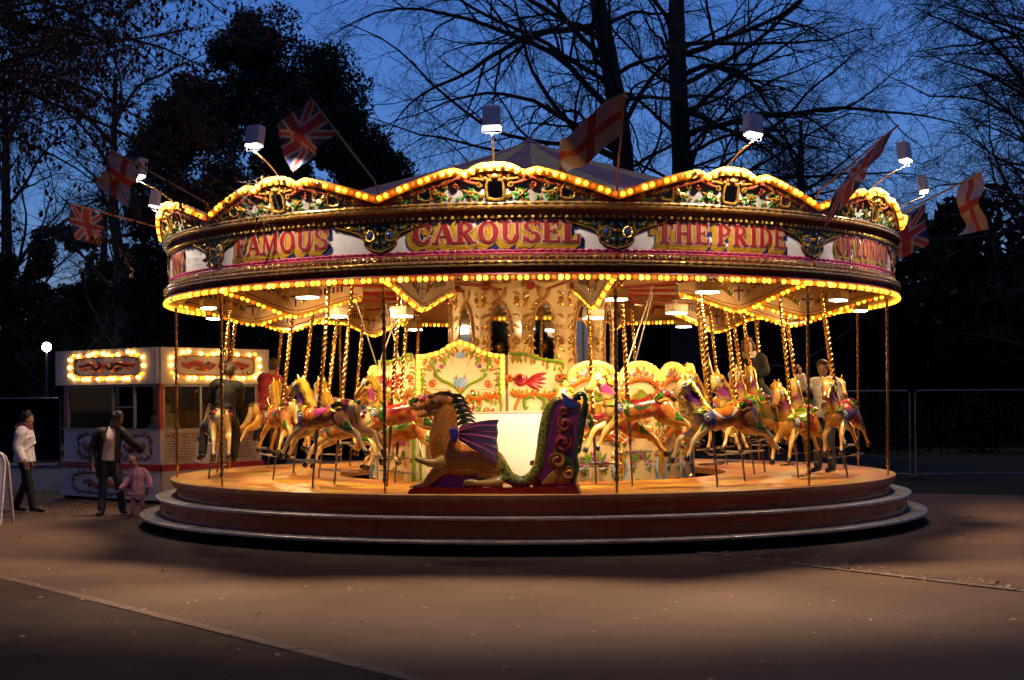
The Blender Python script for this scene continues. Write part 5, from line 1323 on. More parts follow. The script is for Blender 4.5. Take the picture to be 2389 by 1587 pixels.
def wing(name, x0, y0, x1, y1, zt0, zt1, parent):
    L = math.hypot(x1 - x0, y1 - y0); dx, dy = (x1 - x0) / L, (y1 - y0) / L
    def fn(u, v, d): return Vector((x0 + dx * u + dy * d, y0 + dy * u - dx * d, v))
    poly = [(0, 0.45), (L, 0.45), (L, zt1 - 0.10), (L * 0.93, zt1), (L * 0.6, (zt0 + zt1) / 2 - 0.02), (L * 0.3, zt0 - 0.01), (0.02, zt0)]
    w = panel(name, poly, fn, parent)
    mb = MB()
    o_curve(mb, fn, [(0.03, zt0 - 0.02), (L * 0.3, zt0 - 0.03), (L * 0.6, (zt0 + zt1) / 2 - 0.04), (L * 0.92, zt1 - 0.02), (L * 0.96, zt1 - 0.12)], [0.02, 0.026, 0.02, 0.03, 0.012], 1)
    c = L * 0.46; z = 2.14
    o_scroll(mb, fn, c - 0.20, z, 0.10, 0.6, 1.3, 1, 0.035, 5); mb.sphere(fn(c - 0.2, z, 0.005), (0.06, 0.02, 0.05), 8, 6, 4)
    for k in range(5): o_leaf(mb, fn, c - 0.12, z - 0.06, 0.34 - 0.03 * k, 0.75 - 0.24 * k, 0.04, 5, 0.003 * k, -0.3, 0.4)
    for s in (-1, 1):
        o_curve(mb, fn, [(c, 1.93), (c + s * 0.12, 1.90), (c + s * 0.28, 1.92), (c + s * 0.34, 1.95)], [0.02, 0.034, 0.026, 0.03], 0)
        o_curve(mb, fn, [(c + s * 0.04, 1.90), (c + s * 0.14, 1.84), (c + s * 0.13, 1.72), (c + s * 0.09, 1.74)], [0.03, 0.03, 0.026, 0.012], 1)
        o_curve(mb, fn, [(c + s * 0.2, 1.9), (c + s * 0.26, 1.78), (c + s * 0.28, 1.70)], [0.02, 0.026, 0.02], 0)
        o_curve(mb, fn, [(c + s * 0.30, 1.25), (c + s * 0.27, 1.45), (c + s * 0.15, 1.56), (c, 1.58)], [0.02, 0.03, 0.026, 0.03], 1)
        o_scroll(mb, fn, c + s * 0.36 * (L / 0.85), 2.16, 0.055, 0, 1.3, -s, 0.026, 0)
    mb.prism([(c - 0.24, 1.2), (c + 0.24, 1.2), (c + 0.22, 1.4), (c + 0.12, 1.53), (c - 0.12, 1.53), (c - 0.22, 1.4)], fn, 0.0, 0.008, 4)
    mb.prism([(c - 0.13, 1.2), (c + 0.13, 1.2), (c + 0.10, 1.34), (c, 1.46), (c - 0.10, 1.34)], fn, 0.008, 0.014, 2)
    mb.prism([(c - 0.085, 1.2), (c + 0.085, 1.2), (c + 0.06, 1.31), (c, 1.40), (c - 0.06, 1.31)], fn, 0.014, 0.02, 5)
    o_leaf(mb, fn, c, 1.56, 0.07, pi / 2, 0.03, 0)
    garland(mb, fn, [(0.06, zt0 - 0.07), (L * 0.4, zt0 - 0.09), (L * 0.9, zt1 - 0.10)], 11, 0.085, (1, 2, 0), seed=6)
    garland(mb, fn, [(0.05, 1.96), (L * 0.3, 1.93), (L * 0.7, 1.93), (L * 0.95, 1.96)], 13, 0.095, (0, 1, 2), seed=7)
    garland(mb, fn, [(L * 0.96, zt1 - 0.2), (L * 0.95, 2.0), (L * 0.96, 1.6)], 8, 0.075, (2, 0, 1), seed=8)
    garland(mb, fn, [(c - 0.28, 1.22), (c - 0.25, 1.45), (c, 1.60), (c + 0.25, 1.45), (c + 0.28, 1.22)], 14, 0.07, (1, 1, 0), seed=9)
    mb.build('scroll_carving', COLS, w)
    # lower field
    m2 = MB()
    for s in (-1, 1):
        o_curve(m2, fn, [(c + s * 0.04, 1.0), (c + s * 0.16, 1.02), (c + s * 0.2, 1.12)], [0.02, 0.03, 0.02], 1)
        o_leaf(m2, fn, c + s * 0.22, 0.98, 0.12, -pi / 2, 0.04, 2)
    m2.prism([(c - 0.17, 0.5), (c + 0.17, 0.5), (c + 0.2, 0.84), (c + 0.1, 0.80), (c, 0.88), (c - 0.1, 0.80), (c - 0.2, 0.84)], fn, 0.0, 0.02, 2)
    m2.build('shield_carving', COLS, w)
wing('organ_wing', -0.375, oy - 0.02, 0.47, oy + 0.05, 2.52, 2.40, ORG)
wing('organ_wing', -2.28, oy + 0.50, -1.715, oy - 0.02, 2.44, 2.52, ORG)
# tulip columns
for x in (-1.72, -0.375):
    mb = MB(); mb.lathe([(0.03, 0.45), (0.024, 1.40), (0.03, 1.42)], 10, c=(x, oy - 0.07)); mb.build('organ_column', [LIME], ORG)
    mb = MB()
    for k in range(8):
        a = 2 * pi * k / 8
        mb.tube([(x, oy - 0.07, 1.38), (x + 0.05 * math.cos(a), oy - 0.07 + 0.05 * math.sin(a), 1.44), (x + 0.052 * math.cos(a), oy - 0.07 + 0.052 * math.sin(a), 1.52), (x + 0.085 * math.cos(a), oy - 0.07 + 0.085 * math.sin(a), 1.585)], [0.012, 0.022, 0.022, 0.004], 6)
    mb.build('tulip_capital', SKYB, ORG)

mb = MB()
for s in (-1, 1):
    garland(mb, ofn, [(s * 0.04, 2.56), (s * 0.2, 2.50), (s * 0.36, 2.43), (s * 0.53, 2.42)], 9, 0.085, (1, 2, 0), seed=2)
    garland(mb, ofn, [(s * 0.07, 1.87), (s * 0.22, 1.84), (s * 0.40, 1.87), (s * 0.54, 1.83)], 10, 0.095, (0, 2, 1), seed=3)
    garland(mb, ofn, [(s * 0.10, 1.69), (s * 0.30, 1.68), (s * 0.50, 1.62), (s * 0.53, 1.45)], 9, 0.085, (1, 0, 5), seed=4)
    garland(mb, ofn, [(s * 0.53, 2.30), (s * 0.545, 2.1), (s * 0.53, 1.95)], 6, 0.065, (2, 1), seed=5)
    o_scroll(mb, ofn, s * 0.40, 2.08, 0.06, 0, 1.4, s, 0.02, 0); o_scroll(mb, ofn, s * 0.44, 2.30, 0.045, pi, 1.3, -s, 0.016, 2)
    o_flower(mb, ofn, s * 0.27, 2.33, 0.035, 4, 2, 7); o_flower(mb, ofn, s * 0.17, 1.97, 0.03, 5, 2, 6)
mb.build('garland_carving', COLS, cp)
# arched centre panels
PR = 2.50
def pfn(u, v, d): return Vector((u, -(PR + d), v))
PW = 0.395
parch = [(-PW, 0.45), (PW, 0.45), (PW, 2.16)] + [(PW * math.cos(t), 2.16 + 0.24 * math.sin(t)) for t in np.linspace(0.15, pi - 0.15, 13)] + [(-PW, 2.16)]
mb = MB(); mb.prism(parch, pfn, -0.03, 0.0); pp_me = mb.mesh('centre_panel', [CREAM], smooth=False)
mb = MB()
for s in (-1, 1):
    for k in range(3): o_leaf(mb, pfn, s * (0.05 + 0.09 * k), 2.20 - 0.04 * k, 0.12, pi / 2 - s * 0.5, 0.028, 3 if k == 1 else 0, 0.004, s * 0.4)
    o_curve(mb, pfn, [(0, 2.13), (s * 0.15, 2.12), (s * 0.30, 2.04), (s * 0.37, 1.94)], [0.03, 0.036, 0.03, 0.012], 0)
    for k in range(5): o_leaf(mb, pfn, s * 0.37, 1.98 - 0.09 * k, 0.13, pi - s * pi / 2 + (pi / 2 if s > 0 else pi / 2) - s * 0.6, 0.024, (1, 2)[k % 2], 0.002, 0.4)
    o_curve(mb, pfn, [(s * 0.02, 1.98), (s * 0.12, 1.90), (s * 0.19, 1.84), (s * 0.17, 1.72)], [0.012, 0.022, 0.026, 0.012], 2)
    o_curve(mb, pfn, [(0, 1.55), (s * 0.12, 1.52), (s * 0.2, 1.55)], [0.02, 0.026, 0.012], 2)
    o_curve(mb, pfn, [(s * 0.02, 1.38), (s * 0.14, 1.36), (s * 0.26, 1.27), (s * 0.36, 1.20)], [0.03, 0.04, 0.034, 0.02], 0)
    o_scroll(mb, pfn, s * 0.17, 1.30, 0.06, 0, 1.3, s, 0.026, 2); o_scroll(mb, pfn, s * 0.30, 1.24, 0.05, pi, 1.2, -s, 0.024, 3)
    for k in range(6): o_leaf(mb, pfn, s * 0.05 * (k % 3), 0.95 + 0.03 * (k // 3), 0.14, pi / 2 - s * (0.2 + 0.4 * (k % 3)), 0.024, (1, 1, 3, 4)[k % 4], 0.004 * k, 0.3)
    o_curve(mb, pfn, [(s * 0.34, 0.98), (s * 0.30, 0.82), (s * 0.36, 0.66), (s * 0.38, 0.52)], [0.02, 0.034, 0.034, 0.03], 3)
    o_curve(mb, pfn, [(s * 0.385, 1.08), (s * 0.37, 0.8), (s * 0.385, 0.5)], [0.03, 0.022, 0.03], 2)
    o_curve(mb, pfn, [(0, 0.64), (s * 0.1, 0.66), (s * 0.17, 0.62), (s * 0.1, 0.55), (0, 0.54)], 0.026, 2)
mb.prism([(-0.13, 1.58), (0.13, 1.58), (0.11, 1.68), (0.14, 1.78), (-0.14, 1.78), (-0.11, 1.68)], pfn, 0.0, 0.02, 2)
mb.prism([(-0.16, 1.82), (0.16, 1.82), (0.10, 1.92), (0, 1.98), (-0.10, 1.92)], pfn, 0.0, 0.016, 1)
mb.sphere(pfn(0, 2.15, 0.02), 0.03, 8, 6, 4)
for s in (-1, 1):
    garland(mb, pfn, [(0, 2.22), (s * 0.18, 2.17), (s * 0.33, 2.04), (s * 0.36, 1.86)], 10, 0.085, (0, 2, 3), seed=11)
    garland(mb, pfn, [(s * 0.36, 1.84), (s * 0.33, 1.6), (s * 0.36, 1.42)], 8, 0.075, (1, 2), seed=12)
    garland(mb, pfn, [(s * 0.03, 1.40), (s * 0.2, 1.36), (s * 0.36, 1.22)], 9, 0.10, (0, 2, 1), seed=13)
    garland(mb, pfn, [(s * 0.03, 1.03), (s * 0.14, 0.94), (s * 0.16, 0.82)], 7, 0.085, (1, 4, 3), seed=14)
    garland(mb, pfn, [(s * 0.36, 1.10), (s * 0.34, 0.85), (s * 0.37, 0.55)], 10, 0.085, (2, 3, 0), seed=15)
pc_me = mb.mesh('panel_carving', COLS)
pb = [pfn(0.37 * math.cos(t), 2.13 + 0.225 * math.sin(t), 0.035) for t in np.linspace(0.05, pi - 0.05, 13)]
for d in (20, 38.5, 57, 75.5, 94, 130, 166, -76, -94.5, -130, -160):
    o = link('centre_panel', pp_me, ROOT, rot=(0, 0, R(d))); link('panel_carving', pc_me, o)
    if abs(d) < 100:
        mb = MB()
        for i, p in enumerate(pb): mb.sphere(p, 0.034, 8, 6)
        tag(mb.build('bulb_string', BULB, o), kind='stuff')

# ================================================================== lamps on the carousel
def spot(name, loc, target, energy, color, size=R(110), blend=0.6, radius=0.06, parent=None):
    l = bpy.data.lights.new(name, 'SPOT'); l.energy = energy; l.color = color; l.spot_size = size; l.spot_blend = blend; l.shadow_soft_size = radius
    o = bpy.data.objects.new(name, l); col.objects.link(o); o.location = loc
    o.rotation_euler = (Vector(target) - Vector(loc)).to_track_quat('-Z', 'Y').to_euler()
    if parent is not None: o.parent = parent
    return o
# canopy lamps: white boxes under the rim
mb = MB(); mb.bevbox((0, 0, 0.06), (0.26, 0.20, 0.12), 0.012); box_me = mb.mesh('lamp_box', [mat('cream lamp box', (0.66, 0.56, 0.40), 0.4)])
mb = MB(); mb.bevbox((0, 0, -0.012), (0.24, 0.18, 0.024), 0.008); gl_me = mb.mesh('lamp_glass', [LAMPWARM])
LAMPS = [(-35, 5.15, 3.20), (-65, 5.15, 3.20), (25, 5.15, 3.20), (55, 5.15, 3.20), (-26, 4.05, 2.98), (11.6, 5.0, 3.10), (16, 3.0, 2.98), (36, 3.4, 3.05), (-50, 3.6, 3.06), (85, 5.15, 3.20), (-95, 5.15, 3.2), (115, 5.1, 3.2), (-125, 5.1, 3.2), (145, 5.1, 3.2), (-155, 5.1, 3.2), (175, 5.1, 3.2)]
NAMES = ['above the magenta saddled horse', 'at far left under the rim', 'above the orange saddled horse', 'above the pink saddled horse', 'hanging low left of the organ', 'hung beside the front dark pole', 'hung low by the red crank rods', 'hung lower right of the mirror drum', 'hung inside the left side', 'at far right under the rim', 'at the left back under the rim', 'at the right back under the rim', 'at the far left back', 'at the right far back', 'at the left far back', 'at the far back centre']
for (d, r, z), nm in zip(LAMPS, NAMES):
    a = R(d)
    t = thing('canopy_lamp', 'white box lamp ' + nm, 'lamp', (CX + r * math.sin(a), CY - r * math.cos(a), z), a, 'box lamps under the canopy')
    link('lamp_box', box_me, t); g_ = link('lamp_glass', gl_me, t)
    mb = MB(); mb.tube([(0, 0, 0.11), (0, 0, 3.60 - z)], 0.012, 6); mb.build('hanger', STEEL, t)
    inner = r < 4.5
    if d == 11.6:   # this one is turned on the chariot's white seat board
        w_ = Matrix.Rotation(-a, 3, 'Z') @ (Vector((CX - 0.45, CY - 3.45, 1.15)) - t.location)
        spot('lamp_light', (0, 0, -0.04), w_, 900, (1.0, 0.76, 0.44), R(75), 0.7, 0.09, t); continue
    spot('lamp_light', (0, 0, -0.04), (0, 2.6, -1.9) if not inner else (0, 1.2, -2.2), (430 if d in (-35, 25) else 300) if not inner else 150, (1.0, 0.65, 0.28), R(132) if not inner else R(118), 0.6, 0.09, t)

# floodlights on arms over the boards
mb = MB(); mb.bevbox((0, 0, 0.12), (0.25, 0.16, 0.22), 0.02); mb.bevbox((0, 0, 0.26), (0.245, 0.15, 0.07), 0.015); mb.bevbox((0, 0, 0.228), (0.215, 0.13, 0.02), 0.004)
fh_me = mb.mesh('housing', [HOUSING])
mb = MB(); mb.bevbox((0, 0, -0.004), (0.225, 0.135, 0.02), 0.006); fg_me = mb.mesh('flood_glass', [LAMPW])
mb = MB(); mb.tube([(-0.135, 0, 0.07), (-0.137, 0, -0.055), (-0.12, 0, -0.075), (0.12, 0, -0.075), (0.137, 0, -0.055), (0.135, 0, 0.07)], 0.0085, 6); fb_me = mb.mesh('bracket', [mat('white bracket', (0.75, 0.73, 0.75), 0.4)])
FN = {-95: 'at far left, half hidden behind the left board', -65: 'second from left over the left board', -35: 'over the FAMOUS board', -5: 'over the CAROUSEL board', 25: 'over the THE PRIDE board', 55: 'over the OF LONDON board', 85: 'at far right beside the drooping flag'}
for d, nm in FN.items():
    a = R(d); r, z = 6.12, 5.02
    er, et = Vector((math.sin(a), -math.cos(a), 0)), Vector((math.cos(a), math.sin(a), 0))
    skew = random.uniform(-0.12, 0.12)
    base = Vector((CX, CY, 0)) + er * 5.66 + Vector((0, 0, 4.60)) - et * 0.02
    head = Vector((CX, CY, 0)) + er * r + et * skew * 0.5 + Vector((0, 0, z))
    t = thing('floodlight', 'white floodlight on a bent arm ' + nm, 'floodlight', base, a, 'floodlights above the rounding boards')
    loc = Matrix.Rotation(-a, 3, 'Z') @ (head - base)
    h = link('housing', fh_me, t, loc, (R(-9), random.uniform(-0.1, 0.1), skew))
    h.scale = (0.86,) * 3
    link('flood_glass', fg_me, h); link('bracket', fb_me, h)
    mb = MB(); mb.tube([(0, 0.05, -0.25), (0, 0, 0.12), loc * 0.45 + Vector((0, 0, 0.06)), loc + Vector((0, 0.01, -0.075))], 0.012, 6); mb.build('arm', mat('copper coloured arm', (0.42, 0.24, 0.10), 0.35, 0.6), t)
    # inward beam lights the boards; outward beam is added to light the ground
    p_ = loc + Vector((0, 0, -0.02))
    sa = spot('flood_light', p_, p_ + Vector((0, 0.90, -1.0)), 760, (1.0, 0.84, 0.70), R(88), 0.6, 0.05, t); sa.scale = (1.7, 1, 1)
    sb = spot('flood_light', p_, p_ + Vector((0, -0.74 if abs(d) < 50 else -0.42, -1.0)), {-95: 1000, -65: 1600, -35: 2900, -5: 3500, 25: 3500, 55: 1700, 85: 1300}[d], (1.0, 0.66, 0.42), R(39), 0.85, 0.14, t)
    sb.scale = (2.3, 1, 1)

# ================================================================== flags
FW = mat('white flag cloth', (0.36, 0.31, 0.33), 0.85, c2=(0.27, 0.22, 0.24), scale=5)
FR = mat('red flag cloth', (0.34, 0.035, 0.026), 0.85, c2=(0.25, 0.025, 0.02), scale=5)
FB = mat('blue flag cloth', (0.02, 0.025, 0.10), 0.85, c2=(0.015, 0.015, 0.06), scale=5)
def flag_color(kind, u, v):
    x, y = u - 0.5, (v - 0.5) * 0.6
    if kind == 'george': return 1 if (abs(x) < 0.075 or abs(y) < 0.06) else 0
    if abs(x) < 0.06 or abs(y) < 0.055: return 1
    if abs(x) < 0.105 or abs(y) < 0.10: return 0
    for s in (-1, 1):
        dd = abs(y - s * 0.6 * x) / 1.166
        if dd < 0.026: return 1
        if dd < 0.065: return 0
    return 2
def flag(kind, base, tip, f0, f1, dirv, L, sag, label, wav=0.06, seed=0, curl=0.0):
    base, tip = Vector(base), Vector(tip)
    t = thing('flag', label, 'flag', base, 0, 'flags on the canopy rim')
    mb = MB(); d = tip - base
    mb.tube([Vector((0, 0, -0.25)), Vector((0, 0, 0)), d * 0.06 + Vector((0, 0, 0.1)), d], 0.013, 7); mb.build('flag_pole', mat('copper coloured arm', (0.42, 0.24, 0.10), 0.35, 0.6), t)
    A, B = d * f0, d * f1
    dirv = Vector(dirv).normalized(); N, K = 44, 30; vs = []; rr = random.Random(seed); ph = rr.uniform(0, 6)
    nrm = dirv.cross(B - A).normalized()
    for i in range(N + 1):
        u = i / N
        for j in range(K + 1):
            v = j / K
            p = A.lerp(B, 1 - v) + dirv * (L * u * (1 - 0.12 * curl * v * u))
            p += Vector((0, 0, -1)) * (sag * u * u * (0.6 + 0.4 * v))
            p += nrm * (wav * math.sin(u * 7 + ph + v * 2.2) * (0.25 + u) + wav * 0.5 * math.sin(u * 13 + v * 5 + ph * 2) * u)
            vs.append(p)
    o = MB(); me = bpy.data.meshes.new('flag_cloth'); fs = []; mi = []
    for i in range(N):
        for j in range(K):
            a = i * (K + 1) + j; fs.append((a, a + K + 1, a + K + 2, a + 1)); mi.append(flag_color(kind, (i + 0.5) / N, 1 - (j + 0.5) / K))
    me.from_pydata(vs, [], fs)
    for m in (FW, FR, FB): me.materials.append(m)
    me.polygons.foreach_set('material_index', mi); me.polygons.foreach_set('use_smooth', [True] * len(fs)); me.update()
    link('flag_cloth', me, t)
def rim(d, r=5.62, z=4.36): a = R(d); return Vector((CX + r * math.sin(a), CY - r * math.cos(a), z))
def px(x, y, dep):   # where a photograph point lies at a given distance: used only to read off directions
    return Vector(((x - 1194.5) / 3381 * dep, dep, CAMZ + (932 + (1194.5 - x) * 0.007 - y) / 3381 * dep))
flag('union', rim(-20), px(728, 228, 18.0), 0.62, 1.0, px(622, 315, 18.6) - px(728, 228, 18.0), 0.86, 0.06, 'red, white and blue crossed flag streaming left above the FAMOUS board', 0.085, 1)
flag('george', rim(10), px(1463, 213, 16.6), 0.56, 1.0, px(1335, 290, 16.9) - px(1463, 213, 16.6), 0.90, 0.16, 'white flag with red cross leaning right above the CAROUSEL board', 0.095, 2)
flag('george', rim(-50), px(262, 350, 18.3), 0.72, 0.99, Vector((-0.35, -0.1, -0.8)), 0.42, 0.12, 'white flag with red cross hanging at left behind bare branches', 0.06, 3)
flag('union', rim(40), px(2100, 292, 17.0), 0.45, 1.0, Vector((-0.34, 0.6, -0.50)), 0.62, 0.3, 'dark folded flag on the long pole above the OF LONDON board', 0.03, 4)
flag('george', rim(70), px(2300, 398, 19.5), 0.72, 0.97, Vector((0.12, 0.1, -1)), 0.68, 0.15, 'white flag with red cross drooping at far right', 0.09, 5, 2)
flag('union', rim(-80), px(165, 475, 20.5), 0.68, 1.0, Vector((0.05, 0.1, -1)), 0.45, 0.1, 'tattered red, white and blue flag low at far left beside the leaves', 0.05, 6, 2)
flag('union', rim(100), px(2165, 475, 24), 0.3, 0.98, Vector((0.1, 0.1, -1)), 0.62, 0.1, 'small red, white and blue flag hanging behind the right end of the boards', 0.05, 7, 2)
# ================================================================== people
SKIN = mat('skin', (0.42, 0.24, 0.16), 0.5, c2=(0.36, 0.19, 0.12), scale=9)
SKIND = mat('brown skin', (0.26, 0.13, 0.075), 0.5, c2=(0.2, 0.10, 0.06), scale=9)
HAIR = mat('dark brown hair', (0.03, 0.018, 0.012), 0.5, c2=(0.015, 0.01, 0.008), scale=30, bump=0.5, bscale=90)
HAIRB = mat('auburn hair', (0.10, 0.045, 0.02), 0.5, c2=(0.06, 0.025, 0.012), scale=30, bump=0.5, bscale=90)
def cloth(n, c, r=0.8): return mat(n, c, r, c2=tuple(x * 0.7 for x in c), scale=11, bump=0.35, bscale=22)
def limb(mb, pts, n=10, k=4):
    sp = spline(pts, k); mb.tube([p[:3] for p in sp], [float(max(p[3], 0.003)) for p in sp], n)
def hand(mb, p, d, side, s=1.0):
    # palm, four fingers and a thumb leaving the side of the palm; d points along the hand
    p = Vector(p); d = Vector(d).normalized(); n = Vector(side).normalized(); w = d.cross(n).normalized()
    mb.tube([p - d * 0.02 * s, p + d * 0.02 * s, p + d * 0.07 * s, p + d * 0.085 * s], [(0.026 * s, 0.018 * s), (0.038 * s, 0.016 * s), (0.04 * s, 0.015 * s), (0.034 * s, 0.012 * s)], 10, up=w)
    for i, L in enumerate((0.066, 0.076, 0.072, 0.056)):
        b = p + d * 0.078 * s + w * ((i - 1.5) * 0.0195 * s)
        m1 = b + d * L * 0.5 * s + n * 0.008 * s; e = b + d * L * 0.88 * s + n * 0.034 * s
        mb.tube([b, m1, e], [0.0092 * s, 0.0085 * s, 0.006 * s], 6)
    b = p + d * 0.015 * s - w * 0.036 * s
    mb.tube([b, b + d * 0.03 * s - w * 0.02 * s + n * 0.008 * s, b + d * 0.062 * s - w * 0.022 * s + n * 0.02 * s], [0.012 * s, 0.0105 * s, 0.007 * s], 6)
def person(label, loc, rz, J, H, skin, outfit, hair, hands=True, child=False, group=None):
    """J: joints in local coordinates (faces -y): pelvis, chest, neck, head, l/r shoulder, elbow, hand, hip, knee, foot."""
    t = thing('person', label, 'person', loc, rz, group)
    g = {k: Vector(v) for k, v in J.items()}
    s = H / 1.72; hs = s * (1.22 if child else 1.0)
    mb = MB()
    limb(mb, [(*g['pelvis'], 0.13 * s), (*(g['pelvis'].lerp(g['chest'], 0.5)), 0.12 * s), (*g['chest'], 0.135 * s), (*(g['chest'].lerp(g['neck'], 0.6)), 0.10 * s), (*g['neck'], 0.058 * hs), (*(g['neck'].lerp(g['head'], 0.5)), 0.055 * hs)])
    hd = g['head']; fd = Vector(J.get('face', (0, -1, 0))).normalized(); up = (hd - g['neck']).normalized()
    sd = fd.cross(up).normalized(); fd = up.cross(sd).normalized()
    M = Matrix((sd, fd, up)).transposed()
    mb.sphere(hd, (0.074 * hs, 0.092 * hs, 0.112 * hs), 14, 10, 0, M)
    mb.sphere(hd + fd * 0.028 * hs - up * 0.055 * hs, (0.056 * hs, 0.066 * hs, 0.058 * hs), 12, 8, 0, M)     # jaw
    mb.tube([hd + fd * 0.088 * hs + up * 0.015 * hs, hd + fd * 0.108 * hs - up * 0.018 * hs, hd + fd * 0.092 * hs - up * 0.03 * hs], [0.010 * hs, 0.016 * hs, 0.012 * hs], 6)
    for q in (-1, 1): mb.sphere(hd + sd * q * 0.074 * hs - up * 0.01 * hs, (0.012 * hs, 0.02 * hs, 0.03 * hs), 8, 6, 0, M)
    mb.tube([hd + fd * 0.084 * hs - up * 0.052 * hs - sd * 0.02 * hs, hd + fd * 0.092 * hs - up * 0.052 * hs, hd + fd * 0.084 * hs - up * 0.052 * hs + sd * 0.02 * hs], 0.008 * hs, 6)
    for q in 'lr':
        limb(mb, [(*g[q + 'sho'], 0.052 * s), (*(g[q + 'sho'].lerp(g[q + 'elb'], 0.5)), 0.044 * s), (*g[q + 'elb'], 0.038 * s), (*(g[q + 'elb'].lerp(g[q + 'hand'], 0.5)), 0.034 * s), (*g[q + 'hand'], 0.025 * s)], 8, 3)
        mb.tube([g['chest'].lerp(g['neck'], 0.5), g[q + 'sho']], 0.05 * s, 8)
        limb(mb, [(*g[q + 'hip'], 0.085 * s), (*(g[q + 'hip'].lerp(g[q + 'knee'], 0.5)), 0.075 * s), (*g[q + 'knee'], 0.055 * s), (*(g[q + 'knee'].lerp(g[q + 'foot'], 0.4)), 0.05 * s), (*g[q + 'foot'], 0.036 * s)], 8, 3)
    me = fuse(mb, 0.012 * s, 2, 'body')
    # fingers stay separate
    if hands:
        hb = MB()
        for q in 'lr':
            d = g[q + 'hand'] - g[q + 'elb']; hand(hb, g[q + 'hand'], d, J.get(q + 'palm', (1 if q == 'l' else -1, 0, 0)), s)
        bm = bmesh.new(); bm.from_mesh(me)
        vs = [bm.verts.new(v) for v in hb.v]
        for f in hb.f:
            try: bm.faces.new([vs[i] for i in f]).smooth = True
            except ValueError: pass
        bm.to_mesh(me); bm.free()
    me.materials.append(skin); body = link('body', me, t)
    eb = MB()
    for q in (-1, 1): eb.sphere(hd + fd * 0.083 * hs + sd * q * 0.030 * hs + up * 0.008 * hs, (0.011 * hs, 0.008 * hs, 0.007 * hs), 8, 5, 0, M)
    eb.build('eyes', HOOF, t)
    # hair
    hb = MB()
    hb.sphere(hd - fd * 0.018 * hs + up * 0.022 * hs, (0.086 * hs, 0.098 * hs, 0.110 * hs), 14, 10, 0, M)
    if hair[1] == 'long':
        hb.tube([hd - fd * 0.03 * hs + up * 0.05 * hs, hd - fd * 0.075 * hs - up * 0.04 * hs, hd - fd * 0.07 * hs - up * 0.15 * hs], [0.07 * hs, 0.085 * hs, 0.05 * hs], 10)
        for q in (-1, 1): hb.tube([hd + sd * q * 0.05 * hs + up * 0.07 * hs, hd + sd * q * 0.082 * hs - up * 0.02 * hs, hd + sd * q * 0.07 * hs - fd * 0.02 * hs - up * 0.13 * hs], [0.04 * hs, 0.04 * hs, 0.025 * hs], 8)
    rr = random.Random(len(label))
    for k in range(26):
        a, b = rr.uniform(0, 2 * pi), rr.uniform(0.05, 1.35)
        q = Vector((math.sin(b) * math.cos(a), math.sin(b) * math.sin(a), math.cos(b)))
        if q.y > 0.55 and q.z < 0.75: continue
        hb.sphere(hd - fd * 0.018 * hs + up * 0.022 * hs + M @ Vector((q.x * 0.084 * hs, q.y * 0.096 * hs, q.z * 0.108 * hs)), 0.026 * hs, 6, 5)
    hm = fuse(hb, 0.011 * hs, 1, 'hair')
    # open the face
    bm = bmesh.new(); bm.from_mesh(hm); Mi = M.transposed()
    dead = []
    for v in bm.verts:
        q = Mi @ (v.co - hd)
        if q.y > 0.022 * hs and q.z < 0.062 * hs and abs(q.x) < 0.062 * hs: dead.append(v)
    bmesh.ops.delete(bm, geom=dead, context='VERTS'); bm.to_mesh(hm); bm.free()
    hm.materials.append(hair[0]); link('hair', hm, t)
    # garments: each one continuous surface
    for kind, m in outfit:
        cb = MB()
        if kind in ('jacket', 'shirt', 'coat'):
            o = {'shirt': 0.012, 'jacket': 0.032, 'coat': 0.034}[kind] * s
            low = g['pelvis'] + (g['pelvis'] - g['chest']).normalized() * ({'shirt': 0.02, 'jacket': 0.10, 'coat': 0.30}[kind] * s)
            limb(cb, [(*low, 0.155 * s + o), (*g['pelvis'], 0.145 * s + o), (*(g['pelvis'].lerp(g['chest'], 0.5)), 0.125 * s + o), (*g['chest'], 0.145 * s + o), (*(g['chest'].lerp(g['neck'], 0.62)), 0.115 * s + o * 0.8), (*(g['neck']), 0.066 * hs + o * 0.6)], 14)
            for q in 'lr':
                we = g[q + 'elb'].lerp(g[q + 'hand'], 0.93)
                limb(cb, [(*(g['chest'].lerp(g['neck'], 0.5)), 0.08 * s + o), (*g[q + 'sho'], 0.058 * s + o), (*(g[q + 'sho'].lerp(g[q + 'elb'], 0.5)), 0.050 * s + o), (*g[q + 'elb'], 0.045 * s + o), (*we, 0.034 * s + o)], 10, 3)
            rr2 = random.Random(3)
            for k in range(14):   # folds
                tt = rr2.random(); c = g['pelvis'].lerp(g['neck'], tt * 0.8)
                a = rr2.uniform(0, 2 * pi); rad = (0.135 * s + o)
                p0 = c + Vector((math.cos(a) * rad, math.sin(a) * rad, 0)); p1 = c + Vector((math.cos(a + 0.6) * rad, math.sin(a + 0.6) * rad, 0.05 * s))
                cb.tube([p0, (p0 + p1) / 2 * 1.0, p1], [0.008 * s, 0.02 * s, 0.008 * s], 6)
        elif kind == 'trousers':
            limb(cb, [(*(g['pelvis'] + Vector((0, 0, 0.09 * s))), 0.135 * s), (*g['pelvis'], 0.145 * s), (*(g['pelvis'] - Vector((0, 0, 0.06 * s))), 0.135 * s)], 14)
            for q in 'lr':
                limb(cb, [(*g[q + 'hip'], 0.10 * s), (*(g[q + 'hip'].lerp(g[q + 'knee'], 0.5)), 0.09 * s), (*g[q + 'knee'], 0.072 * s), (*(g[q + 'knee'].lerp(g[q + 'foot'], 0.5)), 0.068 * s), (*(g[q + 'knee'].lerp(g[q + 'foot'], 0.97)), 0.066 * s)], 12, 3)
        elif kind == 'shoes':
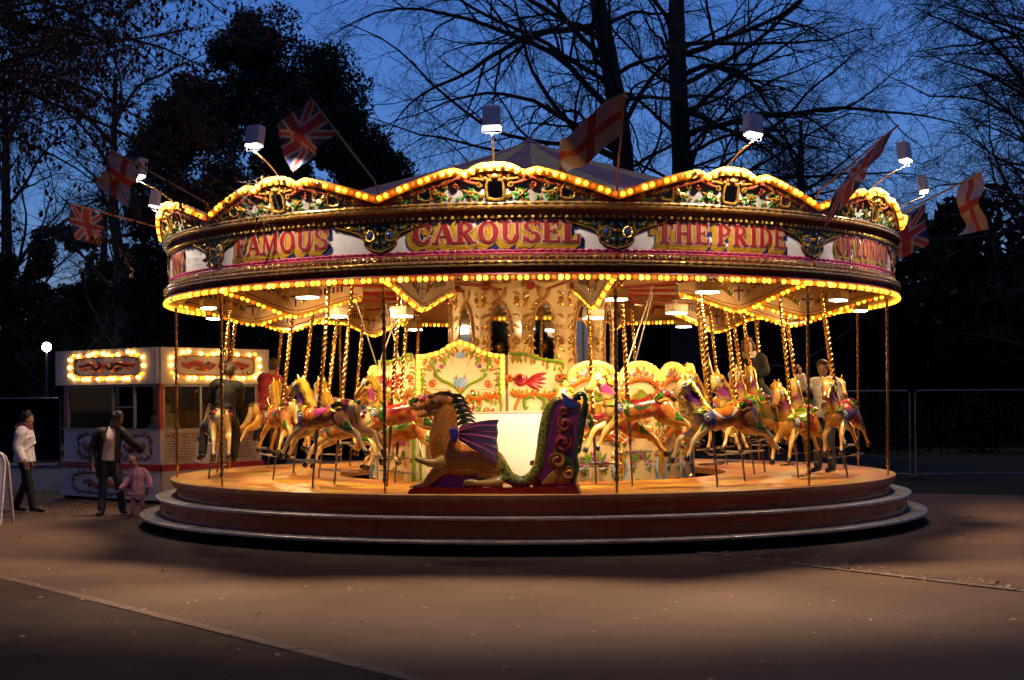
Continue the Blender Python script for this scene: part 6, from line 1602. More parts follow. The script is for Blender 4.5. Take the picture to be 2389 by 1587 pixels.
            for q in 'lr':
                cb = MB()
                f = g[q + 'foot']; fdn = Vector(J.get(q + 'toe', (0, -1, 0))).normalized()
                cb.tube([f - fdn * 0.06 * s - Vector((0, 0, 0.025 * s)), f + Vector((0, 0, 0.0)), f + fdn * 0.09 * s - Vector((0, 0, 0.02 * s)), f + fdn * 0.175 * s - Vector((0, 0, 0.032 * s)), f + fdn * 0.20 * s - Vector((0, 0, 0.036 * s))], [0.038 * s, 0.052 * s, 0.045 * s, 0.036 * s, 0.016 * s], 10, up=(0, 0, 1))
                sm_ = fuse(cb, 0.012 * s, 1, 'shoe'); sm_.materials.append(m); link('shoe', sm_, t)
            continue
        elif kind == 'scarf' or kind == 'hood':
            n0 = g['neck']
            for k in range(3):
                a0 = 0.4 * k; cb.tube([n0 + Vector((math.cos(a + a0) * 0.085 * hs, math.sin(a + a0) * 0.085 * hs, 0.015 * math.sin(a * 2 + k) * s - 0.03 * s * k + 0.03 * s)) for a in np.linspace(0, 2 * pi, 12)], 0.036 * hs, 8)
            if kind == 'hood': cb.tube([n0 + Vector((0, 0.06, 0.03)) * s, n0 + Vector((0, 0.13, -0.02)) * s, n0 + Vector((0, 0.11, -0.12)) * s], [0.07 * s, 0.09 * s, 0.05 * s], 10)
        elif kind == 'hat':
            cb.sphere(hd - fd * 0.006 * hs + up * 0.045 * hs, (0.093 * hs, 0.108 * hs, 0.092 * hs), 14, 10, 0, M)
        gm = fuse(cb, 0.013 * s, 2, kind)
        if kind == 'hat':
            bm = bmesh.new(); bm.from_mesh(gm); Mi = M.transposed()
            bmesh.ops.delete(bm, geom=[v for v in bm.verts if (Mi @ (v.co - hd)).z < 0.02 * hs], context='VERTS'); bm.to_mesh(gm); bm.free()
        gm.materials.append(m); link({'hat': 'knitted_hat'}.get(kind, kind), gm, t)
    return t
def mirror_pose(**k): return k
LEATH = mat('black leather', (0.010, 0.009, 0.010), 0.5, c2=(0.010, 0.009, 0.010), scale=9, bump=0.5, bscale=18)
JEANS = cloth('dark jeans', (0.045, 0.055, 0.085)); DKTR = cloth('near black trousers', (0.007, 0.007, 0.010)); WJ = cloth('white quilted jacket', (0.82, 0.79, 0.86)); SHIRT = cloth('white shirt', (0.86, 0.80, 0.84))
PKJ = cloth('pink padded coat', (0.92, 0.50, 0.72)); PKT = cloth('pink tights', (0.74, 0.42, 0.50)); SHOE = cloth('black shoe', (0.012, 0.011, 0.012), 0.4)
REDJ = cloth('red jacket', (0.32, 0.02, 0.02)); SCARF = cloth('pale scarf', (0.5, 0.42, 0.38)); REDHOOD = cloth('dusky red hood', (0.20, 0.05, 0.05)); GREYH = cloth('grey hood', (0.22, 0.20, 0.2))
# local: faces -y; rz turns the whole figure
# man in leather coat, leaning towards the child on his left (picture right)
man = person('man in black leather coat and white shirt reaching down to the child', (-6.62, 23.65, 0), R(14),
    dict(pelvis=(0.02, 0, 0.93), chest=(0.05, -0.03, 1.25), neck=(0.10, -0.06, 1.43), head=(0.17, -0.10, 1.56), face=(0.75, -0.6, -0.25),
         lsho=(0.235, -0.04, 1.37), lelb=(0.42, -0.08, 1.17), lhand=(0.60, -0.10, 1.03), rsho=(-0.14, -0.02, 1.35), relb=(-0.24, 0.0, 1.08), rhand=(-0.22, -0.08, 0.83),
         lhip=(0.11, 0, 0.90), lknee=(0.19, -0.06, 0.50), lfoot=(0.24, 0.06, 0.075), rhip=(-0.07, 0, 0.90), rknee=(-0.07, -0.03, 0.48), rfoot=(-0.09, -0.10, 0.075), lpalm=(0, 0, -1), rpalm=(1, 0, 0), ltoe=(0.4, -1, 0), rtoe=(-0.3, -1, 0)),
    1.72, SKIND, [('trousers', JEANS), ('shirt', SHIRT), ('shoes', SHOE)], (HAIR, 'short'))
# open coat: loft with a front gap
cb = MB()
for a0, a1 in ((-60 + 90, 90 + 360 - 90 + 60),):
    vs = []; rows = [((0.03, 0.02, 0.62), 0.205, 0.16), ((0.02, 0.01, 0.80), 0.195, 0.16), ((0.02, 0.0, 0.95), 0.19, 0.155), ((0.03, -0.01, 1.10), 0.18, 0.15), ((0.05, -0.03, 1.25), 0.19, 0.16), ((0.07, -0.045, 1.36), 0.17, 0.13), ((0.09, -0.055, 1.425), 0.10, 0.09)]
    K = 30
    for c, rx_, ry_ in rows:
        for j in range(K + 1):
            a = R(-90 + 34) + (R(360 - 68)) * j / K
            w = 1 + 0.04 * math.sin(j * 2.1 + c[2] * 9)
            vs.append((c[0] + rx_ * w * math.cos(a), c[1] + ry_ * w * math.sin(a), c[2]))
    fs = [(i * (K + 1) + j, i * (K + 1) + j + 1, (i + 1) * (K + 1) + j + 1, (i + 1) * (K + 1) + j) for i in range(len(rows) - 1) for j in range(K)]
    O = len(vs); vs2 = [(x * 0.94 + 0.0018, y * 0.94 - 0.001, z) for x, y, z in vs]
    fs += [tuple(O + i for i in reversed(f)) for f in fs]
    nr = len(rows)
    for i in range(nr - 1):
        for j in (0, K): a = i * (K + 1) + j; fs.append((a, a + K + 1, O + a + K + 1, O + a))
    cb.add(vs + vs2, fs)
for sh, el, ha in (((0.22, -0.04, 1.37), (0.42, -0.08, 1.17), (0.585, -0.10, 1.045)), ((-0.13, -0.02, 1.35), (-0.24, 0.0, 1.08), (-0.222, -0.07, 0.86))):
    limb(cb, [(0.05, -0.03, 1.34, 0.10), (*sh, 0.085), (*Vector(sh).lerp(Vector(el), 0.5), 0.075), (*el, 0.068), (*ha, 0.055)], 12, 3)
for q in (-1, 1): cb.tube([(0.09 + q * 0.07, -0.10, 1.43), (0.07 + q * 0.095, -0.165, 1.30), (0.05 + q * 0.10, -0.185, 1.15)], [(0.03, 0.012), (0.045, 0.014), (0.012, 0.008)], 8)
cb.build('leather_coat', LEATH, man)
# child
child = person('small child in pink padded coat and striped hat looking up at the man', (-6.12, 23.55, 0), R(8),
    dict(pelvis=(0.02, 0, 0.47), chest=(0.03, 0, 0.66), neck=(0.0, 0, 0.78), head=(-0.055, -0.01, 0.89), face=(-0.3, -0.8, 0.55),
         lsho=(0.12, 0, 0.72), lelb=(0.205, 0.0, 0.58), lhand=(0.215, -0.03, 0.44), rsho=(-0.07, 0, 0.72), relb=(-0.14, -0.05, 0.56), rhand=(-0.25, -0.09, 0.43),
         lhip=(0.07, 0, 0.44), lknee=(0.09, -0.02, 0.25), lfoot=(0.10, 0.02, 0.045), rhip=(-0.03, 0, 0.44), rknee=(-0.055, -0.02, 0.25), rfoot=(-0.07, -0.02, 0.045), rtoe=(-0.7, -0.7, 0)),
    1.04, SKIN, [('coat', PKJ), ('trousers', PKT), ('shoes', cloth('pale pink shoe', (0.6, 0.42, 0.42))), ('hat', cloth('white and pink hat', (0.66, 0.50, 0.56)))], (HAIRB, 'short'), child=True)
mb = MB(); mb.tube([(-0.005, -0.142, 0.75), (-0.01, -0.150, 0.62), (-0.01, -0.152, 0.42)], (0.010), 6); mb.tube([(-0.11, -0.11, 0.37), (0, -0.148, 0.36), (0.13, -0.11, 0.37)], 0.010, 6)
mb.build('coat_trim', SHIRT, child)
# woman walking right
woman = person('woman in white quilted jacket and dark trousers walking at far left', (-8.22, 24.4, 0), R(88),
    dict(pelvis=(0, 0, 0.95), chest=(0, 0.0, 1.26), neck=(0, -0.03, 1.44), head=(0, -0.06, 1.58), face=(0, -1, 0.0),
         lsho=(0.17, 0.0, 1.37), lelb=(0.20, 0.08, 1.10), lhand=(0.19, -0.02, 0.86), rsho=(-0.17, 0, 1.37), relb=(-0.20, 0.05, 1.10), rhand=(-0.18, -0.06, 0.86),
         lhip=(0.085, 0, 0.92), lknee=(0.09, 0.02, 0.50), lfoot=(0.09, 0.20, 0.08), rhip=(-0.085, 0, 0.92), rknee=(-0.085, -0.10, 0.50), rfoot=(-0.085, -0.17, 0.075)),
    1.70, SKIN, [('jacket', WJ), ('trousers', DKTR), ('shoes', SHOE), ('hood', REDHOOD)], (HAIR, 'short'))
# rider on the left horse
def ride_at(d, r, zs, label, skin, outfit, hair):
    a = R(d); t = person(label, (0, 0, 0), 0,
    dict(pelvis=(0, 0, 0.13), chest=(0, -0.02, 0.45), neck=(0, -0.04, 0.63), head=(0, -0.06, 0.77), face=(0, -1, -0.1),
         lsho=(0.17, 0, 0.56), lelb=(0.21, -0.13, 0.34), lhand=(0.06, -0.20, 0.32), rsho=(-0.17, 0, 0.56), relb=(-0.21, -0.13, 0.34), rhand=(-0.06, -0.20, 0.40),
         lhip=(0.11, 0, 0.10), lknee=(0.235, -0.20, -0.13), lfoot=(0.23, -0.08, -0.50), rhip=(-0.11, 0, 0.10), rknee=(-0.235, -0.20, -0.13), rfoot=(-0.23, -0.08, -0.50)), 1.66, skin, outfit, hair)
    # the horse faces -x in its own frame; the figure faces -y
    t.rotation_euler = (Matrix.Rotation(a, 3, 'Z') @ Matrix.Rotation(-LEAN, 3, 'X') @ Matrix.Rotation(R(-90), 3, 'Z')).to_euler()
    t.location = Vector((CX + r * math.sin(a), CY - r * math.cos(a), zs)) + (t.rotation_euler.to_matrix() @ Vector((0, 0.19, -0.02)))
    return t
ride_at(-73, 4.85, 1.55, 'rider in dark clothes on the far left horse seen from behind', SKIND, [('jacket', DKTR), ('trousers', cloth('black rider trousers', (0.012, 0.012, 0.014))), ('shoes', SHOE)], (HAIR, 'short'))
ride_at(-115, 4.9, 1.70, 'rider in red jacket and flat cap behind the left horses', SKIN, [('jacket', REDJ), ('trousers', JEANS), ('shoes', SHOE), ('hat', cloth('brown cap', (0.12, 0.07, 0.05)))], (HAIR, 'short'))
# woman with scarf riding, man in white standing
ride_at(76, 3.5, 1.90, 'woman with pale scarf and dark coat riding on the right side', SKIN, [('jacket', DKTR), ('trousers', DKTR), ('shoes', SHOE), ('scarf', SCARF)], (HAIRB, 'long'))
horse(76, 3.5, 0.20, 'tan inner row horse under the woman with the pale scarf', 1, CRIM, GREEN, BLUE, 1, False)
a_ = R(78)
person('man in white jacket and dark jeans standing among the right hand horses', (CX + 4.55 * math.sin(a_), CY - 4.55 * math.cos(a_), 0.70), R(-40),
    dict(pelvis=(0, 0, 0.95), chest=(0, -0.01, 1.26), neck=(0, -0.03, 1.44), head=(0, -0.05, 1.58), face=(0.2, -1, 0),
         lsho=(0.18, 0, 1.37), lelb=(0.25, -0.06, 1.12), lhand=(0.16, -0.24, 1.05), rsho=(-0.18, 0, 1.37), relb=(-0.30, -0.10, 1.30), rhand=(-0.30, -0.20, 1.52),
         lhip=(0.09, 0, 0.92), lknee=(0.10, -0.02, 0.50), lfoot=(0.11, 0.02, 0.075), rhip=(-0.09, 0, 0.92), rknee=(-0.10, -0.02, 0.50), rfoot=(-0.11, -0.02, 0.075)),
    1.74, SKIND, [('jacket', cloth('white blouson', (0.6, 0.58, 0.6))), ('trousers', JEANS), ('shoes', SHOE)], (HAIR, 'short'))
# ================================================================== pay booth
BA = Vector((-6.37, 26.2, 0)); DL = Vector((-0.776, 0.63, 0)).normalized(); DRt = Vector((0.682, 0.731, 0)).normalized()
NL = Vector((-DL.y, DL.x, 0)); NL = NL if NL.y < 0 else -NL
NRt = Vector((DRt.y, -DRt.x, 0))
LLEN, RLEN = 3.0, 2.26
BOOTH = thing('pay_booth', 'white pay booth with red trim and bulb-framed fascia signs', 'booth', BA)
def lf(u, v, d): return DL * u + NL * d + Vector((0, 0, v))
def rf(u, v, d): return DRt * u + NRt * d + Vector((0, 0, v))
BW_ = mat('booth white paint', (0.78, 0.73, 0.72), 0.45, c2=(0.64, 0.59, 0.58), scale=2.5)
BRED = mat('booth red paint', (0.55, 0.020, 0.018), 0.35, c2=(0.42, 0.014, 0.014), scale=5)
BIN = mat('booth dark interior', (0.02, 0.018, 0.022), 0.8)
ALU = mat('grey window frame', (0.40, 0.38, 0.40), 0.4, 0.4)
def rect(fn, u0, u1, v0, v1, d0, d1, name, m, parent=BOOTH, smooth=False):
    P = [(u0, v0), (u1, v0), (u1, v1), (u0, v1)]
    mb = MB(); mb.prism(P, fn, d0, d1)
    bm_n = mb.build(name, m, parent, smooth=smooth); return bm_n
def glassmat():
    m = bpy.data.materials.new('window glass'); m.use_nodes = True; nt = m.node_tree; nt.nodes.clear()
    o = nt.nodes.new('ShaderNodeOutputMaterial'); mx = nt.nodes.new('ShaderNodeMixShader'); t = nt.nodes.new('ShaderNodeBsdfTransparent'); g_ = nt.nodes.new('ShaderNodeBsdfGlossy')
    g_.inputs['Roughness'].default_value = 0.03; t.inputs[0].default_value = (0.85, 0.88, 0.88, 1)
    mx.inputs[0].default_value = 0.05;
    nt.links.new(t.outputs[0], mx.inputs[1]); nt.links.new(g_.outputs[0], mx.inputs[2]); nt.links.new(mx.outputs[0], o.inputs[0])
    return m
GLASS = glassmat()
for fn, Ln, mull, tag_ in ((lf, LLEN, (0.06, 0.77, 1.42, 2.86), 'l'), (rf, RLEN, (0.08, 0.88, 2.14), 'r')):
    rect(fn, 0.0, Ln, 0.06, 0.60, -0.06, 0.06, 'base_wall', BW_)
    rect(fn, -0.02, Ln + 0.02, 0.60, 0.71, -0.06, 0.075, 'red_band', BRED)
    rect(fn, 0.0, Ln, 0.71, 1.33, -0.06, 0.0, 'lower_wall', BW_)
    rect(fn, -0.01, Ln + 0.01, 1.33, 1.36, -0.06, 0.03, 'sill', ALU)
    rect(fn, -0.04, Ln + 0.12, 2.18, 2.84, -0.06, 0.10, 'fascia', BW_)
    for k, u in enumerate(mull):
        w_ = 0.045
        rect(fn, u - w_ / 2, u + w_ / 2, 1.36, 2.18, -0.04, 0.005, 'mullion', ALU)
    rect(fn, mull[0], mull[-1], 2.13, 2.18, -0.04, 0.004, 'head_rail', ALU)
    for u0, u1 in zip(mull[:-1], mull[1:]): rect(fn, u0 + 0.024, u1 - 0.024, 1.362, 2.128, -0.025, -0.019, 'window_pane', GLASS)
    rect(fn, Ln - 0.12, Ln, 1.36, 2.18, -0.06, 0.002, 'corner_post', BRED)
rect(lf, 0.79, 1.40, 1.74, 1.765, -0.035, 0.0, 'glazing_bar', ALU)
mb = MB(); mb.tube([(0, 0.02, 1.33), (0, 0.02, 2.18)], 0.06, 4); mb.build('corner_post', BRED, BOOTH, smooth=False)
# roof, floor, rear walls
q = [lf(0, 0, 0.08), lf(LLEN + 0.1, 0, 0.08), lf(LLEN + 0.1, 0, 0) + DRt * (RLEN + 0.1), rf(RLEN + 0.1, 0, 0.08)]
q = [Vector((0, -0.1, 0)), DL * 3.1, DL * 3.1 + DRt * 2.36, DRt * 2.36]
mb = MB(); mb.add([p + Vector((0, 0, 2.79)) for p in q], [(3, 2, 1, 0)]); mb.add([p + Vector((0, 0, 2.10)) for p in q], [(0, 1, 2, 3)]); mb.build('roof', BIN, BOOTH, smooth=False)
mb = MB(); p1, p2, p3 = DL * 3.0, DL * 3.0 + DRt * 2.26, DRt * 2.26
for a, b in ((p1, p2), (p2, p3)): mb.add([a, b, b + Vector((0, 0, 2.8)), a + Vector((0, 0, 2.8))], [(0, 1, 2, 3)])
mb.build('rear_wall', BIN, BOOTH, smooth=False)
mb = MB(); mb.prism([(0.1, 1.22), (2.8, 1.22), (2.8, 1.26), (0.1, 1.26)], lambda u, v, d: lf(u, v, -0.1 - d * 5), 0, 0.1); mb.build('counter', mat('counter top', (0.3, 0.28, 0.26), 0.5), BOOTH, smooth=False)
# papers and odds on the counter
PAP = mat('white paper', (0.62, 0.58, 0.52), 0.7)
for u, w_, h_ in ((0.38, 0.55, 0.17), (1.12, 0.42, 0.10), (2.2, 0.8, 0.04)):
    mb = MB(); mb.prism([(u - w_ / 2, 1.262), (u + w_ / 2, 1.262), (u + w_ / 2 - 0.03, 1.262 + h_), (u - w_ / 2 + 0.02, 1.262 + h_ * 0.9)], lambda a, b, d: lf(a, b, -0.2 - d), 0, 0.2)
    o = mb.build('paper_tray', PAP, smooth=False); o.location = BA
    tag(o, {0.38: 'white card tray behind the booth pane nearest the red corner', 1.12: 'white paper tray behind the middle booth pane', 2.2: 'low white papers behind the left booth pane'}[u], 'tray')
mb = MB(); mb.prism([(1.62, 1.262), (1.95, 1.262), (1.86, 1.38), (1.76, 1.56), (1.70, 1.50)], lambda a, b, d: lf(a, b, -0.22 - d), 0, 0.12); o = mb.build('paper_bag', PAP, smooth=False); o.location = BA
tag(o, 'crumpled white paper bag standing on the booth counter', 'paper bag')
# fascia bulbs, frames and painted scrolls
BKB = ball(BULBK, 0.031)
def fascia(fn, c, W, parent=BOOTH):
    H0, H1 = 2.285, 2.745
    mb = MB(); f2 = lambda u, v, d: fn(u, v, 0.10 + d)
    pts = []
    zc = (H0 + H1) / 2; hw, hh = W / 2, (H1 - H0) / 2; n = 32
    for i in range(n):
        t = 2 * pi * i / n; cx_, sy_ = math.cos(t), math.sin(t)
        e = 0.32; pts.append((c + hw * math.copysign(abs(cx_) ** e, cx_), zc + hh * math.copysign(abs(sy_) ** e, sy_)))
    per = pts + [pts[0]]; L = [0]
    for a, b in zip(per[:-1], per[1:]): L.append(L[-1] + math.hypot(b[0] - a[0], b[1] - a[1]))
    NB = 34; rr = random.Random(int(W * 100))
    for i in range(NB):
        s = L[-1] * i / NB; u = float(np.interp(s, L, [p[0] for p in per])); v = float(np.interp(s, L, [p[1] for p in per]))
        v += 0.03 * math.sin(5 * pi * (u - c) / W) if abs(v - H1) < 0.03 else 0
        link('bulb', (BKB, BKB, BY, BKB, BO, BKB, BKB, BY)[i % 8], parent, f2(u, v, 0.035))
    ins = [(c + (u - c) * 0.88, zc + (v - zc) * 0.78) for u, v in per]
    o_curve(mb, f2, ins, 0.014, 0, 5, k=1)
    for i in range(0, n, 1):
        u, v = ins[i]
        if (i % 8) in (2, 3, 4, 5, 6): o_leaf(mb, f2, u, v, 0.08, rr.uniform(0, 6.28), 0.018, rr.choice((0, 1, 1, 2)), 0.004, 0.4)
    for s in (-1, 1):
        o_curve(mb, f2, [(c + s * 0.06, zc + 0.02), (c + s * 0.22, zc - 0.05), (c + s * 0.40, zc + 0.04), (c + s * W * 0.34, zc + 0.0), (c + s * W * 0.38, zc + 0.05)], [0.05, 0.06, 0.055, 0.05, 0.01], 3, 6)
        o_curve(mb, f2, [(c + s * 0.1, zc - 0.06), (c + s * 0.3, zc - 0.09), (c + s * 0.5, zc - 0.05)], [0.02, 0.026, 0.008], 0, 5)
        o_scroll(mb, f2, c + s * W * 0.30, zc - 0.02, 0.06, 0, 1.3, s, 0.022, 3); o_scroll(mb, f2, c + s * 0.16, zc + 0.03, 0.05, pi, 1.3, -s, 0.02, 2)
        o_leaf(mb, f2, c + s * 0.1, zc + 0.03, 0.2, 0.2 if s > 0 else pi - 0.2, 0.02, 4, 0.03)
    mb.build('fascia_scroll', [GOLD, GREEN, PINK, mat('brown red scroll', (0.52, 0.05, 0.03), 0.35, c2=(0.36, 0.03, 0.02), scale=9), TEAL], parent)
fascia(lf, 1.47, 2.3); fascia(rf, 1.15, 1.98)
def lower_orn(fn, c, W, z0, z1, d0):
    mb = MB(); f2 = lambda u, v, d: fn(u, v, d0 + d); zc = (z0 + z1) / 2; rr = random.Random(int(z0 * 100))
    P = [(c + W / 2 * math.copysign(abs(math.cos(t)) ** 0.5, math.cos(t)), zc + (z1 - z0) / 2 * math.copysign(abs(math.sin(t)) ** 0.5, math.sin(t))) for t in np.linspace(0, 2 * pi, 25)]
    o_curve(mb, f2, P, [0.012, 0.02, 0.012, 0.02, 0.012, 0.02, 0.012], 0, 5, k=2)
    for u, v in P[:-1]:
        for k in range(2): o_leaf(mb, f2, u, v, 0.09, rr.uniform(0, 6.28), 0.02, rr.choice((0, 1, 2, 2)), 0.004, 0.5)
    for s in (-1, 1):
        o_curve(mb, f2, [(c, zc + 0.02), (c + s * W * 0.15, zc - 0.06), (c + s * W * 0.28, zc + 0.04), (c + s * W * 0.36, zc - 0.02)], [0.05, 0.055, 0.04, 0.012], 2, 6)
        o_scroll(mb, f2, c + s * W * 0.26, zc - 0.03, 0.06, 0, 1.3, s, 0.022, 2)
    mb.build('painted_scroll', [mat('tan scroll', (0.28, 0.13, 0.05), 0.4, c2=(0.2, 0.08, 0.03), scale=9), GREEN, mat('brick red scroll', (0.26, 0.035, 0.025), 0.4, c2=(0.18, 0.02, 0.02), scale=9)], BOOTH)
lower_orn(lf, 0.75, 0.95, 0.80, 1.24, 0.0); lower_orn(lf, 2.05, 0.95, 0.80, 1.24, 0.0); lower_orn(lf, 1.45, 2.35, 0.14, 0.52, 0.06)
# notices
NOTR = mat('notice red ink', (0.36, 0.03, 0.02), 0.6); NOTG = mat('notice brown ink', (0.26, 0.12, 0.09), 0.6)
def text_mesh(body, size):
    cu = bpy.data.curves.new('t', 'FONT'); cu.body = body; cu.size = size; cu.align_x = 'CENTER'; cu.extrude = 0.0; cu.offset = size * 0.025
    o = bpy.data.objects.new('t', cu); col.objects.link(o)
    dg = bpy.context.evaluated_depsgraph_get(); dg.update()
    me = bpy.data.meshes.new_from_object(o.evaluated_get(dg)); bpy.data.objects.remove(o); bpy.data.curves.remove(cu)
    return me
def notice(c, parent=BOOTH):
    root = rect(rf, c - 0.36, c + 0.36, 0.74, 1.31, 0.002, 0.008, 'safety_notice', mat('notice white', (0.66, 0.60, 0.55), 0.5))
    me = text_mesh('SAFETY NOTICE', 0.125)
    for v in me.vertices: p = rf(c + v.co.x * 0.80, 1.185 + v.co.y, 0.0105); v.co = p
    me.materials.clear(); me.materials.append(NOTR); link('notice_heading', me, root)
    mb = MB(); mb.prism([(c - 0.31, 1.160), (c + 0.31, 1.160), (c + 0.31, 1.167), (c - 0.31, 1.167)], rf, 0.009, 0.0105)
    mb.build('notice_rule', NOTR, root, smooth=False)
    rr = random.Random(8)
    for k in range(8):
        mb = MB()
        z = 1.115 - 0.046 * k; hw = 0.31 - (0.1 if k == 7 else 0.02 * (k % 3)); u = c - hw
        while u < c + hw - 0.02:
            w_ = rr.uniform(0.02, 0.07); w_ = min(w_, c + hw - u)
            mb.prism([(u, z), (u + w_, z), (u + w_, z + 0.020), (u, z + 0.020)], rf, 0.009, 0.0105); u += w_ + 0.014
        tag(mb.build('text_line', NOTG, root, smooth=False), kind='stuff')
notice(0.46); notice(1.76)
rect(rf, 0.86, 0.90, 0.71, 1.33, 0.001, 0.02, 'door_jamb', ALU); rect(rf, 1.30, 1.34, 0.71, 1.33, 0.001, 0.02, 'door_jamb', ALU)
person('booth attendant in pale green top seen through the booth window', tuple(BA + rf(0.55, 0, -0.75) + Vector((0, 0, 0.35))), R(40),
    dict(pelvis=(0, 0, 0.80), chest=(0, -0.05, 1.10), neck=(0, -0.10, 1.27), head=(0, -0.15, 1.40), face=(0, -1, -0.4),
         lsho=(0.18, -0.04, 1.20), lelb=(0.24, -0.14, 0.95), lhand=(0.14, -0.32, 0.95), rsho=(-0.18, -0.04, 1.20), relb=(-0.24, -0.14, 0.95), rhand=(-0.14, -0.32, 0.95),
         lhip=(0.09, 0, 0.76), lknee=(0.10, -0.02, 0.42), lfoot=(0.11, 0.02, 0.07), rhip=(-0.09, 0, 0.76), rknee=(-0.10, -0.02, 0.42), rfoot=(-0.11, -0.02, 0.07)),
    1.62, SKIN, [('jacket', cloth('pale green top', (0.36, 0.40, 0.16))), ('trousers', DKTR), ('shoes', SHOE)], (HAIR, 'short'), hands=False)

# ================================================================== A-board at the left edge
AB = thing('a_board', 'white A-board sign with rounded top at the left picture edge', 'sign', (-8.05, 22.1, 0), R(-4))
mb = MB(); pr = [(-0.34, 0.0), (-0.34, 0.92), (-0.30, 1.04), (-0.20, 1.11), (0, 1.13), (0.20, 1.11), (0.30, 1.04), (0.34, 0.92), (0.34, 0.0)]
mb.tube([(x, -0.02 - 0.22 * (1 - z / 1.13), z) for x, z in pr], 0.020, 8); mb.tube([(x, 0.02 + 0.22 * (1 - z / 1.13), z) for x, z in pr], 0.020, 8)
mb.build('sign_frame', mat('white enamel frame', (0.60, 0.58, 0.66), 0.35), AB)
for s in (-1, 1):
    f = lambda u, v, d, s=s: Vector((u, s * (0.02 + 0.22 * (1 - v / 1.13)) + s * d, v))
    P = [(-0.325, 0.22), (0.325, 0.22), (0.325, 0.92), (0.28, 1.03), (0.19, 1.09), (0, 1.11), (-0.19, 1.09), (-0.28, 1.03), (-0.325, 0.92)]
    mb = MB(); mb.prism(P, f, -0.006, 0.006); mb.build('sign_panel', mat('sign panel white', (0.58, 0.56, 0.68), 0.45), AB, smooth=False)
f = lambda u, v, d: Vector((u, -(0.02 + 0.22 * (1 - v / 1.13)) - d, v))
mb = MB(); mb.tube([f(0.235 + 0.035 * math.cos(t), 0.47 + 0.035 * math.sin(t), 0.008) for t in np.linspace(0, 2 * pi, 17)], 0.008, 5)
mb.build('letter', NAVY, AB)

# ================================================================== railings, lamp post, litter of the park
FEN = mat('galvanised fence tube', (0.20, 0.22, 0.26), 0.4, 0.5); FENB = mat('fence mesh wire', (0.10, 0.11, 0.13), 0.5, 0.5)
def fence_panel(a, b, label, sheet_=None):
    a, b = Vector(a), Vector(b); L = (b - a).length
    t = thing('fence_panel', label, 'fence', a, math.atan2((b - a).y, (b - a).x), 'temporary fence panels round the park')
    mb = MB(); mb.tube([(0.03, 0, 0.05), (0.03, 0, 1.92), (0.09, 0, 1.98), (L - 0.09, 0, 1.98), (L - 0.03, 0, 1.92), (L - 0.03, 0, 0.05)], 0.019, 8); mb.tube([(0.03, 0, 0.14), (L - 0.03, 0, 0.14)], 0.019, 8); mb.build('fence_frame', FEN, t)
    mb = MB()
    for k in range(1, int(L / 0.16)): mb.tube([(k * 0.16, 0, 0.14), (k * 0.16, 0, 1.98)], 0.0025, 3)
    for z in (0.5, 0.9, 1.3, 1.7): mb.tube([(0.03, 0.003, z), (L - 0.03, 0.003, z)], 0.0025, 3)
    tag(mb.build('fence_mesh', FENB, t), kind='stuff')
    for x in (0.03,): 
        mb = MB(); mb.bevbox((x, 0, 0.06), (0.20, 0.60, 0.12), 0.02); mb.build('fence_foot', mat('fence foot block', (0.06, 0.055, 0.055), 0.8), t)
    if sheet_: 
        mb = MB(); mb.box((L / 2, 0.03, 1.02), (L - 0.08, 0.012, 1.84)); mb.build('fence_sheeting', sheet_, t)
FP = [(20.2, 31.0), (16.4, 31.6), (12.55, 32.0), (8.85, 32.0), (5.25, 32.3), (1.65, 32.8), (-1.95, 33.2)]
FL = ['at the far right edge', 'second from the right edge', 'just right of the carousel', 'behind the right end of the carousel', 'behind the carousel, right of centre', 'behind the carousel centre']
for (a, b), nm in zip(zip(FP[1:], FP[:-1]), FL): fence_panel((a[0] + 0.03, a[1], 0), (b[0] - 0.03, b[1], 0), 'grey tubular mesh fence panel ' + nm)
SHEETM = mat('dark navy fence sheeting', (0.004, 0.004, 0.006), 0.9, spec=0.05)
for k in range(6):
    fence_panel((-24 + 3.6 * k + 0.03, 42.5, 0), (-20.4 + 3.6 * k - 0.03, 42.5, 0), 'fence panel with dark sheeting, number ' + ('one', 'two', 'three', 'four', 'five', 'six')[k] + ' from the left behind the booth', SHEETM)
SL = thing('street_lamp', 'lit park lamp post glowing at far left behind the booth', 'street lamp', (-14.45, 45.0, 0))
mb = MB(); mb.lathe([(0.09, 0.0), (0.09, 0.5), (0.05, 0.6), (0.04, 3.40), (0.0, 3.42)], 12); mb.build('post', mat('lamp post grey', (0.06, 0.06, 0.075), 0.5, 0.4), SL)
mb = MB(); mb.sphere((0, 0, 3.58), 0.14, 24, 16)
mb.build('lamp_globe', mat('lit lamp globe', (0.9, 0.85, 0.7), 0.3, emit=(1.0, 0.80, 0.58), es=60), SL)
pl = bpy.data.lights.new('lamp_light', 'POINT'); pl.energy = 30; pl.color = (1, 0.82, 0.6); pl.shadow_soft_size = 0.25
plo = bpy.data.objects.new('lamp_light', pl); col.objects.link(plo); plo.parent = SL; plo.location = (0, 0, 4.05)
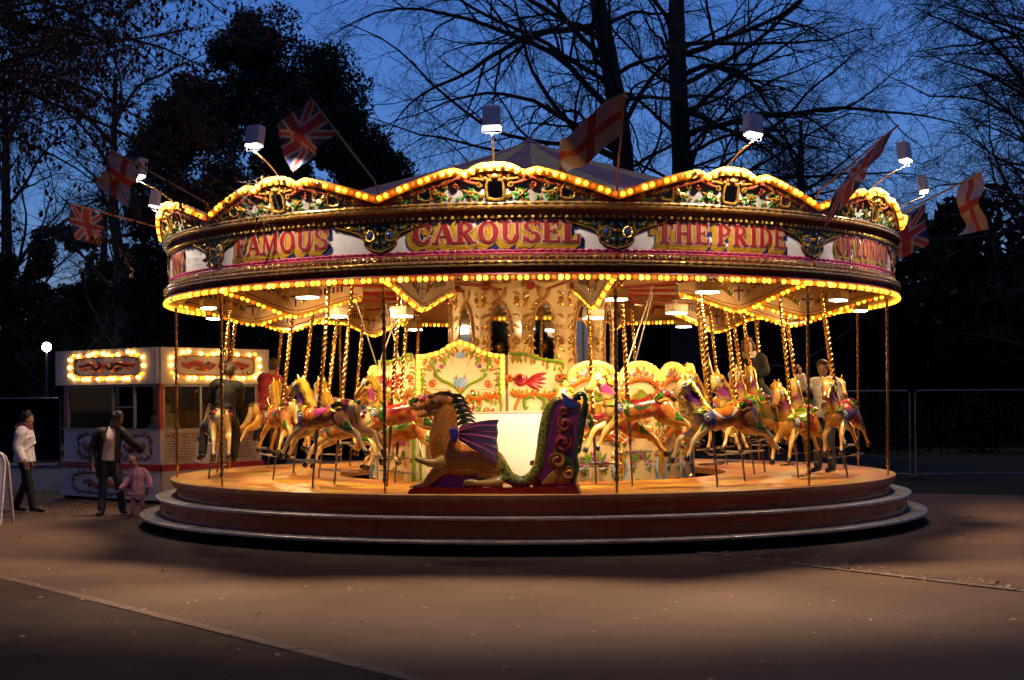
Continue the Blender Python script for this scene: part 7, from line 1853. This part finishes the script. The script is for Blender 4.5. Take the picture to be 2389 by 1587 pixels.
# ================================================================== trees
BARK = mat('dark bark', (0.035, 0.030, 0.028), 0.9, c2=(0.018, 0.015, 0.014), scale=6, bump=0.6, bscale=14)
def segs_mesh(name, P0, P1, R0, R1, mats, sides=3):
    P0, P1, R0, R1 = np.asarray(P0), np.asarray(P1), np.asarray(R0), np.asarray(R1)
    d = P1 - P0; d /= (np.linalg.norm(d, axis=1, keepdims=True) + 1e-9)
    a = np.where(np.abs(d[:, 2:3]) < 0.9, np.array([[0, 0, 1.0]]), np.array([[1.0, 0, 0]]))
    u = np.cross(d, a); u /= np.linalg.norm(u, axis=1, keepdims=True); w = np.cross(d, u)
    n = len(P0); V = np.empty((n, 2, sides, 3))
    for k in range(sides):
        c, s = math.cos(2 * pi * k / sides), math.sin(2 * pi * k / sides)
        V[:, 0, k] = P0 + (u * c + w * s) * R0[:, None]; V[:, 1, k] = P1 + (u * c + w * s) * R1[:, None]
    base = (np.arange(n) * 2 * sides)[:, None]
    F = np.concatenate([np.stack([base[:, 0] + k, base[:, 0] + (k + 1) % sides, base[:, 0] + sides + (k + 1) % sides, base[:, 0] + sides + k], 1) for k in range(sides)], 0)
    return np_mesh(name, V.reshape(-1, 3), F, mats)
def np_mesh(name, V, F, mats, smooth=True):
    me = bpy.data.meshes.new(name); nv, nf, k = len(V), len(F), F.shape[1]
    me.vertices.add(nv); me.vertices.foreach_set('co', np.ascontiguousarray(V, dtype=np.float32).ravel())
    me.loops.add(nf * k); me.loops.foreach_set('vertex_index', F.astype(np.int32).ravel())
    me.polygons.add(nf); me.polygons.foreach_set('loop_start', np.arange(0, nf * k, k, dtype=np.int32))
    me.polygons.foreach_set('use_smooth', np.full(nf, smooth))
    for m in mats: me.materials.append(m)
    me.update(calc_edges=True); me.validate()
    return me
class Tree:
    def __init__(s, seed): s.r = random.Random(seed); s.thick = []; s.twig = []; s.tips = []
    def grow(s, p, d, L, rad, lev, maxlev, kids, droop=0.0, wob=0.18, upt=0.0):
        r = s.r; n = max(3, int(L / (0.42 if lev < 2 else 0.22 if lev == 2 else 0.14)))
        n = min(n, 14); st_ = L / n; pts = [p]; dirs = []
        for i in range(n):
            t = i / n
            d = (d + Vector((r.gauss(0, wob), r.gauss(0, wob), r.gauss(0, wob) + upt * (1 - t) - droop * t))).normalized()
            p = p + d * st_; pts.append(p); dirs.append(d)
        rr = [max(rad * (1 - 0.86 * i / n), 0.0032 if lev >= 3 else 0.004) for i in range(n + 1)]
        tgt = s.thick if rad > 0.03 else s.twig
        for i in range(n): tgt.append((pts[i], pts[i + 1], rr[i], rr[i + 1]))
        if lev >= maxlev: s.tips.append((p, d)); return
        k = kids[lev]
        for j in range(k):
            t = (0.16 if lev else 0.25) + (0.82 if lev else 0.72) * (j + r.random() * 0.8) / k; t = min(t, 0.98)
            i = min(n - 1, int(t * n)); q = pts[i].lerp(pts[i + 1], t * n - i); dd = dirs[i]
            ax = dd.orthogonal().normalized(); ax.rotate(Matrix.Rotation(r.uniform(0, 2 * pi), 3, dd))
            if lev >= 1: ax = (ax + Vector((0, 0, -0.2 if droop else 0.1))).normalized()
            ang = r.uniform(0.45, 0.95)
            nd = (dd * math.cos(ang) + ax * math.sin(ang)).normalized()
            s.grow(q, nd, L * r.uniform(0.34, 0.58) * (1.08 - 0.55 * t), max(rr[i] * r.uniform(0.42, 0.62), 0.0035), lev + 1, maxlev, kids, droop, wob * 1.1, upt * 0.6)
    def meshes(s):
        out = []
        for L, sd in ((s.thick, 7), (s.twig, 3)):
            if L: out.append(segs_mesh('branches' if sd == 7 else 'twigs', [tuple(a[0]) for a in L], [tuple(a[1]) for a in L], [a[2] for a in L], [a[3] for a in L], [BARK], sd))
        return out
def trunk_mesh(pts, rads):
    mb = MB(); sp = spline([(*p, r) for p, r in zip(pts, rads)], 5)
    mb.tube([q[:3] for q in sp], [float(q[3]) * (1 + 0.04 * math.sin(i * 2.3)) for i, q in enumerate(sp)], 12); return mb.mesh('trunk', [BARK])
def bare_tree(label, loc, trunk, trads, limbs, seed, kids=(0, 9, 7, 5), maxlev=4, droop=0.05, group='bare trees round the green', leaves=None):
    t = thing('bare_tree', label, 'tree', loc, 0, group)
    link('trunk', trunk_mesh(trunk, trads), t)
    T = Tree(seed)
    for p, d, L, r in limbs: T.grow(Vector(p), Vector(d).normalized(), L, r, 1, maxlev, kids, droop, 0.12, 0.02)
    for m in T.meshes(): tag(link(m.name.split('.')[0], m, t), kind='stuff')
    if leaves:
        rr = random.Random(seed); V = []; F = []
        for k in range(leaves[0]):
            sg = T.twig[rr.randrange(len(T.twig))]; p = sg[1]
            s_ = rr.uniform(*leaves[1]); a = rr.uniform(0, 6.28); tl = rr.uniform(-0.5, 0.5)
            dn = Vector((0.35 * math.cos(a), 0.35 * math.sin(a), -1)).normalized(); sd_ = Vector((math.cos(a + 1.5), math.sin(a + 1.5), tl)) * s_ * 0.32
            cu = Vector((math.sin(a), math.cos(a), 0)) * s_ * 0.3
            o = len(V); V += [p, p + dn * s_ * 0.5 + sd_ + cu, p + dn * s_ + cu * 0.2, p + dn * s_ * 0.5 - sd_ + cu]; F += [(o, o + 1, o + 2, o + 3)]
        me = np_mesh('leaves', np.array([tuple(v) for v in V]), np.array(F), [leaves[2]], False)
        tag(link('leaves', me, t), kind='stuff')
    return t
DRYLEAF = mat('dry copper leaf', (0.10, 0.042, 0.018), 0.8, c2=(0.05, 0.02, 0.01), scale=2)
rt = random.Random(11)
def limbset(trunk, n, z0, z1, Lr, bias, seed, r0=0.10, el=(0.15, 0.9)):
    r = random.Random(seed); out = []
    for i in range(n):
        z = z0 + (z1 - z0) * (i + r.random() * 0.7) / n
        zs = [p[2] for p in trunk]; x = float(np.interp(z, zs, [p[0] for p in trunk])); y = float(np.interp(z, zs, [p[1] for p in trunk]))
        a = r.gauss(bias[0], bias[1]); e = r.uniform(*el)
        out.append(((x, y, z), (math.cos(a) * math.cos(e), math.sin(a) * math.cos(e), math.sin(e)), r.uniform(*Lr), r0 * r.uniform(0.6, 1.1)))
    return out
# two big beeches behind the carousel
tk1 = [(0, 0, 0), (0.05, 0, 4), (0.0, 0, 8.2), (-0.15, 0.1, 10), (-0.45, 0.2, 12), (-0.8, 0.3, 14), (-1.1, 0.4, 17), (-1.2, 0.4, 20)]
L1 = limbset(tk1, 15, 6.2, 13.0, (7.0, 10.0), (pi, 0.55), 21, 0.11, (0.02, 0.50)) + limbset(tk1, 6, 7, 13, (4.5, 6.5), (0.1, 0.6), 22, 0.08) + limbset(tk1, 5, 7, 14, (5, 7), (-pi / 2, 0.8), 23, 0.08)
bare_tree('tall bare beech with arching limbs, left of the two trunks behind the canopy', (3.3, 42, 0), tk1, [0.45, 0.36, 0.31, 0.29, 0.26, 0.23, 0.18, 0.10], L1, 31, (0, 11, 9, 5), droop=0.085)
tk2 = [(0, 0, 0), (0.0, 0, 5), (0.0, 0, 9), (-0.1, 0, 12), (-0.12, 0, 15), (-0.1, 0, 20)]
L2 = limbset(tk2, 14, 6.0, 13, (6.5, 9.0), (0.0, 0.50), 24, 0.10, (0.05, 0.60)) + limbset(tk2, 5, 7, 13, (4, 6), (pi, 0.5), 25, 0.08) + limbset(tk2, 5, 7, 14, (5, 7), (-pi / 2, 0.8), 26, 0.08)
bare_tree('tall bare beech with straight trunk, right of the two trunks behind the canopy', (5.2, 44, 0), tk2, [0.42, 0.34, 0.30, 0.27, 0.22, 0.12], L2, 32, (0, 11, 9, 5), droop=0.085)
# twiggy trees on the right
tk3 = [(0, 0, 0), (0.1, 0, 2.5), (-0.1, 0, 5), (0.2, 0, 8), (0.1, 0, 12)]
L3 = limbset(tk3, 17, 2.6, 11, (4.0, 6.0), (pi * 0.8, 1.3), 27, 0.08, (0.1, 1.0))
T3 = bare_tree('dense twiggy bare tree at right behind the drooping flag', (14.6, 38, 0), tk3, [0.30, 0.24, 0.2, 0.14, 0.06], L3, 33, (0, 10, 8, 5))
T4 = copy_tree(T3); T4['label'] = 'dense twiggy bare tree nearest the right picture edge'; T4.location = (13.2, 33.5, 0.0); T4.rotation_euler.z = 2.0; T4.scale = (1.1, 1.1, 1.15)
T5 = copy_tree(T3); T5['label'] = 'bare tree far right behind the fence joint'; T5.location = (21.5, 52, 0); T5.rotation_euler.z = 4.0; T5.scale = (1.3, 1.3, 1.3)
T6 = copy_tree(T3); T6['label'] = 'small bare tree between the beeches and the right hand trees'; T6.location = (10.0, 50, 0); T6.rotation_euler.z = 1.0; T6.scale = (0.95, 0.95, 0.95)
T7 = copy_tree(T3); T7['label'] = 'bare tree at far left above the park lamp'; T7.location = (-19.5, 56, 0); T7.rotation_euler.z = 5.0; T7.scale = (1.25, 1.25, 1.2)
T8 = copy_tree(T3); T8['label'] = 'bare tree at left between the booth and the evergreen'; T8.location = (-13.5, 50, 0); T8.rotation_euler.z = 3.0; T8.scale = (1.1, 1.1, 1.1)
# overhanging beech at upper left, still with dry leaves
tk9 = [(0, 0, 0), (0.1, 0, 3), (0.2, 0, 6), (0.3, 0, 9), (0.3, 0, 12)]
L9 = limbset(tk9, 20, 3.4, 5.7, (1.9, 2.7), (0.05, 0.75), 41, 0.05, (0.0, 0.35)) + limbset(tk9, 24, 5.6, 8.2, (4.4, 6.3), (0.05, 0.45), 42, 0.06, (0.02, 0.28))
T9 = bare_tree('overhanging beech with dry hanging leaves at upper left', (-9.4, 18.5, 0), tk9, [0.34, 0.28, 0.25, 0.2, 0.12], L9, 43, (0, 9, 7, 5), 4, 0.035, leaves=(13000, (0.05, 0.11), DRYLEAF))
T11 = copy_tree(T9); T11['label'] = 'second leaf-hung beech further back at the left edge'; T11.location = (-14.2, 27, 0); T11.rotation_euler.z = 0.25; T11.scale = (1.25, 1.25, 1.25)
tk10 = [(0, 0, 0), (-0.1, 0, 3), (-0.1, 0, 6), (-0.2, 0, 9), (-0.2, 0, 12)]
L10 = limbset(tk10, 18, 5.0, 10.5, (4.0, 6.0), (pi, 0.55), 61, 0.06, (0.0, 0.6))
bare_tree('fine twigged bare tree leaning in from the upper right edge', (12.3, 28.5, 0), tk10, [0.30, 0.26, 0.22, 0.16, 0.08], L10, 63, (0, 9, 7, 5), 4, 0.05)
# evergreen
EVER = mat('evergreen leaf', (0.022, 0.034, 0.018), 0.7, c2=(0.010, 0.016, 0.009), scale=1.4)
def leaf_cloud(name, clumps, per, size, m, seed):
    g = np.random.default_rng(seed); C = np.repeat(np.array([c[:3] for c in clumps]), per, 0); Rr = np.repeat(np.array([c[3] for c in clumps]), per)
    n = len(C); d = g.normal(size=(n, 3)); d /= np.linalg.norm(d, axis=1, keepdims=True)
    P = C + d * (Rr * g.uniform(0.25, 1.0, n) ** 0.6)[:, None] * np.array([1, 1, 0.85])
    u = g.normal(size=(n, 3)); u /= np.linalg.norm(u, axis=1, keepdims=True); w = np.cross(u, g.normal(size=(n, 3))); w /= np.linalg.norm(w, axis=1, keepdims=True)
    s = g.uniform(0.6, 1.3, n)[:, None] * size
    V = np.stack([P - u * s, P - w * s * 0.5, P + u * s, P + w * s * 0.5], 1).reshape(-1, 3)
    return np_mesh(name, V, np.arange(n * 4).reshape(-1, 4), [m], False)
def evergreen(label, loc, lobes, seed, per=330, size=0.085, n=210):
    t = thing('evergreen_tree', label, 'tree', loc, 0, 'dark evergreen trees')
    link('trunk', trunk_mesh([(0, 0, 0), (0.1, 0, 3), (0, 0, 6), (0.1, 0, 9)], [0.35, 0.28, 0.2, 0.08]), t)
    r = random.Random(seed); cl = []
    tot = sum(l[3] * l[4] for l in lobes)
    for x, y, z, rx_, rz_ in lobes:
        for k in range(int(n * rx_ * rz_ / tot) + 2):
            a, b = r.uniform(0, 2 * pi), math.acos(r.uniform(-1, 1)); q = r.uniform(0.35, 1.0) ** 0.5
            cl.append((x + rx_ * q * math.sin(b) * math.cos(a), y + rx_ * q * math.sin(b) * math.sin(a), z + rz_ * q * math.cos(b), r.uniform(0.35, 0.7)))
    tag(link('crown', leaf_cloud('crown', cl, per, size, EVER, seed), t), kind='stuff')
    return t
evergreen('large dense evergreen tree rising behind the left of the carousel', (-6.3, 38, 0), [(0, 0, 4.5, 3.7, 3.4), (-0.2, 0, 7.9, 3.3, 2.6), (-0.8, 0, 10.4, 0.75, 1.5), (0.35, 0, 10.5, 0.70, 1.5), (1.5, 0, 9.6, 0.75, 1.45), (-2.0, 0, 9.3, 0.9, 1.2), (2.5, 0, 8.0, 0.9, 1.2), (3.1, 0, 6.6, 0.9, 1.4), (-2.9, 0, 7.4, 0.8, 1.6)], 51, 560, 0.062, 430)
E2 = evergreen('dark rounded evergreen at far left behind the fence', (-15.5, 55, 0), [(0, 0, 3.2, 3.6, 3.2), (-1.5, 0, 6.0, 2.2, 2.4), (1.6, 0, 5.5, 2.2, 2.2)], 52, 420, 0.10, 140)
for i, (x, y, s_, rz_, lb) in enumerate(((-9.5, 54, 1.0, 1.0, 'dark evergreen mass behind the booth roof'), (-22, 56, 1.2, 2.0, 'dark evergreen beyond the left picture edge lamp'), (-3.5, 58, 0.95, 3.0, 'dark evergreen seen under the canopy left of the organ'))):
    c = copy_tree(E2); c.location = (x, y, 0); c.scale = (s_,) * 3; c.rotation_euler.z = rz_; c['label'] = lb
WOODM = mat('night foliage', (0.008, 0.011, 0.007), 0.9, c2=(0.004, 0.006, 0.004), scale=1.0, spec=0.1)
# far wood closing the view
r = random.Random(9); cl = []
for k in range(1100):
    x = r.uniform(-48, 52); y = r.uniform(66, 84); top = 7.0 + 1.8 * math.sin(x * 0.31) + 1.2 * math.sin(x * 0.83 + 2) + (1.5 if x > 8 else 0)
    cl.append((x, y, r.uniform(0.3, max(2, top)), r.uniform(0.9, 1.9)))
tag(link('distant_wood', leaf_cloud('distant_wood', cl, 90, 0.42, WOODM, 10)), 'dark mass of far trees closing the park', 'trees', kind='stuff')
cl = []
r = random.Random(18)
for k in range(520): cl.append((r.uniform(2, 46), r.uniform(56, 64), r.uniform(0.2, 6.0), r.uniform(0.8, 1.5)))
tag(link('dark_thicket', leaf_cloud('dark_thicket', cl, 110, 0.26, WOODM, 17)), 'dark thicket behind the right hand fence', 'thicket', kind='stuff')
r = random.Random(19); cl = [(r.uniform(6, 40), r.uniform(46, 54), r.uniform(0.2, 1.7), r.uniform(0.5, 0.9)) for k in range(150)]
tag(link('shrub_bank', leaf_cloud('shrub_bank', cl, 130, 0.11, WOODM, 12)), 'dark bank of shrubs beyond the right fence', 'shrubs', kind='stuff')
r = random.Random(29); cl = []  # unseen trees added to block sky light and darken reflections
for k in range(900):
    a = r.uniform(pi * 0.93, pi * 2.07); q = r.uniform(26, 38)
    cl.append((q * math.cos(a), 6 + q * math.sin(a), r.uniform(0.5, 21.0), r.uniform(1.8, 3.2)))
tag(link('sky_block_wood', leaf_cloud('sky_block_wood', cl, 60, 0.65, WOODM, 14)), 'dark trees added out of view on the near side to block sky light', 'trees', kind='stuff')
